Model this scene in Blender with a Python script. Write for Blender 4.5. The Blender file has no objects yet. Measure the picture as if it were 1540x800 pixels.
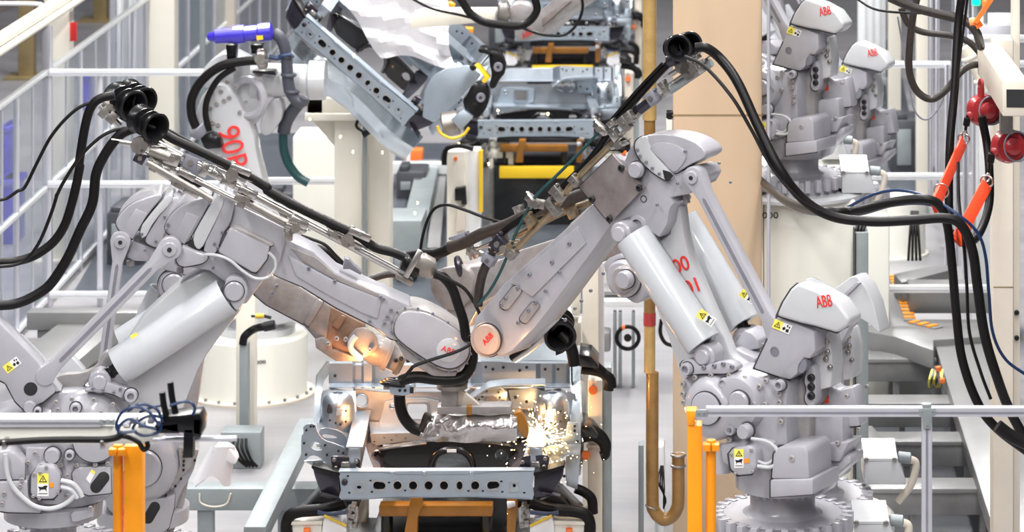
import bpy, bmesh, math, random
from mathutils import Vector, Matrix, Euler
from mathutils.geometry import tessellate_polygon
random.seed(7)
sc = bpy.context.scene
COL = sc.collection
F = 4800.0; CU = 1024.0; CV = -592.0; HC = 6.0     # focal length in px, vanishing point, camera height

def P(u, v, Y):
    return Vector(((u - CU) / F * Y, Y, HC - (v - CV) / F * Y))
def Yfloor(v, z=0.0):
    return (HC - z) * F / (v - CV)
def Zat(v, Y):
    return HC - (v - CV) / F * Y
def Xat(u, Y):
    return (u - CU) / F * Y
def zp(ox, oy, s, pts):
    return [(ox + a / s, oy + b / s) for a, b in pts]

class Plane:
    """vertical plane through (u0, Y0) turned by psi; n points away from the camera"""
    def __init__(self, u0, Y0, d):
        self.P0 = Vector((Xat(u0, Y0), Y0, 0.0))
        dx, dy = d
        l = math.hypot(dx, dy)
        self.d = Vector((dx / l, dy / l, 0))
        n = Vector((-dy / l, dx / l, 0))
        if n.y < 0: n = -n
        self.n = n
    def pt(self, u, v, off=0.0):
        ray = Vector(((u - CU) / F, 1.0, -(v - CV) / F))
        o = Vector((0, 0, HC))
        base = self.P0 + self.n * off
        t = (base - o).dot(self.n) / ray.dot(self.n)
        return o + ray * t
    def pts(self, L, off=0.0):
        return [self.pt(u, v, off) for u, v in L]
def flat(Y):
    return Plane(1024, Y, (1, 0))

class MB:
    def __init__(self): self.bm = bmesh.new()
    def _bev(self, geom_faces, w, seg=2, ang=30):
        if w <= 0: return
        es = set()
        for f in geom_faces:
            for e in f.edges: es.add(e)
        es = [e for e in es if len(e.link_faces) == 2 and e.calc_face_angle(0) > math.radians(ang)]
        if es:
            try: bmesh.ops.bevel(self.bm, geom=es, offset=w, segments=seg, affect='EDGES', profile=0.5, clamp_overlap=True)
            except Exception: pass
    def prism(self, pts, vec, holes=(), bevel=0.0, seg=2):
        """pts: planar 3-D outline, extruded by vec; holes: more outlines"""
        bm = self.bm
        vec = Vector(vec)
        loops = [list(pts)] + [list(h) for h in holes]
        flatl = [p for l in loops for p in l]
        a = [bm.verts.new(p) for p in flatl]
        b = [bm.verts.new(Vector(p) + vec) for p in flatl]
        fs = []
        if holes:
            tris = tessellate_polygon(loops)
            for t in tris:
                try:
                    fs.append(bm.faces.new([a[i] for i in t])); fs.append(bm.faces.new([b[i] for i in reversed(t)]))
                except Exception: pass
        else:
            fs.append(bm.faces.new(a)); fs.append(bm.faces.new(b[::-1]))
        k = 0
        for l in loops:
            n = len(l)
            for i in range(n):
                j = (i + 1) % n
                try: fs.append(bm.faces.new((a[k + i], b[k + i], b[k + j], a[k + j])))
                except Exception: pass
            k += n
        bmesh.ops.recalc_face_normals(bm, faces=fs)
        if holes:
            bmesh.ops.dissolve_limit(bm, angle_limit=0.01, verts=list(set(v for f in fs if f.is_valid for v in f.verts)), edges=list(set(e for f in fs if f.is_valid for e in f.edges))) if False else None
        self._bev([f for f in fs if f.is_valid], bevel, seg)
        return self
    def obox(self, c, ax, ay, az, bevel=0.0):
        """box from a centre and three half axes"""
        c = Vector(c); ax = Vector(ax); ay = Vector(ay); az = Vector(az)
        return self.prism([c - ax - ay - az, c + ax - ay - az, c + ax - ay + az, c - ax - ay + az], ay * 2, bevel=bevel)
    def box(self, x0, x1, y0, y1, z0, z1, bevel=0.0):
        return self.prism([Vector((x0, y0, z0)), Vector((x1, y0, z0)), Vector((x1, y0, z1)), Vector((x0, y0, z1))], (0, y1 - y0, 0), bevel=bevel)
    def beam(self, p0, p1, w, h, up=(0, 0, 1), bevel=0.0):
        """w across, h along up"""
        p0 = Vector(p0); p1 = Vector(p1); d = (p1 - p0); L = d.length; d.normalize()
        up = Vector(up)
        s = d.cross(up)
        if s.length < 1e-4: s = d.cross(Vector((0, 1, 0)))
        s.normalize(); t = s.cross(d).normalized()
        return self.obox((p0 + p1) / 2, d * L / 2, s * w / 2, t * h / 2, bevel)
    def frame(self, d):
        d = Vector(d).normalized()
        a = Vector((0, 0, 1)) if abs(d.z) < 0.9 else Vector((0, 1, 0))
        s = d.cross(a).normalized(); t = s.cross(d).normalized()
        return s, t
    def lathe(self, p0, d, prof, seg=32, a0=0.0, a1=None):
        """prof: [(along, radius)]"""
        bm = self.bm; p0 = Vector(p0); d = Vector(d).normalized(); s, t = self.frame(d)
        rings = []
        for (h, r) in prof:
            c = p0 + d * h
            if r < 1e-5: rings.append([bm.verts.new(c)])
            else: rings.append([bm.verts.new(c + (s * math.cos(2 * math.pi * i / seg) + t * math.sin(2 * math.pi * i / seg)) * r) for i in range(seg)])
        fs = []
        for A, B in zip(rings, rings[1:]):
            if len(A) == 1 and len(B) == 1: continue
            for i in range(seg):
                j = (i + 1) % seg
                if len(A) == 1: fs.append(bm.faces.new((A[0], B[j], B[i])))
                elif len(B) == 1: fs.append(bm.faces.new((A[i], A[j], B[0])))
                else: fs.append(bm.faces.new((A[i], A[j], B[j], B[i])))
        if len(rings[0]) > 1: fs.append(bm.faces.new(rings[0][::-1]))
        if len(rings[-1]) > 1: fs.append(bm.faces.new(rings[-1]))
        bmesh.ops.recalc_face_normals(bm, faces=fs)
        return self
    def cyl(self, p0, p1, r, r1=None, seg=24, bev=0.0):
        p0 = Vector(p0); p1 = Vector(p1); L = (p1 - p0).length; r1 = r if r1 is None else r1
        if bev > 0: prof = [(0, r - bev), (bev, r), (L - bev, r1), (L, r1 - bev)]
        else: prof = [(0, r), (L, r1)]
        return self.lathe(p0, p1 - p0, prof, seg)
    def tube(self, pts, r, seg=10, sub=6, closed=False, radii=None):
        pts = [Vector(p) for p in pts]
        path = catmull(pts, sub) if len(pts) > 2 and sub > 1 else pts
        bm = self.bm; n = len(path)
        d0 = (path[1] - path[0]).normalized(); s, t = self.frame(d0)
        rings = []
        for i, p in enumerate(path):
            a = path[max(0, i - 1)]; b = path[min(n - 1, i + 1)]
            d = (b - a).normalized()
            s = (s - d * s.dot(d))
            if s.length < 1e-6: s, _ = self.frame(d)
            s.normalize(); t = d.cross(s)
            rr = r if radii is None else radii(i / (n - 1))
            rings.append([bm.verts.new(p + (s * math.cos(2 * math.pi * k / seg) + t * math.sin(2 * math.pi * k / seg)) * rr) for k in range(seg)])
        fs = []
        for A, B in zip(rings, rings[1:]):
            for i in range(seg):
                j = (i + 1) % seg
                fs.append(bm.faces.new((A[i], A[j], B[j], B[i])))
        fs.append(bm.faces.new(rings[0][::-1])); fs.append(bm.faces.new(rings[-1]))
        bmesh.ops.recalc_face_normals(bm, faces=fs)
        return self
    def ball(self, c, r, sx=1, sy=1, sz=1, seg=24):
        m = Matrix.Translation(Vector(c)) @ Matrix.Diagonal((sx, sy, sz, 1))
        bmesh.ops.create_uvsphere(self.bm, u_segments=seg, v_segments=seg // 2, radius=r, matrix=m)
        return self
    def torus(self, c, axis, R, r, seg=28, sub=8):
        c = Vector(c); s, t = self.frame(axis); a = Vector(axis).normalized(); bm = self.bm
        rings = []
        for i in range(seg):
            w = 2 * math.pi * i / seg; e = s * math.cos(w) + t * math.sin(w)
            rings.append([bm.verts.new(c + e * (R + r * math.cos(2 * math.pi * k / sub)) + a * r * math.sin(2 * math.pi * k / sub)) for k in range(sub)])
        fs = []
        for i in range(seg):
            A = rings[i]; B = rings[(i + 1) % seg]
            for k in range(sub):
                l = (k + 1) % sub
                fs.append(bm.faces.new((A[k], A[l], B[l], B[k])))
        bmesh.ops.recalc_face_normals(bm, faces=fs)
        return self
    def loft(self, rings, cap=True):
        bm = self.bm; R = [[bm.verts.new(p) for p in r] for r in rings]; fs = []
        n = len(R[0])
        for A, B in zip(R, R[1:]):
            for i in range(n):
                j = (i + 1) % n
                fs.append(bm.faces.new((A[i], A[j], B[j], B[i])))
        if cap: fs.append(bm.faces.new(R[0][::-1])); fs.append(bm.faces.new(R[-1]))
        bmesh.ops.recalc_face_normals(bm, faces=fs)
        return self
    def sheet(self, grid, th, nrm=None):
        """grid of points [row][col], given thickness along the face normals"""
        bm = self.bm
        V = [[Vector(p) for p in r] for r in grid]
        R = len(V); C = len(V[0])
        N = []
        for i in range(R):
            row = []
            for j in range(C):
                a = V[min(i + 1, R - 1)][j] - V[max(i - 1, 0)][j]; b = V[i][min(j + 1, C - 1)] - V[i][max(j - 1, 0)]
                n = a.cross(b)
                row.append(n.normalized() if n.length > 1e-9 else Vector((0, 0, 1)))
            N.append(row)
        A = [[bm.verts.new(V[i][j]) for j in range(C)] for i in range(R)]
        B = [[bm.verts.new(V[i][j] - N[i][j] * th) for j in range(C)] for i in range(R)]
        fs = []
        for i in range(R - 1):
            for j in range(C - 1):
                fs.append(bm.faces.new((A[i][j], A[i][j + 1], A[i + 1][j + 1], A[i + 1][j])))
                fs.append(bm.faces.new((B[i][j], B[i + 1][j], B[i + 1][j + 1], B[i][j + 1])))
        for i in range(R - 1):
            for j in (0, C - 1):
                fs.append(bm.faces.new((A[i][j], A[i + 1][j], B[i + 1][j], B[i][j])))
        for j in range(C - 1):
            for i in (0, R - 1):
                fs.append(bm.faces.new((A[i][j], B[i][j], B[i][j + 1], A[i][j + 1])))
        bmesh.ops.recalc_face_normals(bm, faces=fs)
        return self
    def build(self, name, mat, parent=None, bevel=0.0, ang=38, org=None, **tags):
        """mesh object; vertices are stored relative to the thing's root"""
        bm = self.bm
        me = bpy.data.meshes.new(name)
        if parent is not None:
            r = parent
            while r.parent is not None: r = r.parent
            off = ROOTLOC.get(r.name, Vector(r.location))
        else:
            xs = [v.co for v in bm.verts]
            mn = Vector((min(c.x for c in xs), min(c.y for c in xs), min(c.z for c in xs)))
            mx = Vector((max(c.x for c in xs), max(c.y for c in xs), max(c.z for c in xs)))
            off = Vector(((mn.x + mx.x) / 2, (mn.y + mx.y) / 2, mn.z)) if org is None else Vector(org)
        for v in bm.verts: v.co -= off
        bm.to_mesh(me); bm.free()
        for p in me.polygons: p.use_smooth = True
        me.set_sharp_from_angle(angle=math.radians(ang))
        me.materials.append(mat)
        o = bpy.data.objects.new(name, me); COL.objects.link(o)
        if parent is not None: o.parent = parent
        else:
            o.location = off; ROOTLOC[o.name] = off.copy()
        for k, v in tags.items():
            if v: o[k] = v
        return o
ROOTLOC = {}
def catmull(pts, sub):
    out = []; n = len(pts)
    for i in range(n - 1):
        p0 = pts[max(0, i - 1)]; p1 = pts[i]; p2 = pts[i + 1]; p3 = pts[min(n - 1, i + 2)]
        if i == 0: p0 = p1 * 2 - p2
        if i == n - 2: p3 = p2 * 2 - p1
        for k in range(sub):
            t = k / sub
            out.append(0.5 * ((2 * p1) + (-p0 + p2) * t + (2 * p0 - 5 * p1 + 4 * p2 - p3) * t * t + (-p0 + 3 * p1 - 3 * p2 + p3) * t ** 3))
    out.append(pts[-1]); return out
def root(name, loc, label, category, group=None):
    o = bpy.data.objects.new(name, None); COL.objects.link(o); o.location = loc
    o.empty_display_size = 0.1
    ROOTLOC[o.name] = Vector(loc)
    o['label'] = label; o['category'] = category
    if group: o['group'] = group
    return o
def kids(o): return [c for c in list(bpy.data.objects) if c.parent is o]
def copy_tree(o, parent=None, skip=()):
    c = o.copy(); COL.objects.link(c)
    if parent is not None: c.parent = parent
    for ch in KIDS(o):
        if stem(ch.name) in skip or ch.get('only'): continue
        copy_tree(ch, c, skip)
    return c
def stem(n): return n.split('.')[0]
def KIDS(o):
    return [c for c in bpy.data.objects if c.parent == o]
def text_mesh(body, size, ext=0.003, bold=0.0):
    cu = bpy.data.curves.new('t', 'FONT'); cu.body = body; cu.size = size; cu.extrude = ext; cu.offset = bold
    cu.align_x = 'CENTER'; cu.align_y = 'CENTER'
    o = bpy.data.objects.new('t', cu); COL.objects.link(o)
    dg = bpy.context.evaluated_depsgraph_get()
    me = bpy.data.meshes.new_from_object(o.evaluated_get(dg))
    bpy.data.objects.remove(o); bpy.data.curves.remove(cu)
    return me
def text(body, size, center, xdir, ydir, mat, parent, name='lettering', ext=0.003, bold=0.0, sx=1.0, only=False):
    """flat lettering whose reading direction is xdir and up direction ydir"""
    me = text_mesh(body, size, ext, bold)
    r = parent
    while r.parent is not None: r = r.parent
    x = Vector(xdir).normalized(); y = Vector(ydir); y = (y - x * y.dot(x)).normalized(); z = x.cross(y)
    M = Matrix(((x.x * sx, y.x, z.x, 0), (x.y * sx, y.y, z.y, 0), (x.z * sx, y.z, z.z, 0), (0, 0, 0, 1)))
    M = Matrix.Translation(Vector(center) - ROOTLOC[r.name]) @ M
    me.transform(M); me.materials.clear(); me.materials.append(mat)
    o = bpy.data.objects.new(name, me); COL.objects.link(o); o.parent = parent
    if only: o['only'] = 1
    return o

# ---------------------------------------------------------------- materials
def mat(name, col, rough=0.5, metal=0.0, vary=0.0, scale=6.0, col2=None, bump=0.0, bscale=40.0, emit=None, coat=0.0, spec=0.5, stretch=(1, 1, 1), contrast=0.5, alpha=1.0, trans=0.0, rvary=0.0):
    m = bpy.data.materials.new(name); m.use_nodes = True; nt = m.node_tree; N = nt.nodes; L = nt.links
    b = N['Principled BSDF']
    b.inputs['Base Color'].default_value = (*col, 1); b.inputs['Roughness'].default_value = rough
    b.inputs['Metallic'].default_value = metal; b.inputs['Coat Weight'].default_value = coat
    b.inputs['Specular IOR Level'].default_value = spec
    b.inputs['Alpha'].default_value = alpha; b.inputs['Transmission Weight'].default_value = trans
    if emit: b.inputs['Emission Color'].default_value = (*emit[0], 1); b.inputs['Emission Strength'].default_value = emit[1]
    tc = N.new('ShaderNodeTexCoord'); mp = N.new('ShaderNodeMapping'); mp.inputs['Scale'].default_value = stretch
    L.new(tc.outputs['Object'], mp.inputs['Vector'])
    if vary > 0 or col2:
        nz = N.new('ShaderNodeTexNoise'); nz.inputs['Scale'].default_value = scale; nz.inputs['Detail'].default_value = 5; nz.inputs['Roughness'].default_value = 0.65
        L.new(mp.outputs['Vector'], nz.inputs['Vector'])
        cr = N.new('ShaderNodeValToRGB'); cr.color_ramp.elements[0].position = 0.5 - contrast * 0.35; cr.color_ramp.elements[1].position = 0.5 + contrast * 0.35
        c2 = col2 if col2 else tuple(max(0, c * (1 - vary)) for c in col)
        cr.color_ramp.elements[0].color = (*c2, 1); cr.color_ramp.elements[1].color = (*col, 1)
        L.new(nz.outputs['Fac'], cr.inputs['Fac']); L.new(cr.outputs['Color'], b.inputs['Base Color'])
        if rvary:
            mr = N.new('ShaderNodeMapRange'); mr.inputs['To Min'].default_value = rough + rvary; mr.inputs['To Max'].default_value = max(0.03, rough - rvary)
            L.new(nz.outputs['Fac'], mr.inputs['Value']); L.new(mr.outputs['Result'], b.inputs['Roughness'])
    if bump > 0:
        n2 = N.new('ShaderNodeTexNoise'); n2.inputs['Scale'].default_value = bscale; n2.inputs['Detail'].default_value = 3
        L.new(mp.outputs['Vector'], n2.inputs['Vector'])
        bp = N.new('ShaderNodeBump'); bp.inputs['Strength'].default_value = bump; bp.inputs['Distance'].default_value = 0.02
        L.new(n2.outputs['Fac'], bp.inputs['Height']); L.new(bp.outputs['Normal'], b.inputs['Normal'])
    return m
M = dict(
    robot=mat('robot_paint', (0.43, 0.425, 0.465), 0.3, 0, 0.16, 5, contrast=.7, coat=0.35, bump=.05, bscale=9),
    robot_white=mat('robot_white', (0.56, 0.57, 0.59), 0.26, 0, 0.08, 5, coat=0.35),
    robot_worn=mat('robot_worn_paint', (0.41, 0.40, 0.41), 0.4, 0, 0.3, 7, col2=(0.20, 0.17, 0.155), contrast=.9, coat=0.15, bump=.08, bscale=14),
    robot_dirty=mat('robot_dirty_paint', (0.38, 0.355, 0.35), 0.38, 0.05, 0.3, 6, col2=(0.15, 0.115, 0.095), contrast=.8, coat=0.1, bump=.15, bscale=16),
    robot_brown=mat('robot_weldglow_brown', (0.30, 0.19, 0.13), 0.42, 0, 0.3, 8, col2=(0.14, 0.06, 0.03), contrast=.8, bump=.15, bscale=20),  # brown holds the orange weld light from below, painted in
    cyl=mat('cylinder_paint', (0.55, 0.57, 0.60), 0.28, 0, 0.08, 4, coat=0.4),
    groove=mat('groove_grey', (0.22, 0.22, 0.26), 0.5, 0, 0.2, 10),
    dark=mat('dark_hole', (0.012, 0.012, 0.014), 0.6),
    plate=mat('stained_steel_plate', (0.42, 0.38, 0.38), 0.42, 0.5, 0.5, 5, col2=(0.17, 0.14, 0.13), contrast=.9, bump=.06),
    body=mat('galvanised_sheet', (0.52, 0.58, 0.65), 0.34, 0.88, 0.35, 4, contrast=.9, bump=.10, bscale=6, rvary=.1),
    firewall=mat('firewall_steel', (0.40, 0.43, 0.47), 0.40, 0.8, 0.4, 5, contrast=.9, bump=.12, bscale=7, rvary=.1),
    body_pale=mat('galvanised_pale', (0.70, 0.78, 0.84), 0.24, 0.85, 0.15, 3, contrast=.8, bump=.12, bscale=6, rvary=.1),
    bar=mat('support_bar_steel', (0.42, 0.49, 0.56), 0.45, 0.7, 0.12, 8, contrast=.7, bump=.03),
    blackpanel=mat('black_coated_sheet', (0.014, 0.014, 0.015), 0.25, 0.1, 0.3, 6, coat=.15),
    darksteel=mat('dark_steel', (0.07, 0.065, 0.085), 0.3, 0.7, 0.3, 6),
    steel=mat('bright_steel', (0.62, 0.60, 0.57), 0.28, 0.95, 0.3, 12, contrast=.7),
    steelworn=mat('worn_steel', (0.42, 0.39, 0.36), 0.4, 0.85, 0.5, 14, contrast=.8),
    brass=mat('oily_brass_tube', (0.40, 0.31, 0.20), 0.35, 0.7, 0.5, 9, contrast=.8),
    rubber=mat('black_rubber', (0.008, 0.007, 0.007), 0.42, 0, 0.3, 20, spec=.22),
    rubberbrown=mat('worn_brown_rubber', (0.035, 0.026, 0.022), 0.45, 0, 0.5, 30),
    plastic=mat('black_plastic', (0.006, 0.006, 0.007), 0.3, 0, coat=.12, spec=.3),
    bluecable=mat('blue_cable', (0.006, 0.025, 0.085), 0.35),
    greencable=mat('green_cable', (0.008, 0.055, 0.058), 0.35),
    yellowcable=mat('yellow_cable', (0.75, 0.50, 0.03), 0.4),
    blue=mat('blue_paint', (0.045, 0.03, 0.55), 0.32, 0, .2, 8, coat=.4),
    orange=mat('orange_paint', (0.95, 0.33, 0.005), 0.42, 0, 0.12, 12, contrast=.7),
    orangedark=mat('amber_lift_paint', (0.40, 0.16, 0.014), 0.4, 0, 0.4, 6, contrast=.8, coat=.2),
    yellow=mat('yellow_paint', (0.95, 0.62, 0.02), 0.4),
    sticker=mat('yellow_sticker', (0.90, 0.80, 0.12), 0.45),
    whitesticker=mat('white_sticker', (0.85, 0.85, 0.84), 0.45),
    ink=mat('black_ink', (0.01, 0.01, 0.01), 0.5),
    red=mat('red_ink', (0.78, 0.035, 0.03), 0.45),
    redpaint=mat('red_enamel', (0.42, 0.03, 0.035), 0.3, 0, .3, 10, coat=.4),
    redstrap=mat('red_webbing', (0.95, 0.07, 0.015), 0.55, 0, .15, 30, bump=.2, bscale=120),
    orangetag=mat('orange_connector', (0.95, 0.20, 0.03), 0.4),
    alu=mat('aluminium_profile', (0.62, 0.62, 0.67), 0.35, 0.45, 0.05, 10),
    alu_white=mat('pale_aluminium', (0.84, 0.86, 0.87), 0.3, 0.25, 0.05, 10),
    galv=mat('galvanised_grey', (0.31, 0.345, 0.355), 0.5, 0.35, 0.12, 8),
    cream=mat('cream_paint', (0.80, 0.76, 0.66), 0.4, 0, 0.05, 3, coat=.1),
    creamold=mat('worn_cream_paint', (0.74, 0.67, 0.57), 0.45, 0, 0.14, 2.5, contrast=.7),
    creamwhite=mat('pedestal_cream', (0.86, 0.85, 0.77), 0.4, 0, 0.04, 2),
    tan=mat('tan_column_paint', (0.67, 0.50, 0.34), 0.42, 0, 0.07, 2, contrast=.8),
    brownpole=mat('ochre_pipe', (0.34, 0.19, 0.055), 0.35, 0.1, 0.5, 9, col2=(0.18, 0.085, 0.02), contrast=.8, coat=.3),
    ochre=mat('ochre_pipe_light', (0.55, 0.36, 0.13), 0.35, 0.1, 0.3, 9, coat=.3),
    olive=mat('olive_column', (0.30, 0.23, 0.11), 0.5, 0, .3, 5),
    floor=mat('concrete_floor', (0.45, 0.435, 0.44), 0.3, 0, 0.2, 0.8, col2=(0.20, 0.20, 0.22), contrast=.8, stretch=(0.45, 1.6, 1)),
    walk=mat('walkway_steel', (0.30, 0.30, 0.30), 0.38, 0.35, 0.25, 2.2, contrast=.8, bump=.05, bscale=90),
    walkface=mat('walkway_side', (0.25, 0.25, 0.25), 0.5, 0.3, 0.25, 5),
    cloth=mat('white_cloth', (0.88, 0.87, 0.9), 0.7),
    foil=mat('silver_foil_cloth', (0.66, 0.63, 0.62), 0.24, 0.9, 0.35, 10, contrast=.9, bump=.35, bscale=12),
    green=mat('green_lamp', (0.0, 0.7, 0.25), 0.3, emit=((0.0, 1.0, 0.35), 1.5)),
    spark=mat('spark', (1, .6, .2), 0.3, emit=((1.0, 0.62, 0.22), 40)),
    arc=mat('arc_glow', (1, .8, .5), 0.3, emit=((1.0, 0.72, 0.38), 120)),
    robot_warm=mat('wrist_glow_paint', (0.56, 0.42, 0.35), 0.4, 0, 0.2, 9, contrast=.8, coat=.1),  # white paint with the orange weld glow put into its colour
    gap_shade=mat('painted_gap_shade', (0.045, 0.045, 0.05), 0.6),  # dark outline colour, painted shade for the gaps round covers
    hosegrey=mat('grey_ribbed_hose', (0.06, 0.065, 0.085), 0.4),
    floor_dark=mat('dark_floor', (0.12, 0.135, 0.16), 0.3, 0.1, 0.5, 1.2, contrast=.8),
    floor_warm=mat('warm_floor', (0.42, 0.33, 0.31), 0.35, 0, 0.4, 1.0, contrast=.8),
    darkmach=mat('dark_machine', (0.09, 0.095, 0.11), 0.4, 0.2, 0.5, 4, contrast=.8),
)
def glassmat():
    m = bpy.data.materials.new('clear_panel'); m.use_nodes = True; nt = m.node_tree; N = nt.nodes; L = nt.links
    for n in list(N): N.remove(n)
    out = N.new('ShaderNodeOutputMaterial'); mix = N.new('ShaderNodeMixShader'); tr = N.new('ShaderNodeBsdfTransparent'); pr = N.new('ShaderNodeBsdfPrincipled')
    tr.inputs['Color'].default_value = (0.93, 0.95, 0.97, 1)
    pr.inputs['Base Color'].default_value = (0.62, 0.66, 0.74, 1); pr.inputs['Roughness'].default_value = 0.12
    mix.inputs['Fac'].default_value = 0.15
    L.new(tr.outputs[0], mix.inputs[1]); L.new(pr.outputs[0], mix.inputs[2]); L.new(mix.outputs[0], out.inputs['Surface'])
    return m
M['glass'] = glassmat()
# ================================================================ shared robot helpers
zA = lambda L: zp(1000, 540, 3.077, L)
zB = lambda L: zp(860, 190, 3.8077, L)
zC = lambda L: zp(880, 300, 3.077, L)
zD = lambda L: zp(1130, 390, 3.478, L)
zE = lambda L: zp(140, 270, 3.2, L)
zF = lambda L: zp(400, 360, 3.3333, L)
zG = lambda L: zp(0, 520, 5.0, L)
zH = lambda L: zp(0, 660, 4.8125, L)
zI = lambda L: zp(680, 250, 2.6667, L)
def rounded(cx, cy, w, h, r, ang=0.0, n=5):
    """rounded rectangle outline (px)"""
    out = []
    for (sx, sy, a0) in ((1, 1, 0), (-1, 1, 90), (-1, -1, 180), (1, -1, 270)):
        for k in range(n + 1):
            a = math.radians(a0 + 90 * k / n)
            x = sx * (w / 2 - r) + r * math.cos(a); y = sy * (h / 2 - r) + r * math.sin(a)
            c, s = math.cos(ang), math.sin(ang)
            out.append((cx + x * c - y * s, cy + x * s + y * c))
    return out
def circ(cx, cy, r, n=24):
    return [(cx + r * math.cos(2 * math.pi * k / n), cy + r * math.sin(2 * math.pi * k / n)) for k in range(n)]
def smooth_poly(L, k=2):
    """Chaikin corner cutting of a closed outline"""
    for _ in range(k):
        o = []
        for i in range(len(L)):
            a = L[i]; b = L[(i + 1) % len(L)]
            o.append((a[0] * .75 + b[0] * .25, a[1] * .75 + b[1] * .25)); o.append((a[0] * .25 + b[0] * .75, a[1] * .25 + b[1] * .75))
        L = o
    return L
def slab(name, mt, pl, L, o0, o1, root_, bevel=0.008, holes=(), sm=0, seg=2, **k):
    if sm: L = smooth_poly(L, sm)
    b = MB(); b.prism(pl.pts(L, o0), pl.n * (o1 - o0), [pl.pts(h, o0) for h in holes], bevel=bevel, seg=seg)
    return b.build(name, mt, root_, **k)
def grow(L, px):
    cx = sum(a for a, b in L) / len(L); cy = sum(b for a, b in L) / len(L); o = []
    for a, b in L:
        d = math.hypot(a - cx, b - cy) or 1; o.append((a + (a - cx) / d * px, b + (b - cy) / d * px))
    return o
def gslab(name, mt, pl, L, o0, o1, root_, bevel=0.008, holes=(), sm=0, seg=2, g=1.1, **k):
    """cover with a dark line round its foot, gap shade added as a thin slab"""
    o = slab(name, mt, pl, L, o0, o1, root_, bevel, holes, sm, seg, **k)
    L2 = smooth_poly(L, sm) if sm else L
    b = MB(); q = max(o0 + .012, min(o1 - .003, o0 + .02)); b.prism(pl.pts(grow(L2, g), q), pl.n * .006); b.build('gap_shade_line', M['gap_shade'], o)
    return o
_bolt = {}
def bolts(pl, L, off, r, parent, mt=None, name='bolt', h=None, only=False):
    """countable bolt heads: one object each, mesh shared"""
    mt = mt or M['robot_worn']
    h = h or r * 0.8
    key = (round(pl.n.x, 3), round(r, 4), round(h, 4), mt.name)
    r0 = parent
    while r0.parent is not None: r0 = r0.parent
    for (u, v) in L:
        p = pl.pt(u, v, off) - ROOTLOC[r0.name]
        if key not in _bolt:
            b = MB(); b.lathe((0, 0, 0), -pl.n, [(-0.004, r), (h * .7, r), (h, r * .7), (h, r * .5), (h * .4, r * .45), (h * .4, 0)], 12)
            me = bpy.data.meshes.new(name); b.bm.to_mesh(me); b.bm.free()
            for q in me.polygons: q.use_smooth = True
            me.set_sharp_from_angle(angle=0.6); me.materials.append(mt); _bolt[key] = me
        o = bpy.data.objects.new(name, _bolt[key]); COL.objects.link(o); o.location = p; o.parent = parent
        if only: o['only'] = 1
def disc(name, mt, pl, u, v, off, r, h, parent, rim=0.15, hole=0, seg=32, **k):
    """round cover facing the camera side of the plane"""
    p = pl.pt(u, v, off); b = MB()
    prof = [(-0.01, r), (h * .6, r), (h, r * (1 - rim))]
    if hole: prof += [(h, hole * 1.05), (h * .2, hole), (h * .2, 0)]
    else: prof += [(h, 0)]
    b.lathe(p, -pl.n, prof, seg)
    o = b.build(name, mt, parent, **k)
    if mt in (M['robot'], M['robot_warm']):
        b = MB(); b.lathe(p, -pl.n, [(-.008, r + .005), (.0025, r + .005), (.0025, 0)], seg); b.build('gap_shade_ring', M['gap_shade'], o)  # added dark ring round the disc, painted as gap shade
    return o
def logo(pl, u, v, off, size, ang, parent, sx=1.0, only=False):
    """ABB logo: red letters cut by a white cross-line"""
    p = pl.pt(u, v, off); c, s = math.cos(ang), math.sin(ang)
    x = pl.pt(u + 10 * c, v - 10 * s, off) - p; y = pl.pt(u - 10 * s, v - 10 * c, off) - p
    return text('ABB', size, p, x, y, M['red'], parent, 'logo', 0.002, 0.0, sx, only)
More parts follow.
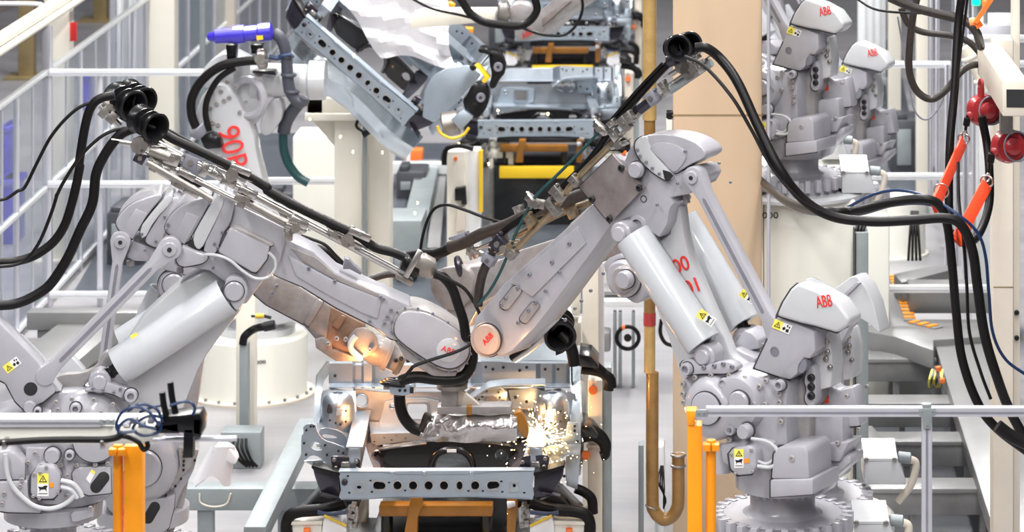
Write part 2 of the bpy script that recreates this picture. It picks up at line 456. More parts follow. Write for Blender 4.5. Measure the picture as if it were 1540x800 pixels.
def dogsign(pl, u, v, off, s, ang, parent, only=False, kind='warn'):
    """warning sticker: yellow field with a triangle over a white field with a black pictogram; s = px width"""
    c, n = math.cos(ang), math.sin(ang)
    R = lambda L: [(u + (x * c + y * n) * s, v + (-x * n + y * c) * s) for x, y in L]
    def q(nm, mt, L, o):
        b = MB(); b.prism(pl.pts(R(L), o), pl.n * 0.002); ob = b.build(nm, mt, parent)
        if only: ob['only'] = 1
        return ob
    if kind == 'warn':
        a = q('warning_sticker', M['sticker'], [(-.5, -1), (.5, -1), (.5, -.1), (-.5, -.1)], off)
        w = q('pictogram_sticker', M['whitesticker'], [(-.5, -.1), (.5, -.1), (.5, 1), (-.5, 1)], off)
        pic = [[(-.42, .15), (-.1, .2), (.2, .05), (.42, .1), (.3, .3), (.32, .6), (.2, .4), (-.2, .42), (-.3, .62), (-.3, .4)], [(-.4, .75), (.4, .75), (.4, .8), (-.4, .8)]]
        tx, ty = 0, -.52
    else:
        a = q('warning_sticker', M['sticker'], [(-1, -.5), (0, -.5), (0, .5), (-1, .5)], off)
        w = q('pictogram_sticker', M['whitesticker'], [(0, -.5), (1, -.5), (1, .5), (0, .5)], off)
        pic = [[(.1, .05), (.3, -.1), (.45, .1), (.3, .3), (.12, .25)], [(.5, .1), (.8, .0), (.85, .35), (.55, .4)], [(.45, -.35), (.6, -.4), (.62, -.2), (.48, -.15)], [(.7, -.25), (.85, -.3), (.85, -.1), (.7, -.1)]]
        tx, ty = -.5, 0
    b = MB()
    T = [(tx, ty - .34), (tx + .36, ty + .28), (tx - .36, ty + .28)]; I_ = [(tx, ty - .22), (tx + .26, ty + .22), (tx - .26, ty + .22)]
    b.prism(pl.pts(R(T), off - .0015), pl.n * .002, [pl.pts(R(I_), off - .0015)])
    b.prism(pl.pts(R([(tx - .03, ty - .08), (tx + .03, ty - .08), (tx + .03, ty + .15), (tx - .03, ty + .15)]), off - .0015), pl.n * .002)
    t = b.build('triangle_symbol', M['ink'], parent)
    b = MB()
    for L in pic: b.prism(pl.pts(R(L), off - .0015), pl.n * .002)
    g = b.build('pictogram', M['ink'], parent)
    if only: t['only'] = 1; g['only'] = 1
def cyl_px(b, pl, p0, p1, off, r, r1=None, off1=None, seg=28, bev=0.0):
    b.cyl(pl.pt(*p0, off), pl.pt(*p1, off if off1 is None else off1), r, r1, seg, bev)
def balancer(pl, p0, p1, off, r, parent, mt, pin0=None, pin1=None, rod=0.03):
    """spring balancer: hollow-ended cover cylinder, rod and end pins"""
    a = pl.pt(*p0, off); c = pl.pt(*p1, off); d = (c - a); L = d.length
    b = MB(); b.lathe(a, d, [(0.03, r * .86), (0.0, r * .9), (0.0, r * .985), (0.006, r), (L - .006, r), (L, r * .985), (L, r * .5), (L - .03, r * .48)], 48)
    cy = b.build('balancer_cylinder', mt, parent)
    if pin1:
        e = pl.pt(*pin1, off); b = MB(); b.cyl(c - d.normalized() * .03, e, rod, seg=20); b.torus(c + (e - c) * .4, d, rod * .95, .008); b.torus(c + (e - c) * .6, d, rod * .95, .008)
        b.build('balancer_rod', M['plastic'], parent)
    for q in (pin0, pin1):
        if q:
            e = pl.pt(*q, off); b = MB()
            b.cyl(e - pl.n * .055, e + pl.n * .06, .058, seg=28, bev=.008); b.cyl(e - pl.n * .075, e, .038, seg=24, bev=.006)
            b.build('pivot_pin', M['robot'], parent)
    return cy
def rod_link(pl, p0, p1, off, th, w, parent, mt, name='linkage_rod', r0=.055, r1=.05, grow=1.0):
    """I-section pull rod with round eyes and a sunk channel"""
    a = pl.pt(*p0, off); c = pl.pt(*p1, off); d = (c - a).normalized(); s = d.cross(pl.n).normalized(); L = (c - a).length
    b = MB()
    ol = []
    for k in range(13):
        t = math.pi / 2 + math.pi * k / 12; ol.append(a + d * r0 * math.cos(t) + s * r0 * math.sin(t))
    ol += [a + d * r0 * 2 - s * w / 2 * grow, c - d * r1 * 1.6 - s * w / 2]
    for k in range(13):
        t = -math.pi / 2 + math.pi * k / 12; ol.append(c + d * r1 * math.cos(t) + s * r1 * math.sin(t))
    ol += [c - d * r1 * 1.6 + s * w / 2, a + d * r0 * 2 + s * w / 2 * grow]
    b.prism(ol, pl.n * th, bevel=.006)
    ro = b.build(name, mt, parent)
    b = MB(); q = .30 * w
    b.prism([a + d * (r0 * 2.4) - s * q * .5 - pl.n * .002, c - d * (r1 * 2.2) - s * q * .5 - pl.n * .002, c - d * (r1 * 2) - pl.n * .002, c - d * (r1 * 2.2) + s * q * .5 - pl.n * .002, a + d * (r0 * 2.4) + s * q * .5 - pl.n * .002, a + d * (r0 * 2.1) - pl.n * .002], pl.n * .006)
    b.build('channel', M['groove'], ro)
    b = MB(); b.cyl(a - pl.n * .012, a + pl.n * .01, r0 * .62, seg=24, bev=.004)
    b.build('pivot_cap', mt, ro)
    b = MB(); b.cyl(a - pl.n * .016, a, r0 * .2, seg=16); b.build('grease_hole', M['dark'], ro)
    return ro

# ================================================================ front right robot
PR = Plane(1177, 15.5, (-0.866, 0.5))
BASE_R = P(1177, 769, 15.5)
robR = root('industrial_robot', BASE_R, 'large white welding robot in right foreground, arm reaching down left from the ochre pipe', 'robot', 'welding robots of the line')
def lower_right(robR, PR):
    c = BASE_R.copy()
    # toothed foot plate
    b = MB(); b.lathe(c - Vector((0, 0, .10)), (0, 0, 1), [(0, .30), (.085, .30), (.10, .315), (.10, 0)], 56)
    foot = b.build('foot_plate', M['robot'], robR)
    for k in range(28):
        a = 2 * math.pi * k / 28; b = MB()
        e = Vector((math.cos(a), math.sin(a), 0)); t = Vector((-e.y, e.x, 0))
        b.obox(c + e * .315 - Vector((0, 0, .035)), e * .03, t * .017, Vector((0, 0, .04)), .003)
        b.build('foot_lug', M['robot'], robR)
    b = MB(); b.lathe(c, (0, 0, 1), [(-.01, .22), (.01, .17), (.03, .158), (.12, .158), (.125, .2)], 48)
    b.build('neck', M['robot'], robR)
    b = MB(); b.lathe(c + Vector((0, 0, .115)), (0, 0, 1), [(0, .20), (.01, .228), (.075, .232), (.10, .25), (.16, .25), (.17, .2), (.17, 0)], 56)
    tt = b.build('turntable', M['robot'], robR)
    bolts(flat(15.2), [], 0, .01, robR)
    for k in range(16):
        a = math.pi + math.pi * (k + .5) / 16
        b = MB(); q = c + Vector((math.cos(a) * .19, math.sin(a) * .19, .105)); b.cyl(q, q + Vector((0, 0, .02)), .009, seg=8); b.build('bolt', M['robot'], robR)
    # wing of the turntable carrying the rear motors
    slab('turntable_wing', M['robot'], PR, zA([(560, 560), (560, 480), (700, 470), (860, 440), (862, 480), (740, 585), (735, 622), (680, 640), (560, 640)]), -.05, .10, robR, .02)
    # gearbox casting
    G = zA([(80, 90), (120, 70), (200, 52), (300, 56), (380, 68), (440, 90), (490, 104), (525, 84), (560, 105), (566, 160), (560, 230), (566, 400), (500, 405), (430, 372), (330, 385), (270, 372), (200, 362), (130, 318), (84, 245), (72, 160)])
    slab('gearbox_housing', M['robot'], PR, G, -.24, .08, robR, .018)
    p = PR.pt(1075, 612, -.24)
    b = MB(); b.lathe(p + PR.n * .02, -PR.n, [(0, .155), (.035, .155), (.06, .145), (.085, .12), (.10, .085), (.10, 0)], 48); b.build('gearbox_dome', M['robot'], robR)
    p = PR.pt(1113, 603, -.24)
    b = MB(); b.lathe(p + PR.n * .02, -PR.n, [(0, .14), (.03, .14), (.07, .12), (.085, .08), (.085, 0)], 48); b.build('gearbox_dome', M['robot'], robR)
    disc('gearbox_cap', M['robot'], PR, 1062, 614, -.34, .078, .012, robR)
    disc('gearbox_cap', M['robot'], PR, 1112, 604, -.325, .052, .02, robR)
    disc('gearbox_cap', M['robot'], PR, 1124, 647, -.30, .036, .05, robR)
    for (x, y, r) in [(278, 108, 24), (310, 325, 25), (420, 205, 14), (105, 44, 30), (537, 118, 26)]:
        u, v = zA([(x, y)])[0]
        disc('lifting_eye', M['robot'], PR, u, v, -.27, r / 3.077 / 310, .03, robR, hole=r / 3.077 / 310 * .55)
    bolts(PR, zA([(85, 115), (85, 160), (88, 200), (215, 75), (300, 76), (370, 88), (440, 128), (465, 210), (532, 160), (532, 200), (140, 85), (470, 100), (300, 372), (215, 370), (540, 250), (540, 290)]), -.26, .014, robR)
    gslab('lug_plate', M['robot'], PR, smooth_poly(zA([(70, 10), (120, 0), (165, 40), (215, 20), (300, 10), (340, 45), (300, 70), (180, 68), (110, 75), (72, 60)]), 1), -.27, -.2, robR, .006)
    bolts(PR, zA([(180, 38), (228, 30), (270, 22), (310, 35)]), -.275, .011, robR, M['groove'])
    # wrist-level motor with warning stickers
    slab('motor_body', M['robot'], PR, zA([(250, 395), (330, 385), (440, 372), (500, 385), (500, 500), (420, 520), (330, 520), (260, 480)]), -.28, -.02, robR, .02)
    gslab('motor_cover', M['robot'], PR, zA([(290, 440), (312, 412), (390, 402), (415, 430), (422, 500), (400, 535), (335, 541), (300, 512)]), -.36, -.27, robR, .014)
    bolts(PR, zA([(305, 440), (400, 420), (405, 520), (325, 530)]), -.365, .008, robR)
    dogsign(PR, *zA([(342, 460)])[0], -.3625, 14, 0, robR)
    slab('hazard_tag', M['orange'], PR, zA([(366, 462), (388, 460), (389, 480), (367, 482)]), -.363, -.36, robR, 0)
    b = MB()
    b.tube([PR.pt(u, v, -.33) for u, v in zA([(425, 470), (470, 485), (505, 460), (512, 420), (490, 390), (450, 375), (400, 368)])], .008, 8)
    b.tube([PR.pt(u, v, -.35) for u, v in zA([(430, 495), (490, 500), (520, 470), (520, 425), (505, 400)])], .009, 8)
    b.build('motor_cable', M['robot_white'], robR)
    b = MB()
    cyl_px(b, PR, *zA([(262, 400), (262, 520)]), -.2, .05)
    b.build('auxiliary_motor', M['robot'], robR)
    # front electronics box on its tray
    gslab('terminal_box', M['robot'], PR, zA([(500, 440), (522, 408), (640, 402), (662, 430), (668, 556), (490, 556)]), -.36, -.12, robR, .012)
    gslab('box_tray', M['robot'], PR, zA([(486, 560), (684, 556), (684, 628), (486, 642)]), -.375, -.1, robR, .008)
    disc('lock_screw', M['robot_worn'], PR, *zA([(588, 461)])[0], -.36, .016, .006, robR, hole=.006)
    # column behind the gearbox
    slab('swing_yoke', M['robot_worn'], PR, zA([(566, 175), (600, 110), (650, 60), (690, 90), (705, 140), (700, 215), (668, 235), (668, 480), (566, 478)]), -.12, .02, robR, .02)
    gslab('yoke_rib', M['robot'], PR, smooth_poly(zA([(660, 30), (690, 30), (700, 110), (696, 215), (662, 222), (640, 185), (655, 140), (640, 100)]), 1), -.17, -.1, robR, .008)
    bolts(PR, zA([(678, 86), (678, 128), (678, 170)]), -.175, .026 / 1.4, robR, M['dark'], name='bolt_hole')
    # rear motors
    gslab('rear_motor', M['robot'], PR, zA([(690, 265), (822, 262), (824, 388), (686, 388)]), -.06, .06, robR, .014)
    slab('rear_motor_base', M['robot'], PR, zA([(668, 394), (852, 384), (806, 476), (668, 472)]), -.08, .08, robR, .01)
    gslab('rear_motor', M['robot'], PR, zA([(700, 120), (760, 115), (800, 145), (868, 128), (884, 200), (902, 312), (824, 318), (700, 240)]), .0, .10, robR, .014)
    slab('hazard_tag', M['redstrap'], PR, zA([(720, 172), (757, 172), (757, 203), (720, 203)]), -.004, 0, robR, 0)
    bolts(PR, zA([(700, 392), (800, 388), (690, 450), (843, 172)]), -.085, .012, robR)
    # counter lever with hood
    gslab('counter_lever', M['robot'], PR, zD([(8, 572), (75, 430), (130, 300), (240, 335), (330, 380), (335, 480), (300, 525), (275, 518), (245, 555), (240, 600), (200, 632), (150, 620)]), -.24, -.02, robR, .016)
    slab('lever_frame', M['robot_white'], PR, zD([(330, 380), (400, 385), (420, 480), (425, 560), (415, 670), (340, 690), (330, 600), (345, 560), (300, 540), (335, 470)]), -.12, .0, robR, .012)
    bolts(PR, zD([(360, 415), (393, 432), (360, 488), (397, 484), (390, 520), (412, 565), (375, 385)]), -.13, .013, robR, M['steelworn'])
    disc('lever_bore', M['groove'], PR, *zD([(122, 482)])[0], -.24, .024, .003, robR, hole=.02)
    slab('lever_notch', M['groove'], PR, smooth_poly(zD([(262, 600), (242, 585), (255, 545), (272, 522), (288, 528), (290, 570)]), 1), -.243, -.2, robR, 0)
    gslab('hood', M['robot_white'], PR, zD([(128, 298), (160, 225), (205, 155), (240, 125), (262, 132), (350, 165), (450, 225), (515, 318), (500, 352), (445, 387), (330, 352), (250, 334)]), -.27, -.13, robR, .03, seg=4)
    slab('hood_ridge', M['robot_white'], PR, zD([(262, 132), (285, 100), (350, 130), (440, 205), (455, 230), (350, 190)]), -.13, -.06, robR, .01)
    slab('hood_slot', M['groove'], PR, zD([(278, 128), (292, 112), (360, 172), (330, 186)]), -.11, -.09, robR, 0)
    dogsign(PR, *zD([(160, 352)])[0], -.2435, 14, math.radians(-22), robR, kind='wide')
    logo(PR, *zD([(380, 222)])[0], -.272, .080, math.radians(8), robR, .6)
    b = MB(); b.tube([PR.pt(u, v, -.1) for u, v in zA([(660, 470), (668, 440), (700, 470), (740, 478)])], .004, 6); b.build('cable', M['groove'], robR)
lower_right(robR, PR)
def upper_right():
    r = robR; pl = PR
    # lower arm
    slab('lower_arm', M['robot_white'], pl, [(984, 322), (1008, 300), (1024, 312), (1028, 350), (1038, 390), (1066, 456), (1090, 508), (1100, 535), (1135, 560), (1120, 600), (1040, 610), (1020, 560), (1003, 505), (985, 465), (972, 420)], -.08, .0, r, .018)
    slab('arm_window', M['groove'], pl, zC([(352, 95), (385, 88), (402, 110), (395, 160), (352, 190), (343, 176), (352, 140)]), -.083, -.06, r, 0)
    p = pl.pt(1024, 399, -.085)
    x = pl.pt(1034, 395, -.085) - p
    y = pl.pt(1018, 381, -.085) - p
    text('00', .10, p, x, y, M['red'], r, 'marking', .002, 0.0, only=True)
    p = pl.pt(1042, 431, -.085); text('01', .10, p, x, y, M['red'], r, 'marking', .002, 0.0, only=True)
    balancer(pl, (952, 355), (1058, 517), -.20, .092, r, M['cyl'], (941, 349), (1066, 533))
    balancer(pl, (1024, 332), (1117, 486), .20, .092, r, M['cyl'], (1008, 318), (1124, 508))
    disc('bearing', M['robot'], pl, 962, 338, -.15, .055, .03, r, hole=.03)
    slab('joint_bracket', M['robot'], pl, zC([(655, 690), (690, 670), (735, 605), (770, 620), (800, 650), (805, 690), (760, 700), (700, 700)]), .05, .2, r, .008)
    slab('joint_bracket', M['robot'], pl, zC([(650, 700), (690, 690), (790, 735), (775, 782), (720, 775), (660, 735)]), -.02, .1, r, .01)
    b = MB(); cyl_px(b, pl, (1145, 511), (1100, 560), .1, .03); b.build('joint_pin', M['robot_worn'], r)
    sx = zC([(552, 545)])[0]
    for (cx, cy, off, c) in ((1062, 478, -.294, 14), (1124, 446, .106, 12)):
        dogsign(pl, cx, cy, off, c, math.radians(55), r, only=True)
    # elbow
    slab('elbow_housing', M['robot'], pl, zB([(302, 195), (320, 140), (352, 95), (380, 66), (430, 52), (470, 160), (560, 270), (600, 268), (690, 228), (735, 245), (755, 290), (722, 345), (692, 360), (672, 388), (560, 410), (585, 440), (560, 470), (545, 560), (500, 640), (430, 590), (350, 520), (215, 560), (60, 360), (225, 170)]), -.17, .02, r, .02)
    gslab('elbow_ring', M['robot_white'], pl, smooth_poly(zB([(355, 95), (385, 62), (432, 52), (436, 100), (475, 165), (560, 262), (578, 285), (545, 318), (470, 275), (400, 212), (362, 150)]), 1), -.20, .0, r, .012)
    gslab('elbow_hood', M['robot'], pl, smooth_poly(zB([(395, 66), (440, 48), (545, 44), (650, 66), (735, 108), (772, 158), (748, 188), (690, 212), (640, 240), (585, 276), (555, 252), (520, 208), (470, 160), (432, 104)]), 1), -.19, -.02, r, .03, seg=4)
    gslab('hood_panel', M['robot'], pl, smooth_poly(zB([(440, 124), (470, 98), (520, 90), (590, 104), (640, 136), (655, 168), (640, 210), (588, 268), (560, 245), (520, 200), (470, 158)]), 1), -.202, -.18, r, .004)
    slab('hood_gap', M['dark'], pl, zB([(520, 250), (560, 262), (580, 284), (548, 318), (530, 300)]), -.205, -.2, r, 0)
    disc('motor_drum', M['robot'], pl, *zB([(375, 248)])[0], -.21, 45 / 3.8077 / 310 * 1.05, .03, r)
    disc('bearing_cap', M['robot'], pl, *zB([(412, 416)])[0], -.17, .013, .004, r)
    b = MB(); cyl_px(b, pl, *zB([(650, 390), (660, 440)]), -.08, .017); b.build('hoist_lug', M['robot_worn'], r)
    bolts(pl, zB([(375, 135), (390, 170), (425, 205), (460, 240), (500, 272), (649, 142), (605, 327), (489, 450), (720, 262)]), -.205, .008, r, M['groove'])
    gslab('cover_plate', M['plate'], pl, zB([(230, 160), (412, 352), (216, 556), (40, 346)]), -.215, -.19, r, .003)
    bolts(pl, zB([(285, 238), (388, 352), (117, 417), (217, 530)]), -.216, .017, r, M['dark'])
    slab('hazard_tag', M['orangetag'], pl, zB([(262, 182), (300, 140), (304, 155), (272, 192)]), -.1, -.08, r, 0)
    rod_link(pl, (1041, 267), (1163, 500), -.235, .07, .062, r, M['robot'], r0=.052)
    # forearm
    arm = zI([(560, 150), (500, 210), (200, 478), (150, 540), (90, 610), (80, 680), (130, 740), (200, 762), (240, 740), (330, 650), (400, 560), (560, 345), (640, 230), (690, 190)])
    slab('forearm', M['robot'], pl, arm, -.13, .12, r, .012)
    gslab('forearm_ridge', M['robot'], pl, zI([(500, 240), (535, 310), (320, 525), (255, 480), (230, 470)]), -.145, -.12, r, .006)
    W = zI([(143, 693)])[0]
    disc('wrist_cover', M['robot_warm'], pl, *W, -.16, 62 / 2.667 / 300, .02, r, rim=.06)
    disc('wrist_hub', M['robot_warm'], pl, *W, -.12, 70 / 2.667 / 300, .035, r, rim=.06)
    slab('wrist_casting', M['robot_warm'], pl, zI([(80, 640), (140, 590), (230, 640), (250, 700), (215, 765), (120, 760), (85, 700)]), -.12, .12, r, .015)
    logo(pl, W[0], W[1], -.182, .042, math.radians(48), r, only=True)
    for L in (rounded(*zI([(232, 528)])[0], 16, 40, 7, math.radians(38)), rounded(*zI([(308, 587)])[0], 14, 36, 6, math.radians(38))):
        gslab('access_panel', M['robot_worn'], pl, L, -.150, -.13, r, .003)
    bolts(pl, zI([(263, 488), (197, 555), (215, 530), (335, 545), (265, 628), (307, 578), (310, 435), (375, 500), (400, 385), (470, 310), (430, 425)]), -.152, .010, r, M['groove'])
upper_right()
# ================================================================ left pair
def hose(name, pts, r, mt, parent=None, seg=10, ribs=False, **k):
    b = MB(); b.tube(pts, r, seg)
    return b.build(name, mt, parent, **k)
psi = math.radians(6)
PL = Plane(80, 16.5, (math.cos(psi), math.sin(psi)))
BASE_L = P(80, 815, 16.5)
robL = root('industrial_robot', BASE_L, 'white welding robot in left foreground whose arm reaches down right over the car body front', 'robot', 'welding robots of the line')
def stand_left(r, pl, c):
    b = MB(); b.lathe(c - Vector((0, 0, .10)), (0, 0, 1), [(0, .30), (.085, .30), (.10, .315), (.10, 0)], 48)
    b.build('foot_plate', M['robot'], r)
    for k in range(28):
        a = 2 * math.pi * k / 28; b = MB(); e = Vector((math.cos(a), math.sin(a), 0)); t = Vector((-e.y, e.x, 0))
        b.obox(c + e * .315 - Vector((0, 0, .035)), e * .03, t * .017, Vector((0, 0, .04)), .003); b.build('foot_lug', M['robot'], r)
    b = MB(); b.lathe(c, (0, 0, 1), [(-.01, .2), (.02, .118), (.14, .118), (.15, .16)], 40); b.build('neck', M['robot'], r)
    b = MB(); b.lathe(c + Vector((0, 0, .13)), (0, 0, 1), [(0, .22), (.012, .25), (.09, .255), (.10, .2), (.10, 0)], 56); b.build('turntable', M['robot'], r)
def lower_left():
    r = robL; pl = PL; c = BASE_L
    stand_left(r, pl, c)
    for k in range(14):
        a = math.pi + math.pi * (k + .5) / 14; b = MB(); q = c + Vector((math.cos(a) * .2, math.sin(a) * .2, .118)); b.cyl(q, q + Vector((0, 0, .015)), .009, seg=8); b.build('bolt', M['robot'], r)
    slab('turntable_ledge', M['robot'], pl, zH([(510, 545), (535, 530), (672, 512), (680, 560), (560, 600), (520, 600)]), -.26, -.1, r, .005)
    slab('gearbox_housing', M['robot'], pl, smooth_poly([(52, 618), (64, 598), (84, 590), (112, 588), (142, 590), (162, 597), (180, 612), (196, 632), (204, 668), (176, 735), (150, 760), (60, 772), (20, 770), (-30, 765), (-30, 640), (20, 625)], 1), -.2, .22, r, .02)
    b = MB(); p = pl.pt(126, 646, -.2); b.lathe(p + pl.n * .02, -pl.n, [(0, .20), (.03, .20), (.06, .185), (.085, .15), (.1, .11), (.1, 0)], 48); b.build('gearbox_dome', M['robot'], r)
    b = MB(); p = pl.pt(60, 650, -.2); b.lathe(p + pl.n * .02, -pl.n, [(0, .13), (.04, .13), (.07, .1), (.07, 0)], 40); b.build('gearbox_dome', M['robot'], r)
    disc('gearbox_cap', M['robot'], pl, 143, 662, -.30, .11, .012, r)
    disc('gearbox_cap', M['robot'], pl, 79, 684, -.29, .04, .04, r)
    disc('gearbox_cap', M['robot'], pl, 45, 611, -.26, .032, .03, r)
    for (u, v, rr) in ((114, 613, .028), (105, 683, .025), (197, 594, .034), (57, 617, .02)):
        disc('lifting_eye', M['robot'], pl, u, v, -.30, rr, .035, r, hole=rr * .5)
    bolts(pl, [(84, 605), (108, 600), (87, 616), (141, 601), (170, 608), (152, 620), (43, 624), (196, 616)] + zH([(205, 170), (555, 190), (690, 185), (780, 178), (240, 255), (440, 190), (490, 265), (480, 410), (655, 500), (253, 103)]), -.29, .012, r)
    gslab('lug_plate', M['robot'], pl, smooth_poly(zG([(690, 310), (790, 270), (850, 290), (960, 320), (1010, 350), (1010, 400), (950, 420), (860, 370), (780, 350), (620, 345)]), 1), -.27, -.2, r, .006)
    bolts(pl, zG([(698, 322), (776, 332), (855, 350), (905, 325), (920, 390), (970, 455)]), -.275, .009, r, M['groove'])
    # front casting with motor
    slab('front_casting', M['robot'], pl, zH([(185, 60), (180, 420), (240, 470), (420, 480), (560, 420), (800, 420), (810, 200), (640, 190), (540, 150), (480, 60)]), -.26, -.1, r, .012)
    gslab('motor_cover', M['robot'], pl, zH([(262, 210), (300, 190), (395, 200), (440, 270), (440, 378), (388, 440), (275, 440), (218, 400), (222, 268)]), -.38, -.26, r, .014)
    dogsign(pl, *zH([(311, 333)])[0], -.3825, 17, 0, r)
    slab('hazard_tag', M['orange'], pl, zH([(360, 320), (388, 318), (390, 350), (360, 352)]), -.3835, -.38, r, 0)
    bolts(pl, zH([(245, 255), (290, 245), (240, 415), (285, 432), (420, 390), (335, 205)]), -.385, .009, r)
    gslab('side_cover', M['robot'], pl, zH([(520, 250), (550, 208), (800, 202), (806, 395), (640, 412), (600, 395), (525, 300)]), -.29, -.25, r, .006)
    slab('hand_hole', M['dark'], pl, rounded(*zH([(722, 316)])[0], 36, 18, 9, math.radians(-52)), -.294, -.28, r, .004)
    slab('label_sticker', M['whitesticker'], pl, zH([(622, 290), (660, 225), (690, 245), (650, 322)]), -.2925, -.29, r, 0)
    slab('label_sticker', M['sticker'], pl, zH([(652, 238), (664, 222), (692, 240), (680, 258)]), -.2935, -.29, r, 0)
    gslab('electronics_box', M['robot'], pl, zH([(-60, 95), (60, 85), (110, 100), (182, 180), (182, 300), (-60, 300)]), -.36, -.1, r, .012)
    gslab('box_tray', M['robot'], pl, zH([(-60, 312), (200, 306), (205, 420), (240, 480), (300, 540), (60, 535), (-60, 520)]), -.37, -.1, r, .01)
    bolts(pl, zH([(30, 395), (15, 468), (148, 340), (150, 400), (160, 295)]), -.375, .012, r)
    b = MB()
    b.tube([pl.pt(u, v, -.40) for u, v in zH([(40, 110), (52, 250), (90, 340), (150, 410), (240, 480), (340, 505), (430, 490), (500, 450), (545, 400)])], .012, 8)
    b.tube([pl.pt(u, v, -.40) for u, v in zH([(440, 300), (520, 320), (570, 370), (595, 420)])], .012, 8)
    b.tube([pl.pt(u, v, -.40) for u, v in zH([(440, 345), (510, 365), (545, 400), (560, 430)])], .012, 8)
    b.build('motor_cable', M['robot_white'], r)
    # counter lever
    gslab('counter_lever', M['robot'], pl, [(-15, 472), (0, 486), (30, 516), (58, 545), (84, 590), (64, 606), (36, 618), (22, 604), (8, 577), (-15, 566)], -.27, -.1, r, .012)
    slab('lever_frame', M['robot_white'], pl, zG([(80, 0), (130, 0), (330, 200), (460, 340), (400, 350), (250, 190)]), -.22, .05, r, .006)
    slab('lever_frame', M['robot_white'], pl, zG([(480, 60), (540, 90), (640, 200), (600, 230), (400, 300), (330, 240), (420, 160)]), .1, .2, r, .006)
    disc('lever_bore', M['dark'], pl, 46, 585, -.272, .034, .002, r)
    dogsign(pl, 18, 549, -.2725, 13, math.radians(37), r, kind='wide')
    slab('bracket_plate', M['robot_worn'], pl, smooth_poly(zG([(400, 250), (470, 215), (620, 205), (730, 160), (760, 70), (820, 30), (860, 130), (800, 220), (690, 250), (600, 330), (500, 340)]), 1), -.1, -.04, r, .008)
    # lower arm and balancers
    slab('lower_arm', M['robot_white'], pl, smooth_poly([(300, 400), (350, 412), (368, 448), (358, 475), (333, 503), (303, 545), (285, 592), (262, 650), (180, 640), (150, 600), (190, 500)], 1), -.08, .10, r, .02)
    balancer(pl, (341, 445), (178, 551), -.20, .098, r, M['cyl'], (353, 436), (151, 571))
    balancer(pl, (326, 431), (187, 520), .20, .098, r, M['cyl'], (333, 424), (170, 545))
    slab('pin_fork', M['robot'], pl, smooth_poly([(336, 422), (350, 414), (368, 420), (374, 438), (366, 456), (356, 470), (344, 452)], 1), -.26, -.12, r, .006)
    disc('pin_cover', M['robot'], pl, 352, 438, -.26, .05, .02, r)
    slab('safety_sticker', M['sticker'], pl, [(195, 505), (205, 500), (208, 504), (198, 510)], -.302, -.3, r, 0)
    # elbow
    slab('elbow_body', M['robot'], pl, zE([(385, 400), (430, 315), (500, 345), (600, 358), (625, 245), (680, 112), (940, 240), (900, 400), (850, 450), (765, 560), (740, 600), (690, 600), (640, 500), (560, 440), (470, 425), (400, 425)]), -.17, .16, r, .014)
    gslab('elbow_ring', M['robot_white'], pl, smooth_poly(zE([(478, 275), (520, 200), (590, 80), (625, 70), (630, 110), (600, 180), (560, 260), (520, 340), (490, 330)]), 1), -.21, .16, r, .014)
    gslab('elbow_ring', M['robot'], pl, smooth_poly(zE([(520, 340), (600, 180), (630, 80), (670, 85), (682, 120), (662, 215), (625, 260), (592, 362), (560, 360)]), 1), -.20, .16, r, .014)
    gslab('elbow_hood', M['robot'], pl, smooth_poly(zE([(342, 245), (350, 205), (385, 155), (450, 108), (545, 82), (575, 88), (530, 175), (480, 262), (450, 318), (390, 286)]), 1), -.19, .16, r, .025, seg=4)
    gslab('hood_panel', M['robot'], pl, zE([(382, 280), (448, 155), (514, 180), (440, 312)]), -.198, -.18, r, .004)
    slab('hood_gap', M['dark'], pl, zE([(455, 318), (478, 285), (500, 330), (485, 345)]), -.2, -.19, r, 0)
    gslab('elbow_motor', M['robot'], pl, zE([(600, 350), (660, 228), (700, 248), (852, 322), (838, 385), (785, 452), (760, 445)]), -.26, -.15, r, .012)
    gslab('motor_lid', M['robot_worn'], pl, zE([(668, 232), (690, 228), (868, 318), (852, 322), (820, 340), (640, 255)]), -.255, -.14, r, .006)
    b = MB(); b.tube([pl.pt(u, v, -.27) for u, v in zE([(540, 360), (600, 365), (660, 390), (720, 440), (780, 475), (840, 470), (875, 430), (875, 385), (845, 350)])], .008, 8); b.build('motor_cable', M['robot_white'], r)
    bolts(pl, zE([(360, 215), (350, 240), (622, 255), (578, 425), (585, 310), (430, 350), (512, 358), (565, 120), (600, 330)]), -.2, .009, r, M['groove'])
    b = MB(); cyl_px(b, pl, *zE([(418, 425), (418, 450)]), -.08, .018); b.build('hoist_lug', M['robot_worn'], r)
    rod_link(pl, (255, 375), (68, 566), -.28, .07, .062, r, M['robot'], r0=.060)
    gslab('rod_fork', M['robot'], pl, smooth_poly(zE([(395, 385), (415, 325), (440, 320), (500, 350), (560, 365), (540, 400), (500, 412), (420, 425)]), 1), -.24, -.15, r, .008)
    # forearm
    gslab('forearm', M['robot'], pl, zF([(-70, -30), (60, -5), (110, 0), (240, 62), (350, 165), (560, 262), (600, 275), (620, 288), (730, 335), (720, 520), (620, 500), (540, 440), (350, 345), (180, 240), (60, 190), (-60, 130)]), -.14, .13, r, .014)
    gslab('forearm_ridge', M['robot'], pl, zF([(110, 80), (200, 130), (340, 205), (580, 300), (560, 400), (480, 370), (300, 275), (150, 185)]), -.155, -.13, r, .008)
    slab('forearm_top', M['robot_worn'], pl, zF([(120, 40), (250, 90), (350, 175), (560, 270), (575, 300), (340, 200), (190, 115)]), -.15, -.12, r, .004)
    o = smooth_poly(zF([(622, 440), (650, 365), (700, 338), (800, 352), (900, 405), (1000, 478), (1032, 550), (1018, 615), (960, 662), (890, 665), (780, 605), (640, 500)]), 2)
    slab('wrist_flange', M['robot_worn'], pl, o, -.155, .13, r, .006)
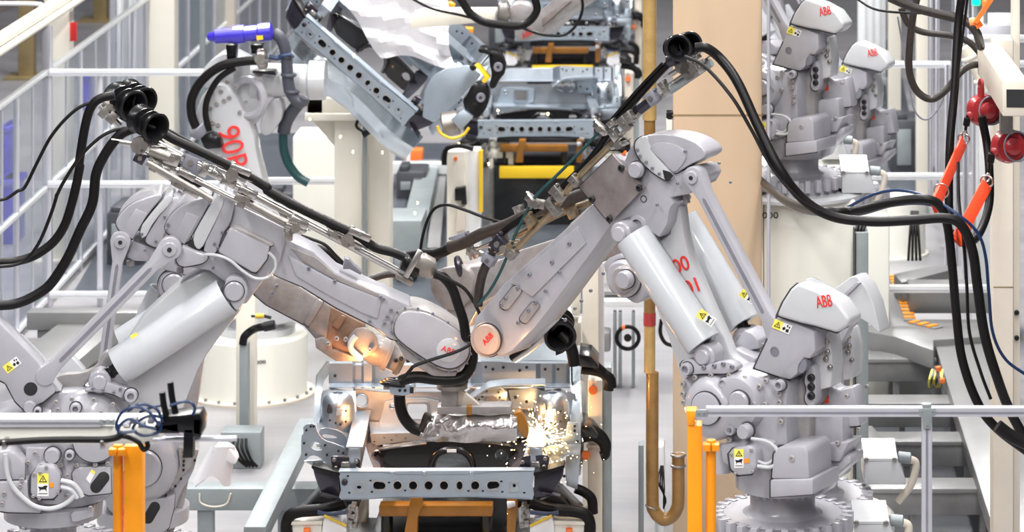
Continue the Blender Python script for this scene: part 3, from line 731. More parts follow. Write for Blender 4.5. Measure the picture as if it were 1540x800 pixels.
    o2 = [(u + (690 - u) * .06 - 1.5, v + (515 - v) * .10) for u, v in o]
    gslab('wrist_cover', M['robot'], pl, o2, -.18, -.15, r, .010)
    disc('cover_ring', M['robot_white'], pl, *zF([(915, 555)])[0], -.18, .062, .003, r, rim=.04)
    logo(pl, *zF([(914, 557)])[0], -.1845, .042, math.radians(-20), r)
    n = len(o)
    bolts(pl, [o[i] for i in range(0, n, 3)], -.156, .007, r, M['groove'])
    bolts(pl, zF([(627, 355), (608, 388), (594, 420), (760, 392), (632, 462), (575, 290), (590, 300), (520, 410), (55, 235), (32, 270), (215, 145), (345, 210)]), -.158, .010, r, M['groove'])
    slab('scorched_tool_mount', M['robot_worn'], pl, zF([(640, 500), (780, 600), (900, 662), (960, 662), (950, 690), (840, 690), (700, 600)]), -.12, .12, r, .006)
lower_left()
# ---------------------------------------------------------------- second left robot
PL2 = Plane(215, 17.6, (math.cos(psi), math.sin(psi)))
BASE_L2 = P(215, 820, 17.6)
robL2 = root('industrial_robot', BASE_L2, 'second white robot on the left, half hidden behind the foreground one, with forearm tinted brown as weld glow', 'robot', 'welding robots of the line')
def left2():
    r = robL2; pl = PL2; c = BASE_L2
    stand_left(r, pl, c)
    slab('gearbox_housing', M['robot'], pl, smooth_poly([(150, 650), (170, 630), (230, 625), (278, 650), (296, 690), (290, 712), (270, 745), (262, 775), (215, 782), (150, 770)], 1), -.2, .2, r, .02)
    b = MB(); p = pl.pt(215, 700, -.2); b.lathe(p + pl.n * .02, -pl.n, [(0, .20), (.04, .20), (.08, .18), (.11, .13), (.12, 0)], 48); b.build('gearbox_dome', M['robot'], r)
    disc('gearbox_cap', M['robot'], pl, 215, 704, -.30, .10, .03, r, rim=.08)
    bolts(pl, zH([(1250, 120), (1250, 268), (1178, 378), (1195, 450), (1060, 415)]), -.24, .018, r)
    slab('side_flange', M['robot_worn'], pl, zH([(1290, 60), (1440, 80), (1410, 190), (1340, 250), (1270, 340), (1230, 380), (1250, 300), (1300, 200)]), -.24, -.1, r, .006)
    bolts(pl, zH([(1330, 95), (1330, 125), (1330, 160), (1328, 190), (1328, 225), (1310, 288), (1270, 342), (1200, 408), (1130, 415), (1410, 155)]), -.245, .007, r, M['dark'], name='bolt_hole')
    gslab('lower_box', M['robot'], pl, zH([(1000, 432), (1200, 432), (1270, 400), (1260, 500), (1225, 640), (1190, 680), (1000, 690)]), -.26, .0, r, .01)
    slab('side_panel', M['robot_worn'], pl, zH([(1280, 390), (1370, 270), (1330, 480), (1250, 690), (1200, 700), (1235, 620), (1275, 500)]), -.1, .1, r, .006)
    slab('hand_hole', M['dark'], pl, rounded(*zH([(1096, 536)])[0], 36, 16, 8, math.radians(-60)), -.264, -.25, r, .004)
    # lower arm, rod, balancers
    slab('lower_arm', M['robot_dirty'] if False else M['robot_worn'], pl, [(245, 415), (275, 412), (300, 480), (306, 545), (298, 605), (275, 680), (200, 680), (190, 600), (225, 500)], -.06, .1, r, .016)
    rod_link(pl, (181, 364), (150, 585), -.2, .06, .058, r, M['robot'], r0=.056)
    balancer(pl, (247, 437), (196, 545), .12, .085, r, M['cyl'], (262, 425), None)
    disc('pin_cover', M['robot'], pl, 261, 428, -.1, .085, .05, r)
    disc('pin_cover', M['robot'], pl, 261, 428, -.15, .06, .02, r)
    gslab('elbow_hood', M['robot'], pl, smooth_poly(zE([(106, 215), (118, 180), (180, 115), (270, 80), (335, 68), (330, 90), (270, 160), (222, 230), (190, 292), (130, 255)]), 1), -.18, .15, r, .025, seg=4)
    gslab('hood_panel', M['robot'], pl, zE([(138, 250), (205, 142), (262, 165), (190, 288)]), -.188, -.17, r, .004)
    gslab('elbow_ring', M['robot_white'], pl, smooth_poly(zE([(220, 240), (290, 150), (350, 85), (385, 70), (380, 110), (300, 190), (240, 300)]), 1), -.2, .15, r, .014)
    gslab('elbow_ring', M['robot'], pl, smooth_poly(zE([(240, 295), (300, 200), (375, 80), (420, 90), (440, 130), (360, 220), (345, 260), (315, 335), (270, 320)]), 1), -.19, .15, r, .014)
    slab('elbow_body', M['robot'], pl, zE([(160, 372), (192, 292), (240, 312), (320, 330), (345, 240), (430, 110), (560, 170), (600, 300), (560, 460), (430, 460), (350, 440), (270, 395), (190, 392)]), -.15, .15, r, .014)
    bolts(pl, zE([(358, 215), (303, 297), (190, 300), (250, 340), (235, 262), (345, 180)]), -.2, .009, r, M['groove'])
    b = MB(); cyl_px(b, pl, *zE([(180, 390), (180, 415)]), -.08, .022); b.build('hoist_lug', M['robot_worn'], r)
    # forearm, stained, then weld glow from below painted brown towards the wrist
    gslab('forearm', M['robot_dirty'], pl, zF([(-60, 20), (40, 190), (100, 190), (250, 290), (330, 340), (300, 520), (250, 500), (190, 430), (0, 330), (-60, 280)]), -.13, .13, r, .014)
    gslab('forearm_collar', M['robot_dirty'], pl, zF([(190, 420), (262, 300), (290, 315), (215, 440)]), -.15, .14, r, .006)
    slab('weldglow_forearm', M['robot_brown'], pl, zF([(210, 430), (280, 310), (500, 430), (480, 610), (350, 610), (250, 540), (245, 500), (270, 490)]), -.12, .13, r, .012)
    slab('forearm_bracket', M['robot_dirty'], pl, zF([(245, 500), (290, 490), (330, 520), (330, 550), (480, 600), (480, 612), (350, 612), (250, 545)]), -.15, -.1, r, .006)
    slab('forearm_bracket', M['robot_brown'], pl, zF([(380, 380), (402, 392), (362, 452), (330, 430)]), -.14, -.11, r, .004)
    bolts(pl, zF([(310, 522), (54, 235), (32, 270), (354, 496), (400, 500), (520, 552)]), -.155, .013, r)
    slab('wrist_recess', M['robot_dirty'], pl, smooth_poly(zF([(400, 500), (470, 430), (560, 480), (560, 560), (480, 600), (420, 570)]), 1), -.14, -.11, r, .004)
    b = MB(); b.tube([pl.pt(u, v, -.16) for u, v in zF([(450, 485), (425, 520), (430, 555), (480, 600)])], .018, 10); b.build('wrist_clamp', M['robot_white'], r)
    p0 = pl.pt(*zF([(500, 530)])[0], -.02); p1 = pl.pt(*zF([(690, 610)])[0], -.02)
    b = MB(); b.lathe(p0, p1 - p0, [(0, .07), (.05, .085), (.12, .085), (.125, .095), (.145, .095), (.15, .075), ((p1 - p0).length, .075)], 36); b.build('wrist_barrel', M['robot_dirty'], r)
    b = MB(); d = (p1 - p0).normalized(); b.lathe(p1 - d * .03, d, [(0, .088), (.02, .088), (.03, .06), (.03, 0)], 36); b.build('tool_flange', M['brass'], r)
    bolts(pl, zF([(678, 596), (712, 606), (650, 606)]), -.1, .012, r, M['dark'], name='bolt_hole')
left2()
# ================================================================ car body front end
zM = lambda L: zp(400, 520, 2.8577, L)
zN = lambda L: zp(440, 540, 3.479, L)
YB = 18.2
ORG_B = P(656, 728, YB)
body = root('car_body_front', ORG_B, 'nearest bare metal car body front end, lit by welding sparks between the robots', 'car body', 'car body front ends on the line')
def sheetpx(rows, name, mt, r, th=.006, **k):
    """rows of (u, v, Y)"""
    b = MB(); b.sheet([[P(*p) for p in row] for row in rows], th); return b.build(name, mt, r, **k)
def holes_slab(name, mt, Y, L, holes, th, r, bevel=0.0, **k):
    pl = flat(Y); b = MB(); b.prism(pl.pts(L), (0, th, 0), [pl.pts(h) for h in holes], bevel=0)
    return b.build(name, mt, r, **k)
def make_body(r):
    pl = flat(YB)
    out = zM([(312, 546), (330, 540), (430, 540), (500, 541), (545, 551), (700, 553), (890, 551), (960, 541), (1060, 536), (1150, 536), (1153, 560), (1146, 600), (1152, 640), (1146, 655), (1120, 661), (1040, 655), (900, 650), (740, 649), (560, 653), (440, 660), (325, 662), (314, 650), (322, 620), (318, 580)])
    H = []
    def ov(cx, cy, w, h): return [(cx + w / 2 * math.cos(2 * math.pi * k / 20), cy + h / 2 * math.sin(2 * math.pi * k / 20)) for k in range(20)]
    def stad(cx, cy, w, h, sk): 
        return [(x + (0 if x < cx else 0), y + (y - cy) * 0 + (x - cx) * sk) for x, y in rounded(cx, cy, w, h, h * .48)]
    holes = [stad(487, 602, 56, 34, .12), ov(565, 600, 36, 38), ov(632, 600, 36, 38), ov(699, 600, 36, 38), ov(765, 600, 36, 38), ov(832, 600, 24, 36), ov(899, 600, 36, 38), stad(977, 597, 56, 34, -.14), ov(400, 608, 20, 14), ov(1067, 601, 14, 16)]
    small = [(449, 580), (455, 628), (529, 588), (598, 622), (870, 624), (1012, 583), (932, 624), (352, 560), (358, 632), (1110, 632), (1016, 628)]
    H = [zM(h) for h in holes] + [zM([(x - 5, y - 4), (x + 5, y - 4), (x + 5, y + 4), (x - 5, y + 4)]) for x, y in small]
    holes_slab('radiator_support_bar', M['bar'], YB, out, H, .004, r)
    bar = [o for o in KIDS(r)][0]
    for (cx, w, h) in [(487, 62, 44), (565, 44, 46), (632, 44, 46), (699, 44, 46), (765, 44, 46), (832, 40, 46), (899, 44, 46), (977, 62, 44)]:
        b = MB(); L = zM(rounded(cx, 601, w, h, h * .48)); L2 = zM(rounded(cx, 601, w - 9, h - 9, (h - 9) * .48))
        b.prism(flat(YB - .012).pts(L), (0, .014, 0), [flat(YB - .012).pts(L2)]); b.build('hole_rim', M['steel'], bar)
    for cx in (400, 1067):
        b = MB(); L = zM(rounded(cx, 606, 48, 42, 8)); L2 = zM(rounded(cx, 606, 40, 34, 6))
        b.prism(flat(YB - .006).pts(L), (0, .008, 0), [flat(YB - .006).pts(L2)]); b.build('hole_rim', M['steel'], bar)
    # flanges and box back of the bar
    b = MB(); b.prism(flat(YB).pts(zM([(312, 540), (1153, 536), (1153, 541), (960, 545), (890, 555), (545, 555), (500, 545), (312, 546)])), (0, .07, 0)); b.build('bar_flange', M['bar'], bar)
    b = MB(); b.prism(flat(YB).pts(zM([(322, 657), (440, 655), (560, 648), (900, 646), (1146, 656), (1146, 661), (900, 651), (560, 653), (322, 662)])), (0, .07, 0)); b.build('bar_flange', M['bar'], bar)
    b = MB(); b.prism(flat(YB + .09).pts(zM([(330, 550), (1140, 546), (1140, 650), (330, 652)])), (0, .01, 0)); b.build('bar_back', M['dark'], bar)
    for x in (543, 680, 885):
        slab('tab', M['body'], pl, zM([(x - 9, 542), (x + 9, 542), (x + 9, 556), (x - 9, 556)]), -.01, .02, r, .002)
    bolts(pl, zM([(338, 586)]), -.004, .018, r, M['darksteel'])
    # dark wings and rubber lips
    for L, lip in (([(200, 524), (312, 552), (320, 656), (285, 655), (240, 641), (224, 606), (208, 560)], [(194, 520), (200, 516), (316, 545), (318, 560), (240, 545), (198, 530)]),
                   ([(1153, 550), (1280, 520), (1277, 560), (1236, 630), (1200, 645), (1152, 656)], [(1282, 512), (1284, 526), (1220, 545), (1150, 560), (1150, 545), (1220, 530)])):
        s = -1 if L[0][0] < 700 else 1
        a = [P(u, v, YB + .01 + (abs((u - 656)) - 145) / 260 * .9) for u, v in zM(L)]
        b = MB(); b.prism(a, (0, .10, 0), bevel=.01); b.build('end_wing', M['darksteel'], r)
        a = [P(u, v, YB - .01 + (abs((u - 656)) - 145) / 260 * .9) for u, v in zM(lip)]
        b = MB(); b.prism(a, (0, .12, 0), bevel=.004); b.build('rubber_lip', M['rubber'], r)
        x = 262 if s < 0 else 1215
        sheetpx([[(400 + (x - 30) / 2.8577, 520 + 632 / 2.8577, YB + .02), (400 + (x + 50) / 2.8577, 520 + 652 / 2.8577, YB)], [(400 + (x - 30) / 2.8577, 520 + 625 / 2.8577, YB + .2), (400 + (x + 50) / 2.8577, 520 + 640 / 2.8577, YB + .2)]], 'lower_tray', M['darksteel'], r)
    # bumper mount plates
    for L, q in (([(275, 480), (290, 474), (395, 482), (406, 495), (402, 540), (385, 550), (350, 545), (300, 540), (285, 520)], [(293, 490), (388, 497), (300, 525), (392, 530)]),
                 ([(1090, 490), (1110, 472), (1205, 468), (1218, 480), (1215, 515), (1195, 535), (1150, 540), (1100, 540)], [(1103, 500), (1200, 485), (1110, 530), (1195, 520)])):
        slab('mount_plate', M['darksteel'], flat(YB + .12), smooth_poly(zM(L), 1), 0, .03, r, .004)
        bolts(flat(YB + .12), zM(q), -.002, .013, r, M['steelworn'])
        cx = sum(x for x, y in L) / len(L)
        slab('mount_block', M['steel'], flat(YB + .10), zM([(cx - 20, 500), (cx + 14, 498), (cx + 22, 540), (cx - 26, 542)]), 0, .05, r, .006)
    # longitudinal rails
    for (u0, v0, u1, v1) in ((533, 690, 546, 634), (806, 690, 800, 634)):
        b = MB(); b.beam(P(u0, v0, YB + .12), P(u1, v1, YB + 1.0), .075, .13, bevel=.012)
        q = b.build('front_rail', M['body'], r)
        b = MB(); b.beam(P(u0, v0, YB + .12) + Vector((0, 0, .066)), P(u1, v1, YB + 1.0) + Vector((0, 0, .066)), .095, .008); b.build('rail_cap', M['body'], q)
    # inner arches beside the rails
    for s, u in ((1, 568), (-1, 775)):
        rows = []
        for i in range(8):
            t = i / 7; rows.append([(u - s * (20 - 18 * t * t) , 640 + 70 * t, YB + 1.0 - .8 * t), (u - s * (6 - 12 * t), 655 + 55 * t, YB + .95 - .75 * t), (u + s * 8, 668 + 50 * t, YB + .8 - .6 * t)])
        sheetpx(rows, 'inner_arch', M['darksteel'], r)
    # strut towers
    for u, nm in ((508, 1), (831, -1)):
        c = P(u, 645, YB + .78); b = MB()
        b.lathe(c - Vector((0, 0, .12)), (0, 0, 1), [(0, .108), (.14, .105), (.27, .098), (.31, .085), (.33, .06), (.335, .03), (.31, .028), (.31, 0)], 40)
        t = b.build('strut_tower', M['body'], r)
        plt = flat(YB + .665)
        slab('tower_emboss', M['darksteel'], plt, smooth_poly([(u - 16, 612), (u - 12, 604), (u - 9, 622), (u - 17, 622)], 1), 0, .01, t, 0)
        slab('tower_emboss', M['bar'], plt, [(u - 2, 615), (u + 5, 615), (u + 6, 625), (u - 3, 625)], 0, .01, t, .001)
        bolts(plt, [(u - 12, 632), (u + 12, 618), (u - 3, 636), (u + 4, 638), (u + 12, 634)], 0, .007, t, M['dark'], name='rivet')
        # wheelhouse panel from tower to outer side
        s = -1 if u < 650 else 1
        sheetpx([[(u - s * 27, 588, YB + 1.0), (u + s * 10, 584, YB + 1.0), (u + s * 34, 592, YB + .9)],
                 [(u - s * 28, 620, YB + .95), (u + s * 5, 628, YB + .9), (u + s * 34, 622, YB + .85)],
                 [(u - s * 24, 650, YB + .75), (u + s * 8, 655, YB + .6), (u + s * 30, 650, YB + .6)],
                 [(u - s * 20, 672, YB + .5), (u + s * 8, 676, YB + .45), (u + s * 28, 668, YB + .5)]], 'wheelhouse_panel', M['firewall'], r)
    # left bracket with cut-outs and right bracket plates
    holes_slab('apron_bracket', M['bar'], YB + .34, smooth_poly(zN([(55, 345), (118, 335), (128, 380), (160, 425), (215, 440), (285, 470), (292, 515), (225, 512), (212, 560), (200, 572), (175, 545), (140, 512), (100, 500), (58, 535), (45, 520), (45, 400), (58, 392)]), 1),
               [smooth_poly(zN([(90, 445), (110, 430), (150, 445), (158, 475), (130, 480), (100, 470)]), 1)], .012, r)
    holes_slab('apron_bracket', M['body'], YB + .5, smooth_poly(zN([(130, 400), (150, 355), (250, 375), (290, 420), (282, 460), (200, 440), (140, 430)]), 1), [smooth_poly(zN([(152, 400), (165, 392), (225, 402), (235, 416), (165, 412)]), 1)], .012, r)
    bolts(flat(YB + .33), zN([(72, 372), (95, 352), (110, 352), (70, 500), (170, 450), (240, 480), (265, 490), (60, 440), (180, 500)]), 0, .007, r, M['dark'], name='rivet')
    slab('apron_bracket', M['bar'], flat(YB + .45), zM([(1295, 332), (1340, 330), (1345, 425), (1200, 425), (1180, 440), (1165, 430), (1185, 408), (1290, 390)]), 0, .015, r, .004)
    slab('apron_bracket', M['body'], flat(YB + .38), zM([(1185, 440), (1228, 428), (1355, 424), (1350, 470), (1290, 470), (1240, 520), (1222, 500)]), 0, .015, r, .004)
    slab('side_panel', M['body'], flat(YB + .42), zM([(1290, 470), (1352, 465), (1338, 620), (1290, 600), (1285, 520)]), 0, .02, r, .006)
    slab('side_panel', M['body'], flat(YB + .42), zM([(160, 495), (205, 520), (212, 560), (240, 640), (250, 520), (245, 490)]), 0, .02, r, .006)
    bolts(flat(YB + .44), zM([(1327, 365), (1327, 345), (1338, 410), (1282, 560), (1240, 400)]), -.02, .008, r, M['dark'], name='rivet')
    # outer side frames
    sheetpx([[(495, 543, YB + 1.1), (497, 560, YB + 1.1)], [(478, 562, YB + 1.0), (488, 572, YB + 1.0)], [(474, 590, YB + .9), (483, 592, YB + .9)], [(471, 640, YB + .7), (480, 640, YB + .7)], [(476, 668, YB + .55), (486, 668, YB + .55)]], 'side_frame', M['body_pale'], r, .02)
    sheetpx([[(857, 542, YB + 1.1), (872, 542, YB + 1.1)], [(857, 570, YB + 1.05), (873, 570, YB + 1.0)], [(862, 600, YB + .9), (874, 600, YB + .9)], [(856, 640, YB + .7), (874, 640, YB + .7)], [(858, 668, YB + .55), (872, 680, YB + .5)]], 'side_frame', M['body_pale'], r, .02)
    sheetpx([[(874, 572, YB + .9), (882, 576, YB + 1.0)], [(875, 620, YB + .8), (881, 622, YB + .9)], [(873, 715, YB + .5), (876, 690, YB + .6)]], 'side_frame', M['body_pale'], r, .01)
    slab('frame_edge', M['rubber'], flat(YB + 1.0), zM([(1310, 60), (1318, 60), (1318, 165), (1312, 165)]), 0, .02, r, 0)
    # cowl with its swages
    cols = []
    prof = [(270, 0), (300, 0), (372, 0), (384, .06), (410, .06), (420, 0), (455, 0), (470, .07), (530, .10), (600, .10), (700, .10), (880, .10), (905, .04), (930, 0), (1000, 0), (1080, 0), (1160, 0), (1180, .05), (1230, .05), (1245, 0), (1290, 0), (1306, .02)]
    rows = [[], [], [], []]
    for x, dy in prof:
        u = 400 + x / 2.8577
        t = 66 + (8 if dy > .05 else 0) - (10 * math.exp(-((x - 960) / 90) ** 2))
        rows[0].append((u, 520 + t / 2.8577, YB + 1.22)); rows[1].append((u, 520 + (t + 10) / 2.8577, YB + 1.10 + dy)); rows[2].append((u, 520 + 160 / 2.8577, YB + 1.08 + dy)); rows[3].append((u, 520 + 178 / 2.8577, YB + .98 + dy * .4))
    sheetpx(rows, 'cowl_panel', M['body'], r, .006)
    bolts(flat(YB + 1.08), zM([(297, 128), (945, 90), (975, 100), (1020, 92), (1090, 105), (1120, 92), (1200, 100), (1255, 100)]), -.01, .009, r, M['dark'], name='rivet')
    # hood-latch shelf over the right half
    n = 12; rows = []
    for j in range(4):
        row = []
        for i in range(n):
            t = i / (n - 1); x = 870 + 330 * t
            y = (170 - 30 * math.sin(min(1, t * 1.6) * math.pi / 2)) + j * 9 + (1 - min(1, t * 4)) * 40
            row.append((400 + x / 2.8577, 520 + y / 2.8577, YB + 1.0 - j * .07))
        rows.append(row)
    sheetpx(rows, 'shelf_panel', M['body'], r, .006)
    # firewall with openings
    fw = zM([(375, 185), (500, 200), (860, 200), (900, 165), (1195, 160), (1200, 200), (1190, 420), (1000, 420), (450, 425), (385, 330)])
    holes_slab('firewall', M['firewall'], YB + 1.02, fw, [zM([(x, y) for x, y in rounded(650, 284, 84, 68, 10)]), zM(circ(410, 236, 26, 16)), zM(circ(543, 260, 9, 12))], .012, r)
    slab('firewall_emboss', M['body'], flat(YB + .98), smooth_poly(zM([(515, 225), (740, 228), (745, 275), (735, 345), (560, 345), (480, 345), (500, 290)]), 1), 0, .03, r, .015, holes=[zM(rounded(650, 284, 92, 76, 12))]) if False else None
    b = MB(); b.prism(flat(YB + .985).pts(smooth_poly(zM([(515, 225), (740, 228), (745, 275), (735, 345), (560, 345), (480, 345), (500, 290)]), 1)), (0, .03, 0), [flat(YB + .985).pts(zM(rounded(650, 284, 88, 72, 10))), flat(YB + .985).pts(zM(circ(543, 260, 9, 12)))]); b.build('firewall_emboss', M['bar'], r)
    b = MB(); b.prism(flat(YB + .97).pts(zM(rounded(650, 284, 100, 84, 14))), (0, .02, 0), [flat(YB + .97).pts(zM(rounded(650, 284, 86, 70, 10)))]); b.build('opening_rim', M['body'], r)
    b = MB(); b.torus(P(*zM([(543, 260)])[0], YB + .975), (0, 1, 0), .016, .005); b.build('opening_rim', M['body'], r)
    b = MB(); b.torus(P(*zM([(410, 236)])[0], YB + 1.01), (0, 1, 0), .038, .006); b.build('opening_rim', M['body'], r)
    slab('access_plate', M['body_pale'], flat(YB + .96), smooth_poly(zM([(892, 190), (915, 178), (1040, 178), (1035, 258), (950, 262), (895, 240)]), 1), 0, .02, r, .006)
    disc('rubber_plug', M['groove'], flat(YB + .96), *zM([(970, 240)])[0], 0, .036, .004, r)
    bolts(flat(YB + .955), zM([(905, 205), (930, 220), (1000, 200), (1005, 222), (950, 195), (1020, 240), (915, 232)]), 0, .006, r, M['dark'], name='rivet')
    slab('access_plate', M['bar'], flat(YB + .97), zM([(1040, 190), (1160, 180), (1190, 200), (1185, 262), (1060, 268)]), 0, .02, r, .004)
    bolts(flat(YB + .965), zM([(1072, 222), (1120, 240)]), 0, .009, r, M['dark'], name='rivet')
    # cross member under the firewall
    sheetpx([[(555, 634, YB + 1.0), (650, 638, YB + 1.0), (800, 640, YB + 1.0)], [(557, 648, YB + .8), (650, 651, YB + .8), (800, 655, YB + .8)], [(558, 652, YB + .78), (650, 655, YB + .78), (800, 658, YB + .78)]], 'cross_member', M['body'], r, .006)
    holes_slab('cross_member', M['bar'], YB + .76, zM([(448, 378), (640, 374), (700, 380), (1010, 384), (1010, 420), (700, 408), (600, 410), (455, 432)]), [zM([(x - 4, y - 3), (x + 4, y - 3), (x + 4, y + 3), (x - 4, y + 3)]) for x, y in ((465, 412), (510, 395), (560, 388), (600, 398), (540, 405))], .01, r)
    # black coated subframe with its arch
    holes = [smooth_poly(zM([(985, 455), (1010, 440), (1040, 460), (1040, 490), (1010, 500), (985, 485)]), 1)]
    holes_slab('subframe', M['blackpanel'], YB + .55, smooth_poly(zM([(455, 455), (540, 432), (680, 412), (800, 412), (1030, 425), (1080, 450), (1105, 490), (1090, 540), (885, 540), (868, 490), (835, 462), (770, 460), (735, 485), (722, 545), (520, 548), (470, 525)]), 1), holes, .05, r)
    b = MB(); b.tube([P(u, v, YB + .54) for u, v in zM([(705, 545), (712, 500), (735, 462), (780, 445), (840, 448), (878, 480), (895, 540)])], .016, 10); b.build('subframe_arch', M['blackpanel'], r)
    b = MB(); b.tube([P(u, v, YB + .52) for u, v in zM([(462, 500), (480, 455), (560, 436), (690, 420)])], .01, 8); b.build('subframe_seam', M['blackpanel'], r)
    slab('barcode_label', M['whitesticker'], flat(YB + .5), zM([(778, 445), (818, 445), (818, 458), (778, 458)]), 0, .004, r, 0)
    b = MB(); b.tube([P(u, v, YB + .5) for u, v in zM([(452, 490), (460, 460), (480, 450), (490, 460)])], .004, 6); b.tube([P(u, v, YB + .5) for u, v in zM([(490, 512), (510, 528), (545, 545)])], .004, 6); b.build('clip_wire', M['steel'], r)
    sheetpx([[(548, 660, YB + .9), (700, 664, YB + .9), (805, 660, YB + .9)], [(548, 706, YB + .5), (700, 712, YB + .5), (805, 706, YB + .5)]], 'bay_floor', M['blackpanel'], r) if False else None
make_body(body)
# pale inner floor sheets seen above the cowl of the nearest body only
b = MB(); b.sheet([[P(768, 545, 19.6), P(800, 544, 19.6), P(862, 545, 19.6)], [P(790, 510, 20.0), P(815, 500, 20.1), P(858, 515, 20.0)], [P(800, 488, 20.4), P(830, 470, 20.5), P(862, 480, 20.4)], [P(815, 462, 20.8), P(845, 456, 20.9), P(858, 462, 20.8)]], .01)
o = b.build('floor_pan', M['body_pale'], body); o['only'] = 1
b = MB(); b.sheet([[P(500, 545, 19.5), P(600, 545, 19.5), P(700, 545, 19.5), P(765, 545, 19.5)], [P(505, 540, 19.9), P(600, 541, 19.9), P(700, 538, 19.9), P(770, 534, 19.9)]], .01)
o = b.build('floor_pan', M['body_pale'], body); o['only'] = 1
def shift_body(Y, label):
    c = copy_tree(body); c.location = Vector((ORG_B.x, Y, ORG_B.z)); c['label'] = label; return c
shift_body(30.6, 'bare metal car body front end upper centre, second in line, above the yellow striped lift')
shift_body(37.4, 'farthest bare metal car body front end, cut off by the top edge of the photo')
tb = copy_tree(body); tb['label'] = 'bare metal car body front end held tilted in the air left of the top centre'
tb.location = P(534, 106, 24.3)
tb.rotation_euler = (Matrix.Rotation(math.radians(41), 3, 'Y') @ Matrix.Rotation(math.radians(11), 3, 'X')).to_euler()
# ---------------------------------------------------------------- sparks of the weld
def sparks(name, u0, v0, Y0, n, R, label):
    b = MB(); rnd = random.Random(5); c = P(u0, v0, Y0)
    for k in range(n):
        a = rnd.uniform(0, 2 * math.pi); rr = R * abs(rnd.gauss(0, .55)); d = Vector((math.cos(a), rnd.uniform(-.5, .1), math.sin(a) - .25)).normalized()
        p = c + d * rr; L = rnd.uniform(.004, .022) * (1.2 - min(1, rr / R))
        b.cyl(p, p + d * L, rnd.uniform(.0008, .0022), .0005, seg=5)
    o = b.build(name, M['spark'], None); o['label'] = label; o['category'] = 'sparks'; o['kind'] = 'stuff'
sparks('weld_sparks', 812, 652, 18.55, 420, .26, 'burst of orange welding sparks inside the right side of the nearest car body')
for (u, v, Y) in ((512, 204, 24), (575, 228, 24.2), (531, 227, 24), (735, 245, 30), (690, 215, 30), (628, 304, 24), (624, 319, 24), (749, 165, 30), (824, 170, 30), (466, 178, 24), (532, 82, 24)):
    b = MB(); b.cyl(P(u, v, Y), P(u, v + 3, Y), .006, .003, seg=8)
    o = b.build('flying_spark', M['spark'], None, label='single glowing spark in the air near the tilted body or the second body', category='spark', group='flying sparks')
# ================================================================ floor, fences, columns
def T(o, label, cat, group=None, kind=None):
    o['label'] = label; o['category'] = cat
    if group: o['group'] = group
    if kind: o['kind'] = kind
    return o
b = MB(); b.box(-16, 12, 6, 62, -.15, 0); o = b.build('floor', M['floor']); o['kind'] = 'structure'
def post(u0, u1, Y, z0=0.0, vtop=None, d=None, mt='cream', name='column', bevel=.006, label='', cat='column', group=None, base=None):
    x0, x1 = Xat(u0, Y), Xat(u1, Y); d = d or (x1 - x0); zt = Zat(vtop, Y) if vtop is not None else HC + 1.2
    b = MB(); b.box(x0, x1, Y, Y + d, z0, zt, bevel)
    o = b.build(name, M[mt])
    if base:
        c = (x0 + x1) / 2; w = (x1 - x0) / 2 + base; bb = MB(); bb.box(c - w, c + w, Y - base, Y + d + base, z0, z0 + .03, .003); bb.build('base_plate', M[mt], o)
    return T(o, label, cat, group)
# hall columns
post(66, 104, 29.2, label='tall cream steel column at the left fence corner beside a red plate', base=.08)
post(218, 262, 32.5, label='cream steel column behind the left horizontal rail, left of the blue gun', base=.08)
post(322, 352, 38, mt='creamold', label='narrow cream column left of the blue gun holder, far behind', base=.08)
post(27, 50, Yfloor(118), mt='olive', label='olive brown column standing outside the fence at the left edge', base=.16)
post(140, 160, Yfloor(32), mt='olive', label='olive brown column outside the fence, near top left behind the sloping rail', base=.2)
post(1336, 1355, 36, mt='cream', label='thin cream column behind the upper right rail, left of the thicker one', base=.05)
post(1378, 1396, 32, mt='cream', label='cream column behind the hanging loop of brown hose', base=.05)
b = MB(); b.box(Xat(105, 29.1), Xat(115, 29.1), 29.1, 29.13, Zat(62, 29.1), Zat(34, 29.1), .002); T(b.build('warning_plate', M['red']), 'small red plate on the right edge of the cream column at the upper left', 'sign')
# big tan column, in front of the pedestal
YC = 20.2
c = post(1012, 1146, YC, d=.5, mt='tan', label='wide tan box column behind the right foreground robot', bevel=.012)
b = MB(); b.box(Xat(1011, YC), Xat(1147, YC), YC - .004, YC, Zat(174, YC), Zat(172, YC)); b.build('joint_line', M['olive'], c)
b = MB(); b.box(Xat(1002, YC), Xat(1012, YC), YC, YC + .1, Zat(178, YC), Zat(169, YC), .004); b.build('clip', M['plastic'], c)
b = MB(); b.box(Xat(1002, YC), Xat(1011, YC), YC, YC + .1, Zat(230, YC), Zat(180, YC), .004); b.build('side_strip', M['cream'], c)
# ochre pipe
YP = 19.0
b = MB(); b.tube([P(977, -60, YP), P(977, 180, YP)], .036 * 1.15, 20, 1); top = b.build('upright_pipe', M['ochre'])
T(top, 'ochre brown vertical pipe running from the top edge down to a floor level elbow', 'pipe')
b = MB(); b.tube([P(977, 180, YP), P(977, 470, YP)], .034, 20, 1); b.build('pipe_section', M['brownpole'], top)
b = MB(); b.tube([P(977, 470, YP), P(977, 489, YP)], .0375, 20, 1); b.build('red_band', M['redpaint'], top)
b = MB(); b.tube([P(977, 489, YP), P(977, 560, YP)], .034, 20, 1); b.build('pipe_section', M['ochre'], top)
b = MB(); b.tube([P(981, 560, YP), P(981, 600, YP), P(981, 745, YP), P(984, 768, YP), P(997, 781, YP), P(1010, 777, YP), P(1018, 765, YP), P(1020, 750, YP), P(1020, 700, YP), P(1020, 683, YP)], .038, 20, 6); b.build('pipe_elbow', M['brownpole'], top)
b = MB()
for v in (684, 700): b.torus(P(1020, v, YP), (0, 0, 1), .04, .008)
b.torus(P(981, 762, YP), (0.3, 0, 1), .04, .006)
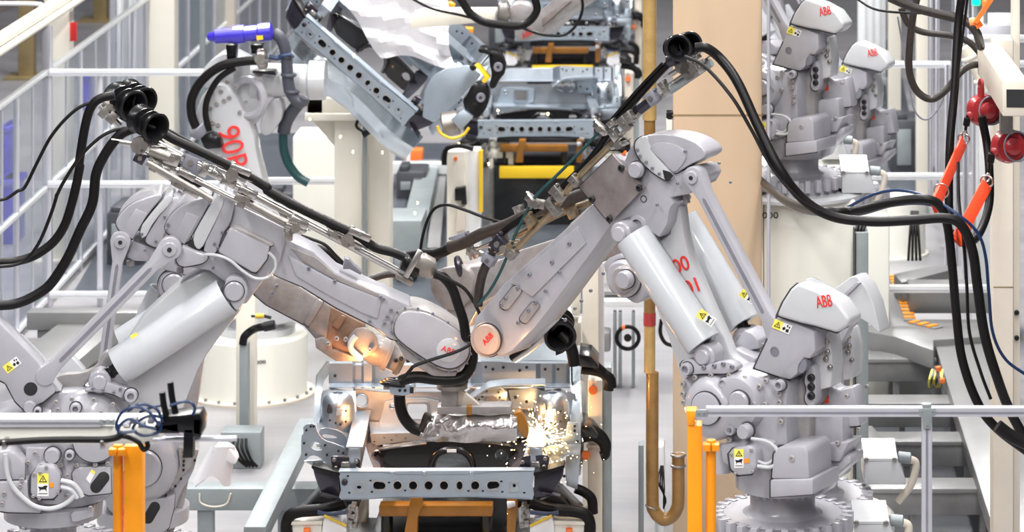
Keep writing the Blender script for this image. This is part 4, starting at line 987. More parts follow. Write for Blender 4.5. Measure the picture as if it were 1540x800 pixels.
b.build('pipe_clamp', M['steelworn'], top)
# fences: outer fence running away on the left, corner, transverse rail line
ZT = 2.02; YFN = 27.3
def rail(p0, p1, w=.05, mt='alu_white', name='fence_rail', parent=None):
    b = MB(); b.beam(p0, p1, w, w, bevel=.004); return b.build(name, M[mt], parent)
XL = Xat(70, YFN)
def fence_bay(X, y0, y1, label, posts=3, zb=.08):
    r = root('safety_fence_bay', (X, y0, 0), label, 'fence', 'clear safety fence bays')
    for z in (zb, (zb + ZT) / 2 - .02, ZT): rail((X, y0, z), (X, y1, z), .045, name='fence_rail', parent=r)
    for i in range(posts):
        y = y0 + (y1 - y0) * i / posts
        b = MB(); b.box(X - .022, X + .022, y, y + .045, 0, ZT, .003); b.build('fence_post', M['alu'], r)
        for k in (.55,):
            if i < posts: 
                b = MB(); q = y + (y1 - y0) / posts * k; b.box(X - .01, X + .01, q, q + .022, zb, ZT, .002); b.build('fence_mullion', M['alu'], r)
    b = MB(); b.box(X - .004, X + .004, y0 + .04, y1, zb + .02, ZT - .02); b.build('clear_panel', M['glass'], r)
    return r
fence_bay(XL, 23.6, 27.25, 'clear panelled fence bay at the left edge, nearer than the cream corner column', 3)
fence_bay(XL, 27.4, 33.0, 'clear panelled fence bay just beyond the cream corner column at upper left', 4)
fence_bay(XL, 33.1, 45.0, 'clear panelled fence bay farthest back at the upper left', 6)
# corner post and the sloping conduit above it
b = MB(); b.box(XL - .04, XL + .04, YFN, YFN + .08, 0, Zat(40, YFN), .005); T(b.build('corner_post', M['alu']), 'pale corner post of the left fence carrying the sloping tube', 'fence post')
b = MB(); b.tube([(XL - .05, 22, 2.52), (XL - .05, 31.8, 2.52)], .055, 14, 1); b.tube([(XL + .02, 22, 2.46), (XL + .02, 31.8, 2.46)], .03, 10, 1); T(b.build('conduit', M['cream']), 'sloping cream conduit pair above the left fence, top left corner', 'pipe')
b = MB(); b.tube([P(-10, 5, 27.5), P(55, 6, 27.5), P(64, 12, 27.5), P(66, 34, 27.5)], .018, 8, 5); T(b.build('bent_pipe', M['alu_white']), 'thin pale pipe bent down at the top left corner', 'pipe')
def transverse(u0, u1, v, label, w=.055, Y=YFN):
    r = root('rail_bar', P(u0, v, Y), label, 'rail', 'horizontal rails crossing the cell')
    z = Zat(v, Y); rail((Xat(u0, Y), Y, z), (Xat(u1, Y), Y, z), w, parent=r, name='rail_profile')
    b = MB(); b.beam((Xat(u0, Y), Y - w / 2 - .002, z - .004), (Xat(u1, Y), Y - w / 2 - .002, z - .004), .006, .008); b.build('profile_slot', M['alu'], r)
    return r
transverse(68, 470, 109, 'upper horizontal white rail at left, passing behind the blue gun')
transverse(72, 330, 277, 'middle horizontal white rail at left, behind the black hoses')
transverse(75, 330, 443, 'lower horizontal white rail at left, behind the linkage rods')
transverse(395, 505, 272, 'short horizontal white rail left of the cream tower', Y=26.5)
transverse(1248, 1430, 97, 'upper horizontal white rail at right, behind the brown hoses')
transverse(1310, 1490, 265, 'middle horizontal white rail at right, behind the red straps')
transverse(1303, 1496, 434, 'lower horizontal white rail at right, above the striped step edge', Y=24.4)
transverse(1455, 1545, 58, 'short horizontal white rail at the upper right corner', Y=25)
transverse(1500, 1545, 96, 'short white rail behind the balancer arm at the right edge')
b = MB(); b.box(Xat(144, YFN), Xat(152, YFN), YFN + .06, YFN + .11, 0, Zat(109, YFN), .004); T(b.build('rail_post', M['alu']), 'thin upright of the left rails beside the spool of hoses', 'fence post')
# right posts
def upright(u0, u1, v0, v1, Y, label, mt='alu', foot=False):
    r = root('rail_post', P((u0 + u1) / 2, v1, Y), label, 'fence post', 'uprights on the right side')
    b = MB(); b.box(Xat(u0, Y), Xat(u1, Y), Y, Y + .05, Zat(v1, Y), Zat(v0, Y), .004); b.build('upright', M[mt], r)
    b = MB(); b.box(Xat(u0, Y) + .012, Xat(u1, Y) - .012, Y - .003, Y, Zat(v1, Y), Zat(v0, Y)); b.build('slot', M['groove'], r)
    if foot:
        b = MB(); cx = Xat((u0 + u1) / 2, Y); b.box(cx - .13, cx + .13, Y - .08, Y + .12, Zat(v1, Y), Zat(v1, Y) + .02, .002); b.box(cx - .05, cx + .05, Y - .04, Y + .09, Zat(v1, Y), Zat(v1, Y) + .09, .004); b.build('foot', M['galv'], r)
    return r
upright(1421, 1429, 97, 476, YFN - .1, 'aluminium upright with a floor foot where the right rails join', foot=True)
for i, (u, w, Y, v1) in enumerate([(1398, 5, 31, 300), (1407, 6, 30, 330), (1436, 6, 27, 400), (1448, 9, 26.6, 420), (1462, 6, 26, 440)]):
    upright(u, u + w, -20, v1, Y, ['grey fence upright right of the hose loop', 'pale fence upright second from the loop', 'grey fence upright behind the straight black hose', 'broad pale upright behind the upper red strap', 'grey upright left of the balancer column'][i])
b = MB(); b.box(Xat(1396, 31.2), Xat(1470, 26.2), 28.5, 28.51, .1, 4.6); o = b.build('clear_panel', M['glass']); T(o, 'clear panel between the right hand uprights', 'panel')
for u, w, Y in ((165, 9, 34), (186, 6, 36), (205, 10, 33.6), (270, 12, 36), (288, 10, 37), (300, 8, 34)):
    b = MB(); b.box(Xat(u, Y), Xat(u + w, Y), Y, Y + .07, 0, 5.6, .004); T(b.build('strip_upright', M['galv' if u > 260 else 'alu']), 'grey upright standing far behind the upper left rail', 'post', 'far uprights behind the left rail')
for (u0, u1, Y, v0, v1, mt) in ((262, 318, 39, -40, 420, 'galv'), (165, 216, 39.5, -30, 400, 'alu_white'), (1290, 1332, 40, -40, 120, 'alu_white')):
    b = MB(); b.box(Xat(u0, Y), Xat(u1, Y), Y, Y + .06, 0, Zat(v0, Y), .004)
    for k in range(1, 4):
        x = Xat(u0, Y) + (Xat(u1, Y) - Xat(u0, Y)) * k / 4; b.box(x - .02, x + .02, Y - .03, Y, 0, Zat(v0, Y), .003)
    T(b.build('ribbed_partition', M[mt]), {262: 'grey ribbed partition far behind the upper left rail', 165: 'pale ribbed partition far behind the hose spools', 1290: 'pale ribbed partition behind the upper right robot'}[u0], 'partition')
for (u, v, w, h, Y, mt, lb) in ((118, 112, 14, 90, 38, 'blue', 'blue plastic bin column outside the left fence'), (1, 270, 24, 50, 30, 'blue', 'blue crate outside the fence at the left edge'), (4, 190, 10, 18, 31, 'blue', 'small blue crate outside the fence above the larger one')):
    b = MB(); b.box(Xat(u, Y), Xat(u + w, Y), Y, Y + .4, 0, Zat(v, Y), .02)
    b.box(Xat(u, Y) - .02, Xat(u + w, Y) + .02, Y - .02, Y + .42, Zat(v, Y) - .06, Zat(v, Y), .01)
    T(b.build('storage_crate', M[mt]), lb, 'crate')
# cream machine frames: tower left of centre
YT = 25.6
r = root('machine_tower', P(540, 440, YT), 'cream box tower left of centre, holding up the tilted car body', 'machine frame')
def sb(name, mt, u0, u1, v0, v1, Y, d, rt, bevel=.008):
    b = MB(); b.box(Xat(u0, Y), Xat(u1, Y), Y, Y + d, 0 if ('column' in name or name == 'leg') else max(0, Zat(v1, Y)), Zat(v0, Y), bevel); return b.build(name, M[mt], rt)
sb('top_post', 'cream', 461, 486, 95, 172, YT, .3, r); sb('top_beam', 'cream', 461, 545, 148, 172, YT, .3, r)
slab('gusset', M['cream'], flat(YT + .1), [(486, 150), (505, 150), (486, 130)], 0, .1, r, .003)
sb('cap_plate', 'cream', 458, 548, 171, 182, YT - .05, .45, r); sb('column', 'cream', 503, 544, 182, 440, YT, .3, r); sb('column', 'cream', 552, 586, 190, 450, YT + .1, .3, r)
slab('gusset', M['cream'], flat(YT + .12), [(470, 182), (505, 182), (505, 222)], 0, .1, r, .003)
sb('conduit', 'galv', 545, 551, 185, 430, YT - .05, .05, r)
b = MB(); b.tube([P(538, 155, YT - .1), P(540, 175, YT - .1), P(536, 190, YT - .1), P(550, 200, YT - .1)], .012, 8); b.build('cable', M['rubber'], r)
slab('sensor', M['plastic'], flat(YT - .12), [(543, 200), (562, 190), (566, 195), (548, 208)], 0, .06, r, .004)
for u0, u1, vt, vb, Y, lb in ((672, 712, 228, 400, 26.0, 'cream post with black clamp at the centre, right of the floor channel'),):
    r = root('clamp_post', P(692, 400, Y), lb, 'machine frame')
    sb('column', 'cream', 672, 700, 228, 420, Y, .25, r); sb('column', 'alu_white', 700, 722, 226, 420, Y + .05, .2, r); sb('edge_strip', 'yellow', 720, 726, 226, 320, Y, .05, r)
    slab('clamp', M['plastic'], flat(Y - .08), [(684, 284), (700, 281), (702, 308), (694, 308), (694, 302), (684, 302)], 0, .08, r, .004)
    slab('clamp_base', M['creamold'], flat(Y - .08), [(688, 312), (698, 312), (700, 345), (684, 350)], 0, .08, r, .006)
    b = MB(); b.tube([P(668, 240, Y - .1), P(672, 224, Y - .1), P(690, 219, Y - .1), P(712, 224, Y - .1)], .02, 8); b.build('hose', M['rubber'], r)
    slab('red_light', M['orangetag'], flat(Y - .02), circ(685, 239, 3), 0, .02, r, 0)
# floor channels in the middle distance
def ubeam(name, pts, w, h, mt, label, cat='channel'):
    b = MB()
    for a, c in zip(pts, pts[1:]): b.beam(a, c, w, h, bevel=.006)
    return T(b.build(name, M[mt]), label, cat)
def PF(u, v, z=0.0): return P(u, v, Yfloor(v, z))
ubeam('floor_channel', [PF(645, 250, .15), PF(612, 400, .15)], .22, .14, 'galv', 'grey steel channel on the floor running away left of the centre post')
ubeam('floor_channel', [PF(663, 262, .08), PF(652, 380, .08)], .12, .1, 'walk', 'narrow dark grey channel beside the wider one at centre')
ubeam('floor_channel', [PF(585, 252, .2), PF(760, 252, .2)], .12, .12, 'alu_white', 'pale crosswise floor channel behind the centre post')
slab('orange_motor_box', M['orangetag'], flat(29), [(610, 226), (635, 228), (634, 253), (609, 252)], 0, .25, None, .01) if False else None
r = root('terminal_box', P(622, 253, 33.9), 'orange terminal box with white labels below the tilted car body', 'box')
sb('box', 'orangetag', 609, 635, 226, 253, 33.9, .2, r); sb('label', 'whitesticker', 611, 617, 230, 246, 33.89, .01, r, 0); sb('label', 'whitesticker', 624, 634, 244, 252, 33.89, .01, r, 0)
# left low galvanised frame beams near the floor
ZB = .38
def lowbeam(u0, u1, v, Yd, label, mt='galv', h=.14, w=.18, z=ZB):
    Y = (HC - z) * F / (v - CV); r = root('floor_frame_beam', (Xat((u0 + u1) / 2, Y), Y, 0), label, 'frame beam')
    b = MB(); b.box(Xat(u0, Y), Xat(u1, Y), Y, Y + w, z - h, z, .006); b.build('beam', M[mt], r)
    for t in (.12, .62, .9):
        x = Xat(u0 + (u1 - u0) * t, Y); b = MB(); b.box(x - .05, x + .05, Y + .04, Y + .14, 0, z - h, .004); b.build('leg', M[mt], r)
    return r
r = lowbeam(278, 520, 735, 0, 'pale green grey floor beam at lower left with a hanging handle wire')
b = MB(); Yb = ROOTLOC[r.name].y - .02
b.tube([P(300, 742, Yb), P(302, 756, Yb), P(320, 762, Yb), P(340, 758, Yb), P(347, 742, Yb)], .006, 6); b.build('handle', M['creamold'], r)
ubeam('floor_frame_rail', [P(383, 805, 18.6), P(465, 640, 20.9)], .13, .1, 'galv', 'pale grey frame rail running away at lower left beside the tool trolley')
lowbeam(40, 240, 470, 0, 'grey bench beam behind the left linkage rods', mt='walk', z=.45)
lowbeam(20, 130, 516, 0, 'grey floor beam at far left behind the counterweight lever', mt='walk', z=.3)
ubeam('grey_platform', [PF(60, 560, .3), PF(160, 478, .3)], .5, .12, 'walk', 'grey sloping floor plate at left behind the linkage rods', 'platform')
# raised steel walkway at right
def plat(name, L, z, th, label, mt='walk', cat='walkway', parent=None, group=None):
    pts = [P(u, v, (HC - z) * F / (v - CV)) for u, v in L]; b = MB(); b.prism(pts, (0, 0, -th), bevel=.006)
    if parent is not None: return b.build(name, M[mt], parent)
    return T(b.build(name, M[mt]), label, cat, group)
plat('walkway', [(1404, 511), (1495, 800), (1640, 800), (1560, 640), (1500, 540), (1480, 505), (1440, 500)], .50, .12, 'grey steel walkway plate running towards the viewer at right')
plat('walkway', [(1303, 455), (1303, 498), (1345, 506), (1404, 527), (1404, 511), (1480, 506), (1480, 480), (1370, 480), (1355, 440), (1340, 418), (1303, 418)], .55, .14, 'grey steel landing plate below the striped step edge at right')
plat('step_block', [(1344, 412), (1417, 396), (1428, 400), (1428, 406), (1356, 425)], .72, .16, 'raised grey step block behind the lower right rail', cat='step')
b = MB(); b.box(Xat(1368, 24.6), Xat(1491, 24.6), 24.6, 24.9, .55, .75, .006); T(b.build('step_kerb', M['walk']), 'long grey kerb block just below the lower right rail', 'step')
def stripes(name, a, c, n, label, z=.86):
    """hazard strip: alternate orange blocks on an edge"""
    A = P(a[0], a[1], (HC - z) * F / (a[1] - CV)); B = P(c[0], c[1], (HC - z) * F / (c[1] - CV)); d = B - A; b = MB()
    b.beam(A - Vector((0, 0, .006)), B - Vector((0, 0, .006)), .09, .008); o = T(b.build(name, M['walkface']), label, 'marking')
    for k in range(0, n):
        b = MB(); b.beam(A + d * (k / n), A + d * ((k + .5) / n), .09, .012); b.build('orange_stripe', M['orange'], o)
stripes('hazard_strip', (1344, 414), (1354, 436), 5, 'short orange and grey hazard strip, upper one right of the grey post', .56)
stripes('hazard_strip', (1357, 444), (1369, 481), 7, 'orange and grey hazard strip along the right step edge, lower one', .56)
stripes('hazard_strip', (1372, 483), (1412, 492), 3, 'hazard strip turning along the front of the right step', .56)
for i, (v, u1, lb) in enumerate([(540, 1412, 'uppermost crosswise beam left of the walkway'), (607, 1434, 'second crosswise beam down, left of the walkway with the cable bundle above it'), (664, 1457, 'third crosswise beam down, just below the long aluminium rail'), (735, 1480, 'lowest crosswise beam left of the walkway, behind the aluminium post')]):
    z = .42; Y = (HC - z) * F / (v - CV); r = root('floor_frame_beam', (Xat(1360, Y), Y, 0), 'galvanised ' + lb, 'frame beam')
    b = MB(); b.box(Xat(1303 - (i > 1) * 15, Y), Xat(u1, Y), Y, Y + .26, z - .03, z, .004); b.build('top_plate', M['walk'], r)
    b = MB(); b.box(Xat(1303 - (i > 1) * 15, Y), Xat(u1, Y), Y + .015, Y + .24, z - .17, z - .03, .003); b.build('beam_web', M['walkface'], r)
    for u in (1345 + i * 8, u1 - 4):
        b = MB(); b.box(Xat(u, Y), Xat(u + 9, Y), Y + .06, Y + .16, 0, z - .16, .003); b.build('leg', M['walk'], r)
r = root('valve_bundle', P(1408, 582, 22.8), 'small bundle of yellow green cables with two orange connectors on the second beam', 'cable')
rnd = random.Random(3)
for k in range(7):
    b = MB(); x = 1402 + k * 2.6; b.tube([P(x, 556, 22.8), P(x - 3 + rnd.uniform(-2, 2), 570, 22.7), P(x - 5 + rnd.uniform(-3, 3), 582, 22.8)], .008, 6); b.build('cable', M[['sticker', 'greencable', 'yellowcable'][k % 3]], r)
for (u, v) in ((1411, 551), (1417, 569)):
    b = MB(); b.cyl(P(u, v, 22.65), P(u + 1, v + 7, 22.65), .02, seg=12, bev=.004); b.build('connector', M['orangetag'], r)
b = MB(); b.beam(P(1407, 551, 22.7), P(1414, 575, 22.7), .02, .02); b.build('bracket', M['steel'], r)
# grey upright post beside the pedestal
r = root('cable_duct', P(1296, 655, 20.4), 'grey galvanised cable duct standing beside the cream pedestal', 'cable duct')
b = MB(); b.box(Xat(1287, 20.4), Xat(1306, 20.4), 20.4, 20.6, 0, Zat(350, 20.4), .004); b.build('duct', M['galv'], r)
b = MB(); b.box(Xat(1285.5, 20.4), Xat(1287.2, 20.4), 20.39, 20.6, 0, Zat(350, 20.4)); b.build('edge', M['dark'], r)
b = MB()
for k in range(3): b.tube([P(1290 + k * 4, 352, 20.45), P(1288 + k * 5, 345, 20.45), P(1292 + k * 5, 336, 20.5)], .012, 6)
b.build('cable_stub', M['rubber'], r)
plat('duct_foot', [(1290, 640), (1312, 640), (1330, 662), (1290, 668)], .5, .1, 'grey foot plate at the base of the galvanised cable duct', cat='plate')
# cream crane column and its arm at the right edge
r = root('crane_column', P(1508, 800, 17.5), 'cream steel column at right carrying the tool balancer arm', 'column')
b = MB(); b.box(Xat(1494, 17.5), Xat(1524, 17.5), 17.5, 17.7, 0, Zat(60, 17.5), .006); b.build('column', M['creamold'], r)
b = MB(); b.box(Xat(1524, 17.6), Xat(1534, 17.6), 17.6, 17.75, 0, Zat(-40, 17.6), .004); b.build('rear_flange', M['ochre' if False else 'creamold'], r)
b = MB(); b.box(Xat(1494, 17.5), Xat(1524, 17.5), 17.497, 17.5, Zat(432.5, 17.5), Zat(431, 17.5)); b.build('joint_line', M['olive'], r)
for v in (470, 508): bolts(flat(17.59), [(1529, v)], 0, .014, r, M['dark'])
a0 = P(1486, 85, 18.5); 
pl = flat(16.0)
b = MB()
b.beam(P(1527, 148, 15.2), P(1487, 88, 17.6), .125, .17, bevel=.008); b.build('arm', M['creamold'], r)
d = (P(1527, 148, 15.2) - P(1487, 88, 17.6)).normalized(); e = P(1527, 148, 15.2)
b = MB(); b.beam(e - d * .01, e + d * .003, .085, .085); q = b.build('hollow_end', M['dark'], r)
b = MB(); b.beam(P(1513, 160, 15.6), P(1513, 200, 15.6), .06, .06); b.build('arm_bracket', M['steelworn'], r)
for v in (156, 162): bolts(flat(15.3), [(1513, v)], 0, .009, r)
# background pipe on the right with clamps
b = MB(); b.tube([P(1452, 70, 18.2), P(1470, 100, 18.2), P(1486, 135, 18.2)], .045, 16, 3)
for u, v in ((1460, 85), (1478, 118)): b.torus(P(u, v, 18.2), (P(1486, 135, 18.2) - P(1452, 70, 18.2)), .048, .012)
T(b.build('pneumatic_pipe', M['cream']), 'short cream pipe with collars slanting behind the red balancers', 'pipe')
# signal lamps and cabinet top right
r = root('control_cabinet', P(1500, 150, 26), 'pale blue grey cabinet at the upper right corner behind the balancer arm', 'cabinet')
b = MB(); b.box(Xat(1472, 26), Xat(1532, 26), 26, 26.6, 0, Zat(33, 26), .01); b.build('cabinet', M['alu_white'], r)
b = MB(); b.box(Xat(1474, 26), Xat(1530, 26), 25.99, 26, Zat(140, 26), Zat(38, 26), .002); b.build('door', M['alu'], r)
r = root('signal_lamp', P(1468, 18, 26), 'green and orange signal lamps at the top right corner', 'lamp')
b = MB(); b.cyl(P(1468, 8, 26), P(1468, -4, 26), .035, seg=16, bev=.01); b.build('green_lens', M['green'], r)
b = MB(); b.cyl(P(1482, 12, 26), P(1482, 0, 26), .03, seg=16, bev=.01); b.build('orange_lens', M['orangetag'], r)
b = MB(); b.cyl(P(1468, 8, 26), P(1468, 34, 26), .02, seg=12); b.cyl(P(1482, 12, 26), P(1482, 34, 26), .02, seg=12); b.build('stem', M['galv'], r)
# pedestals
def pedestal(label, X0, X1, Y0, Y1, z, mt='creamwhite', bevel=.02):
    b = MB(); b.box(X0, X1, Y0, Y1, 0, z, bevel); o = b.build('robot_pedestal', M[mt]); return T(o, label, 'pedestal')
pR2 = Zat(303, 20.55)
o = pedestal('tall cream box pedestal marked 12000 behind the tan column', Xat(1148, 20.6), Xat(1287, 20.6), 20.6, 22.3, pR2)
text('12000', .055, P(1150, 324, 20.6) + Vector((0, -.004, 0)), (1, 0, 0), (0, 0, 1), M['ink'], o, 'marking', sx=1.3)
pedestal('cream pedestal farther back, right of the tall one marked 12000', Xat(1240, 24.2), Xat(1338, 24.2), 24.2, 25.6, Zat(322, 24.2))
cc = BASE_R; b = MB(); b.lathe((cc.x, cc.y, 0), (0, 0, 1), [(0, .34), (cc.z - .10, .34), (cc.z - .10, 0)], 48); T(b.build('robot_pedestal', M['creamwhite']), 'round cream pedestal under the right foreground robot', 'pedestal')
for c_, lb in ((BASE_L, 'round cream pedestal under the left foreground robot, at the bottom left corner'), (BASE_L2, 'round cream pedestal under the second left robot, mostly hidden')):
    b = MB(); b.lathe((c_.x, c_.y, 0), (0, 0, 1), [(0, .34), (c_.z - .10, .34), (c_.z - .10, 0)], 48); T(b.build('robot_pedestal', M['creamwhite']), lb, 'pedestal')
# drum under the robot marked 90R
YD = 24.35; ZD = Zat(498, YD)
r = root('drum_pedestal', (Xat(378, YD), YD, 0), 'low round cream drum pedestal at left centre under the 90R robot', 'pedestal')
c = Vector((Xat(378, YD), YD, 0)); b = MB(); b.lathe(c, (0, 0, 1), [(0, .47), (.02, .47), (.02, .425), (ZD - .02, .425), (ZD, .40), (ZD, 0)], 64); b.build('drum', M['creamwhite'], r)
b = MB(); b.lathe(c, (0, 0, 1), [(0, .49), (.018, .49), (.018, 0)], 64); b.build('floor_flange', M['creamold'], r)
for k in range(12):
    a = math.pi + math.pi * k / 11; b = MB(); b.cyl(c + Vector((math.cos(a) * .455, math.sin(a) * .455, .018)), c + Vector((math.cos(a) * .455, math.sin(a) * .455, .04)), .012, seg=6); b.build('bolt', M['steelworn'], r)
text('M-900-1500', .035, c + Vector((.1, -.424, ZD - .14)), (1, 0.24, 0), (0, 0, 1), M['ink'], r, 'marking', sx=1.0) if False else text('12000', .035, c + Vector((.10, -.416, ZD - .14)), (1, 0.24, 0), (0, 0, 1), M['ink'], r, 'marking', sx=1.5)
# post with cable next to the drum
r = root('cable_post', P(372, 645, 22.8), 'grey and cream slim post with a black cable beside the drum pedestal', 'post')
b = MB(); b.box(Xat(360, 22.6), Xat(373, 22.6), 22.6, 22.7, 0, Zat(517, 22.6), .003); b.build('grey_duct', M['galv'], r)
b = MB(); b.box(Xat(355, 22.8), Xat(383, 22.8), 22.8, 22.95, 0, Zat(440, 22.8), .003); b.build('cream_post', M['cream'], r)
b = MB(); b.tube([P(365, 518, 22.6), P(368, 506, 22.6), P(380, 496, 22.6), P(392, 492, 22.5), P(405, 491, 22.5)], .028, 10); b.build('cable', M['rubber'], r)
b = MB(); b.cyl(P(396, 492, 22.5), P(414, 488, 22.5), .035, seg=12, bev=.006); b.tube([P(378, 475, 22.6), P(394, 475, 22.6), P(408, 478, 22.6)], .012, 8); b.build('connector', M['plastic'], r)
b = MB(); b.cyl(P(384, 475, 22.55), P(397, 475, 22.55), .018, seg=12); b.build('yellow_plug', M['yellowcable'], r)
r = root('floor_cabinet', P(370, 700, 22.2), 'small grey steel box with cables beside the white hood at lower left', 'box')
b = MB(); b.box(Xat(332, 22.2), Xat(392, 22.2), 22.2, 22.4, 0, Zat(650, 22.2), .008); b.build('box', M['galv'], r)
b = MB()
for k in range(4): b.tube([P(352 + 6 * k, 660, 22.15), P(350 + 7 * k, 675, 22.1), P(360 + 6 * k, 692, 22.1), P(372 + 5 * k, 702, 22.1)], .01, 6)
b.build('cable', M['rubber'], r)
# centre machines behind the forearms (small details between the arms)
r = root('clamp_stand', P(868, 560, 20.8), 'cream stand with clamps between the forearm and the ochre pipe', 'machine frame')
sb('column', 'creamold', 876, 900, 398, 560, 20.6, .2, r); sb('rear_column', 'alu', 900, 908, 395, 560, 20.7, .15, r)
sb('side_block', 'cream', 852, 872, 430, 475, 20.9, .2, r); sb('side_block', 'cream', 856, 874, 485, 520, 20.9, .2, r)
r = root('conveyor_stand', P(935, 530, 26), 'grey steel stand with a black wheel behind the ochre pipe', 'machine')
for u in (922, 930, 950): sb('leg', 'galv', u, u + 5, 470, 548, 24.5, .1, r)
sb('top_bar', 'alu_white', 905, 968, 452, 462, 24.5, .3, r); sb('top_bar', 'walk', 905, 965, 438, 444, 24.6, .3, r)
b = MB(); b.torus(P(944, 508, 24.4), (0, 1, 0), .085, .016); b.cyl(P(944, 508, 24.45), P(944, 508, 24.35), .03, seg=16); b.build('wheel', M['rubber'], r)
sb('motor', 'walk', 905, 918, 500, 530, 24.4, .2, r, .02); sb('red_switch', 'orangetag', 935, 940, 490, 496, 24.3, .05, r)
b = MB(); b.tube([P(995, 480, 24), P(993, 500, 24), P(1000, 515, 24), P(1012, 520, 24)], .015, 8); b.build('cable', M['rubber'], r)

def fplate(name, mt, L, label, z=.006, cat='floor plate'):
    pts = [P(u, v, (HC - z) * F / (v - CV)) for u, v in L]; b = MB(); b.prism(pts, (0, 0, -.005)); o = b.build(name, M[mt]); return T(o, label, cat)
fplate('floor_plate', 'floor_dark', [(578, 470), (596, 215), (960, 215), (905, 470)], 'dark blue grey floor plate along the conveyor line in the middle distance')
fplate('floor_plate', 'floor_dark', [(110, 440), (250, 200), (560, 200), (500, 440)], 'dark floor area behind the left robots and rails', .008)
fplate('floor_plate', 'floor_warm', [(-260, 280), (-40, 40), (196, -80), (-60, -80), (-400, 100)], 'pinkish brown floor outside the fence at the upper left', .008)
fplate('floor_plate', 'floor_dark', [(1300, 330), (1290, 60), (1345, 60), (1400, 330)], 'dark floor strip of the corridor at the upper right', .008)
def mach(u0, u1, v0, v1, d, mt, label, bevel=.02, extra=True):
    Y = 6 * F / (v1 - CV); r = root('machine_unit', P((u0 + u1) / 2, v1, Y), label, 'machine', 'blurred machines in the distance')
    b = MB(); b.box(Xat(u0, Y), Xat(u1, Y), Y, Y + d, 0, Zat(v0, Y), bevel); b.build('housing', M[mt], r)
    if extra:
        w = u1 - u0; b = MB(); b.box(Xat(u0 + w * .15, Y), Xat(u0 + w * .5, Y), Y - .03, Y, Zat(v1, Y) + .1, Zat(v0, Y) - .1, .005); b.build('door', M['galv'], r)
        b = MB(); b.box(Xat(u0 + w * .6, Y), Xat(u0 + w * .9, Y), Y - .12, Y, Zat((v0 + v1) / 2, Y), Zat(v0, Y) - .06, .01); b.build('control_unit', M['darkmach'], r)
        b = MB(); b.box(Xat(u0 + w * .1, Y), Xat(u0 + w * .4, Y), Y + .02, Y + .3, Zat(v0, Y), Zat(v0 - 8, Y), .01); b.build('top_unit', M['darkmach'], r)
mach(160, 215, 320, 400, .8, 'darkmach', 'dark low machine seen between the left linkage rods')
mach(285, 330, 300, 402, .6, 'darkmach', 'dark machine behind the left elbow hoods')
mach(405, 455, 290, 345, .6, 'darkmach', 'dark machine under the short white rail')
mach(480, 500, 290, 350, .5, 'cream', 'small cream machine behind the tower at left centre')
mach(596, 640, 258, 300, .5, 'darkmach', 'dark low machine behind the orange terminal box')
mach(735, 800, 30, 75, .6, 'darkmach', 'dark machine above the second car body, at left')
mach(905, 962, 60, 95, .6, 'darkmach', 'dark machine left of the ochre pipe near the top')
mach(1290, 1335, 118, 160, .5, 'galv', 'grey machine in the upper right corridor, nearer')
mach(1296, 1330, 40, 95, .5, 'darkmach', 'dark machine in the upper right corridor, farther')
mach(1340, 1400, 180, 262, .6, 'darkmach', 'dark machine behind the middle right rail')
mach(905, 960, 380, 440, .6, 'creamwhite', 'pale machine seen between forearm and ochre pipe')

fplate('floor_plate', 'darkmach', [(1306, 500), (1404, 527), (1510, 800), (1290, 800), (1290, 640)], 'dark plate on the floor beneath the crosswise beams at right', .01)  # flat dark plate lying on the floor under the beams

cc = Vector((Xat(1338, 29.6), 29.6, 0)); b = MB(); b.lathe(cc, (0, 0, 1), [(0, .36), (.02, .36), (.02, .33), (.50, .33), (.52, .31), (.52, 0)], 48); T(b.build('drum_pedestal', M['creamwhite']), 'far low round cream drum behind the right step, under the red straps', 'pedestal')
# ================================================================ dress packs, hoses, guns, lifts, background robots
def rline(b, pl, L, off, r, seg=12): b.tube([pl.pt(u, v, off) for u, v in L], r, seg, 1 if len(L) == 2 else 5)
def clampb(pl, u, v, off, w, h, ang, parent, mt='steel', name='rail_clamp', d=.045):
    w *= .8; h *= .8
    c = pl.pt(u, v, off); x = (pl.pt(u + 10 * math.cos(ang), v + 10 * math.sin(ang), off) - c).normalized(); y = x.cross(pl.n).normalized()
    b = MB(); b.obox(c, x * w / 2, pl.n * d / 2, y * h / 2, .004)
    b.obox(c + y * h * .42, x * w * .7, pl.n * d * .3, y * h * .1, .002)
    o = b.build(name, M[mt], parent)
    b = MB(); b.cyl(c - pl.n * (d / 2 + .008), c, w * .22, seg=8); b.build('clamp_screw', M['steelworn'], o)
    return o
def guide(pl, u, v, off, r, ang, parent, k=3):
    """black plastic bell guides round the hose bundle"""
    c = pl.pt(u, v, off); a = (pl.pt(u + 10 * math.cos(ang), v + 10 * math.sin(ang), off) - c).normalized()
    a = (a * .6 - pl.n * .8).normalized()
    b = MB()
    L = r * 2.3
    b.lathe(c - a * L / 2, a, [(0, r), (.012, r * 1.03), (.02, r * .93), (L * .22, r * .7), (L * .3, r * .68), (L * .34, r * .95), (L * .38, r * .95), (L * .42, r * .66), (L * .6, r * .66), (L * .64, r * .95), (L * .68, r * .95), (L * .72, r * .68), (L * .8, r * .72), (L - .02, r * .95), (L - .008, r * 1.05), (L, r), (L, r * .85), (L * .8, r * .6), (L * .2, r * .55), (0, r * .85)], 32)
    o = b.build('cable_guide', M['plastic'], parent)
    b = MB(); b.obox(c + Vector((0, 0, -r * 1.05)), a * r * .7, pl.n * r * .5, Vector((0, 0, r * .22)), .004); b.build('guide_foot', M['darksteel'], o)
    return o
zO = lambda L: zp(270, 0, 3.2, L)
z3 = lambda L: zp(700, 0, 2.6667, L)
z0 = lambda L: zp(0, 0, 2.6667, L)
zK = lambda L: zp(380, 250, 2.6667, L)
zJ = lambda L: zp(0, 250, 2.6667, L)
zQ = lambda L: zp(380, 0, 2.6667, L)
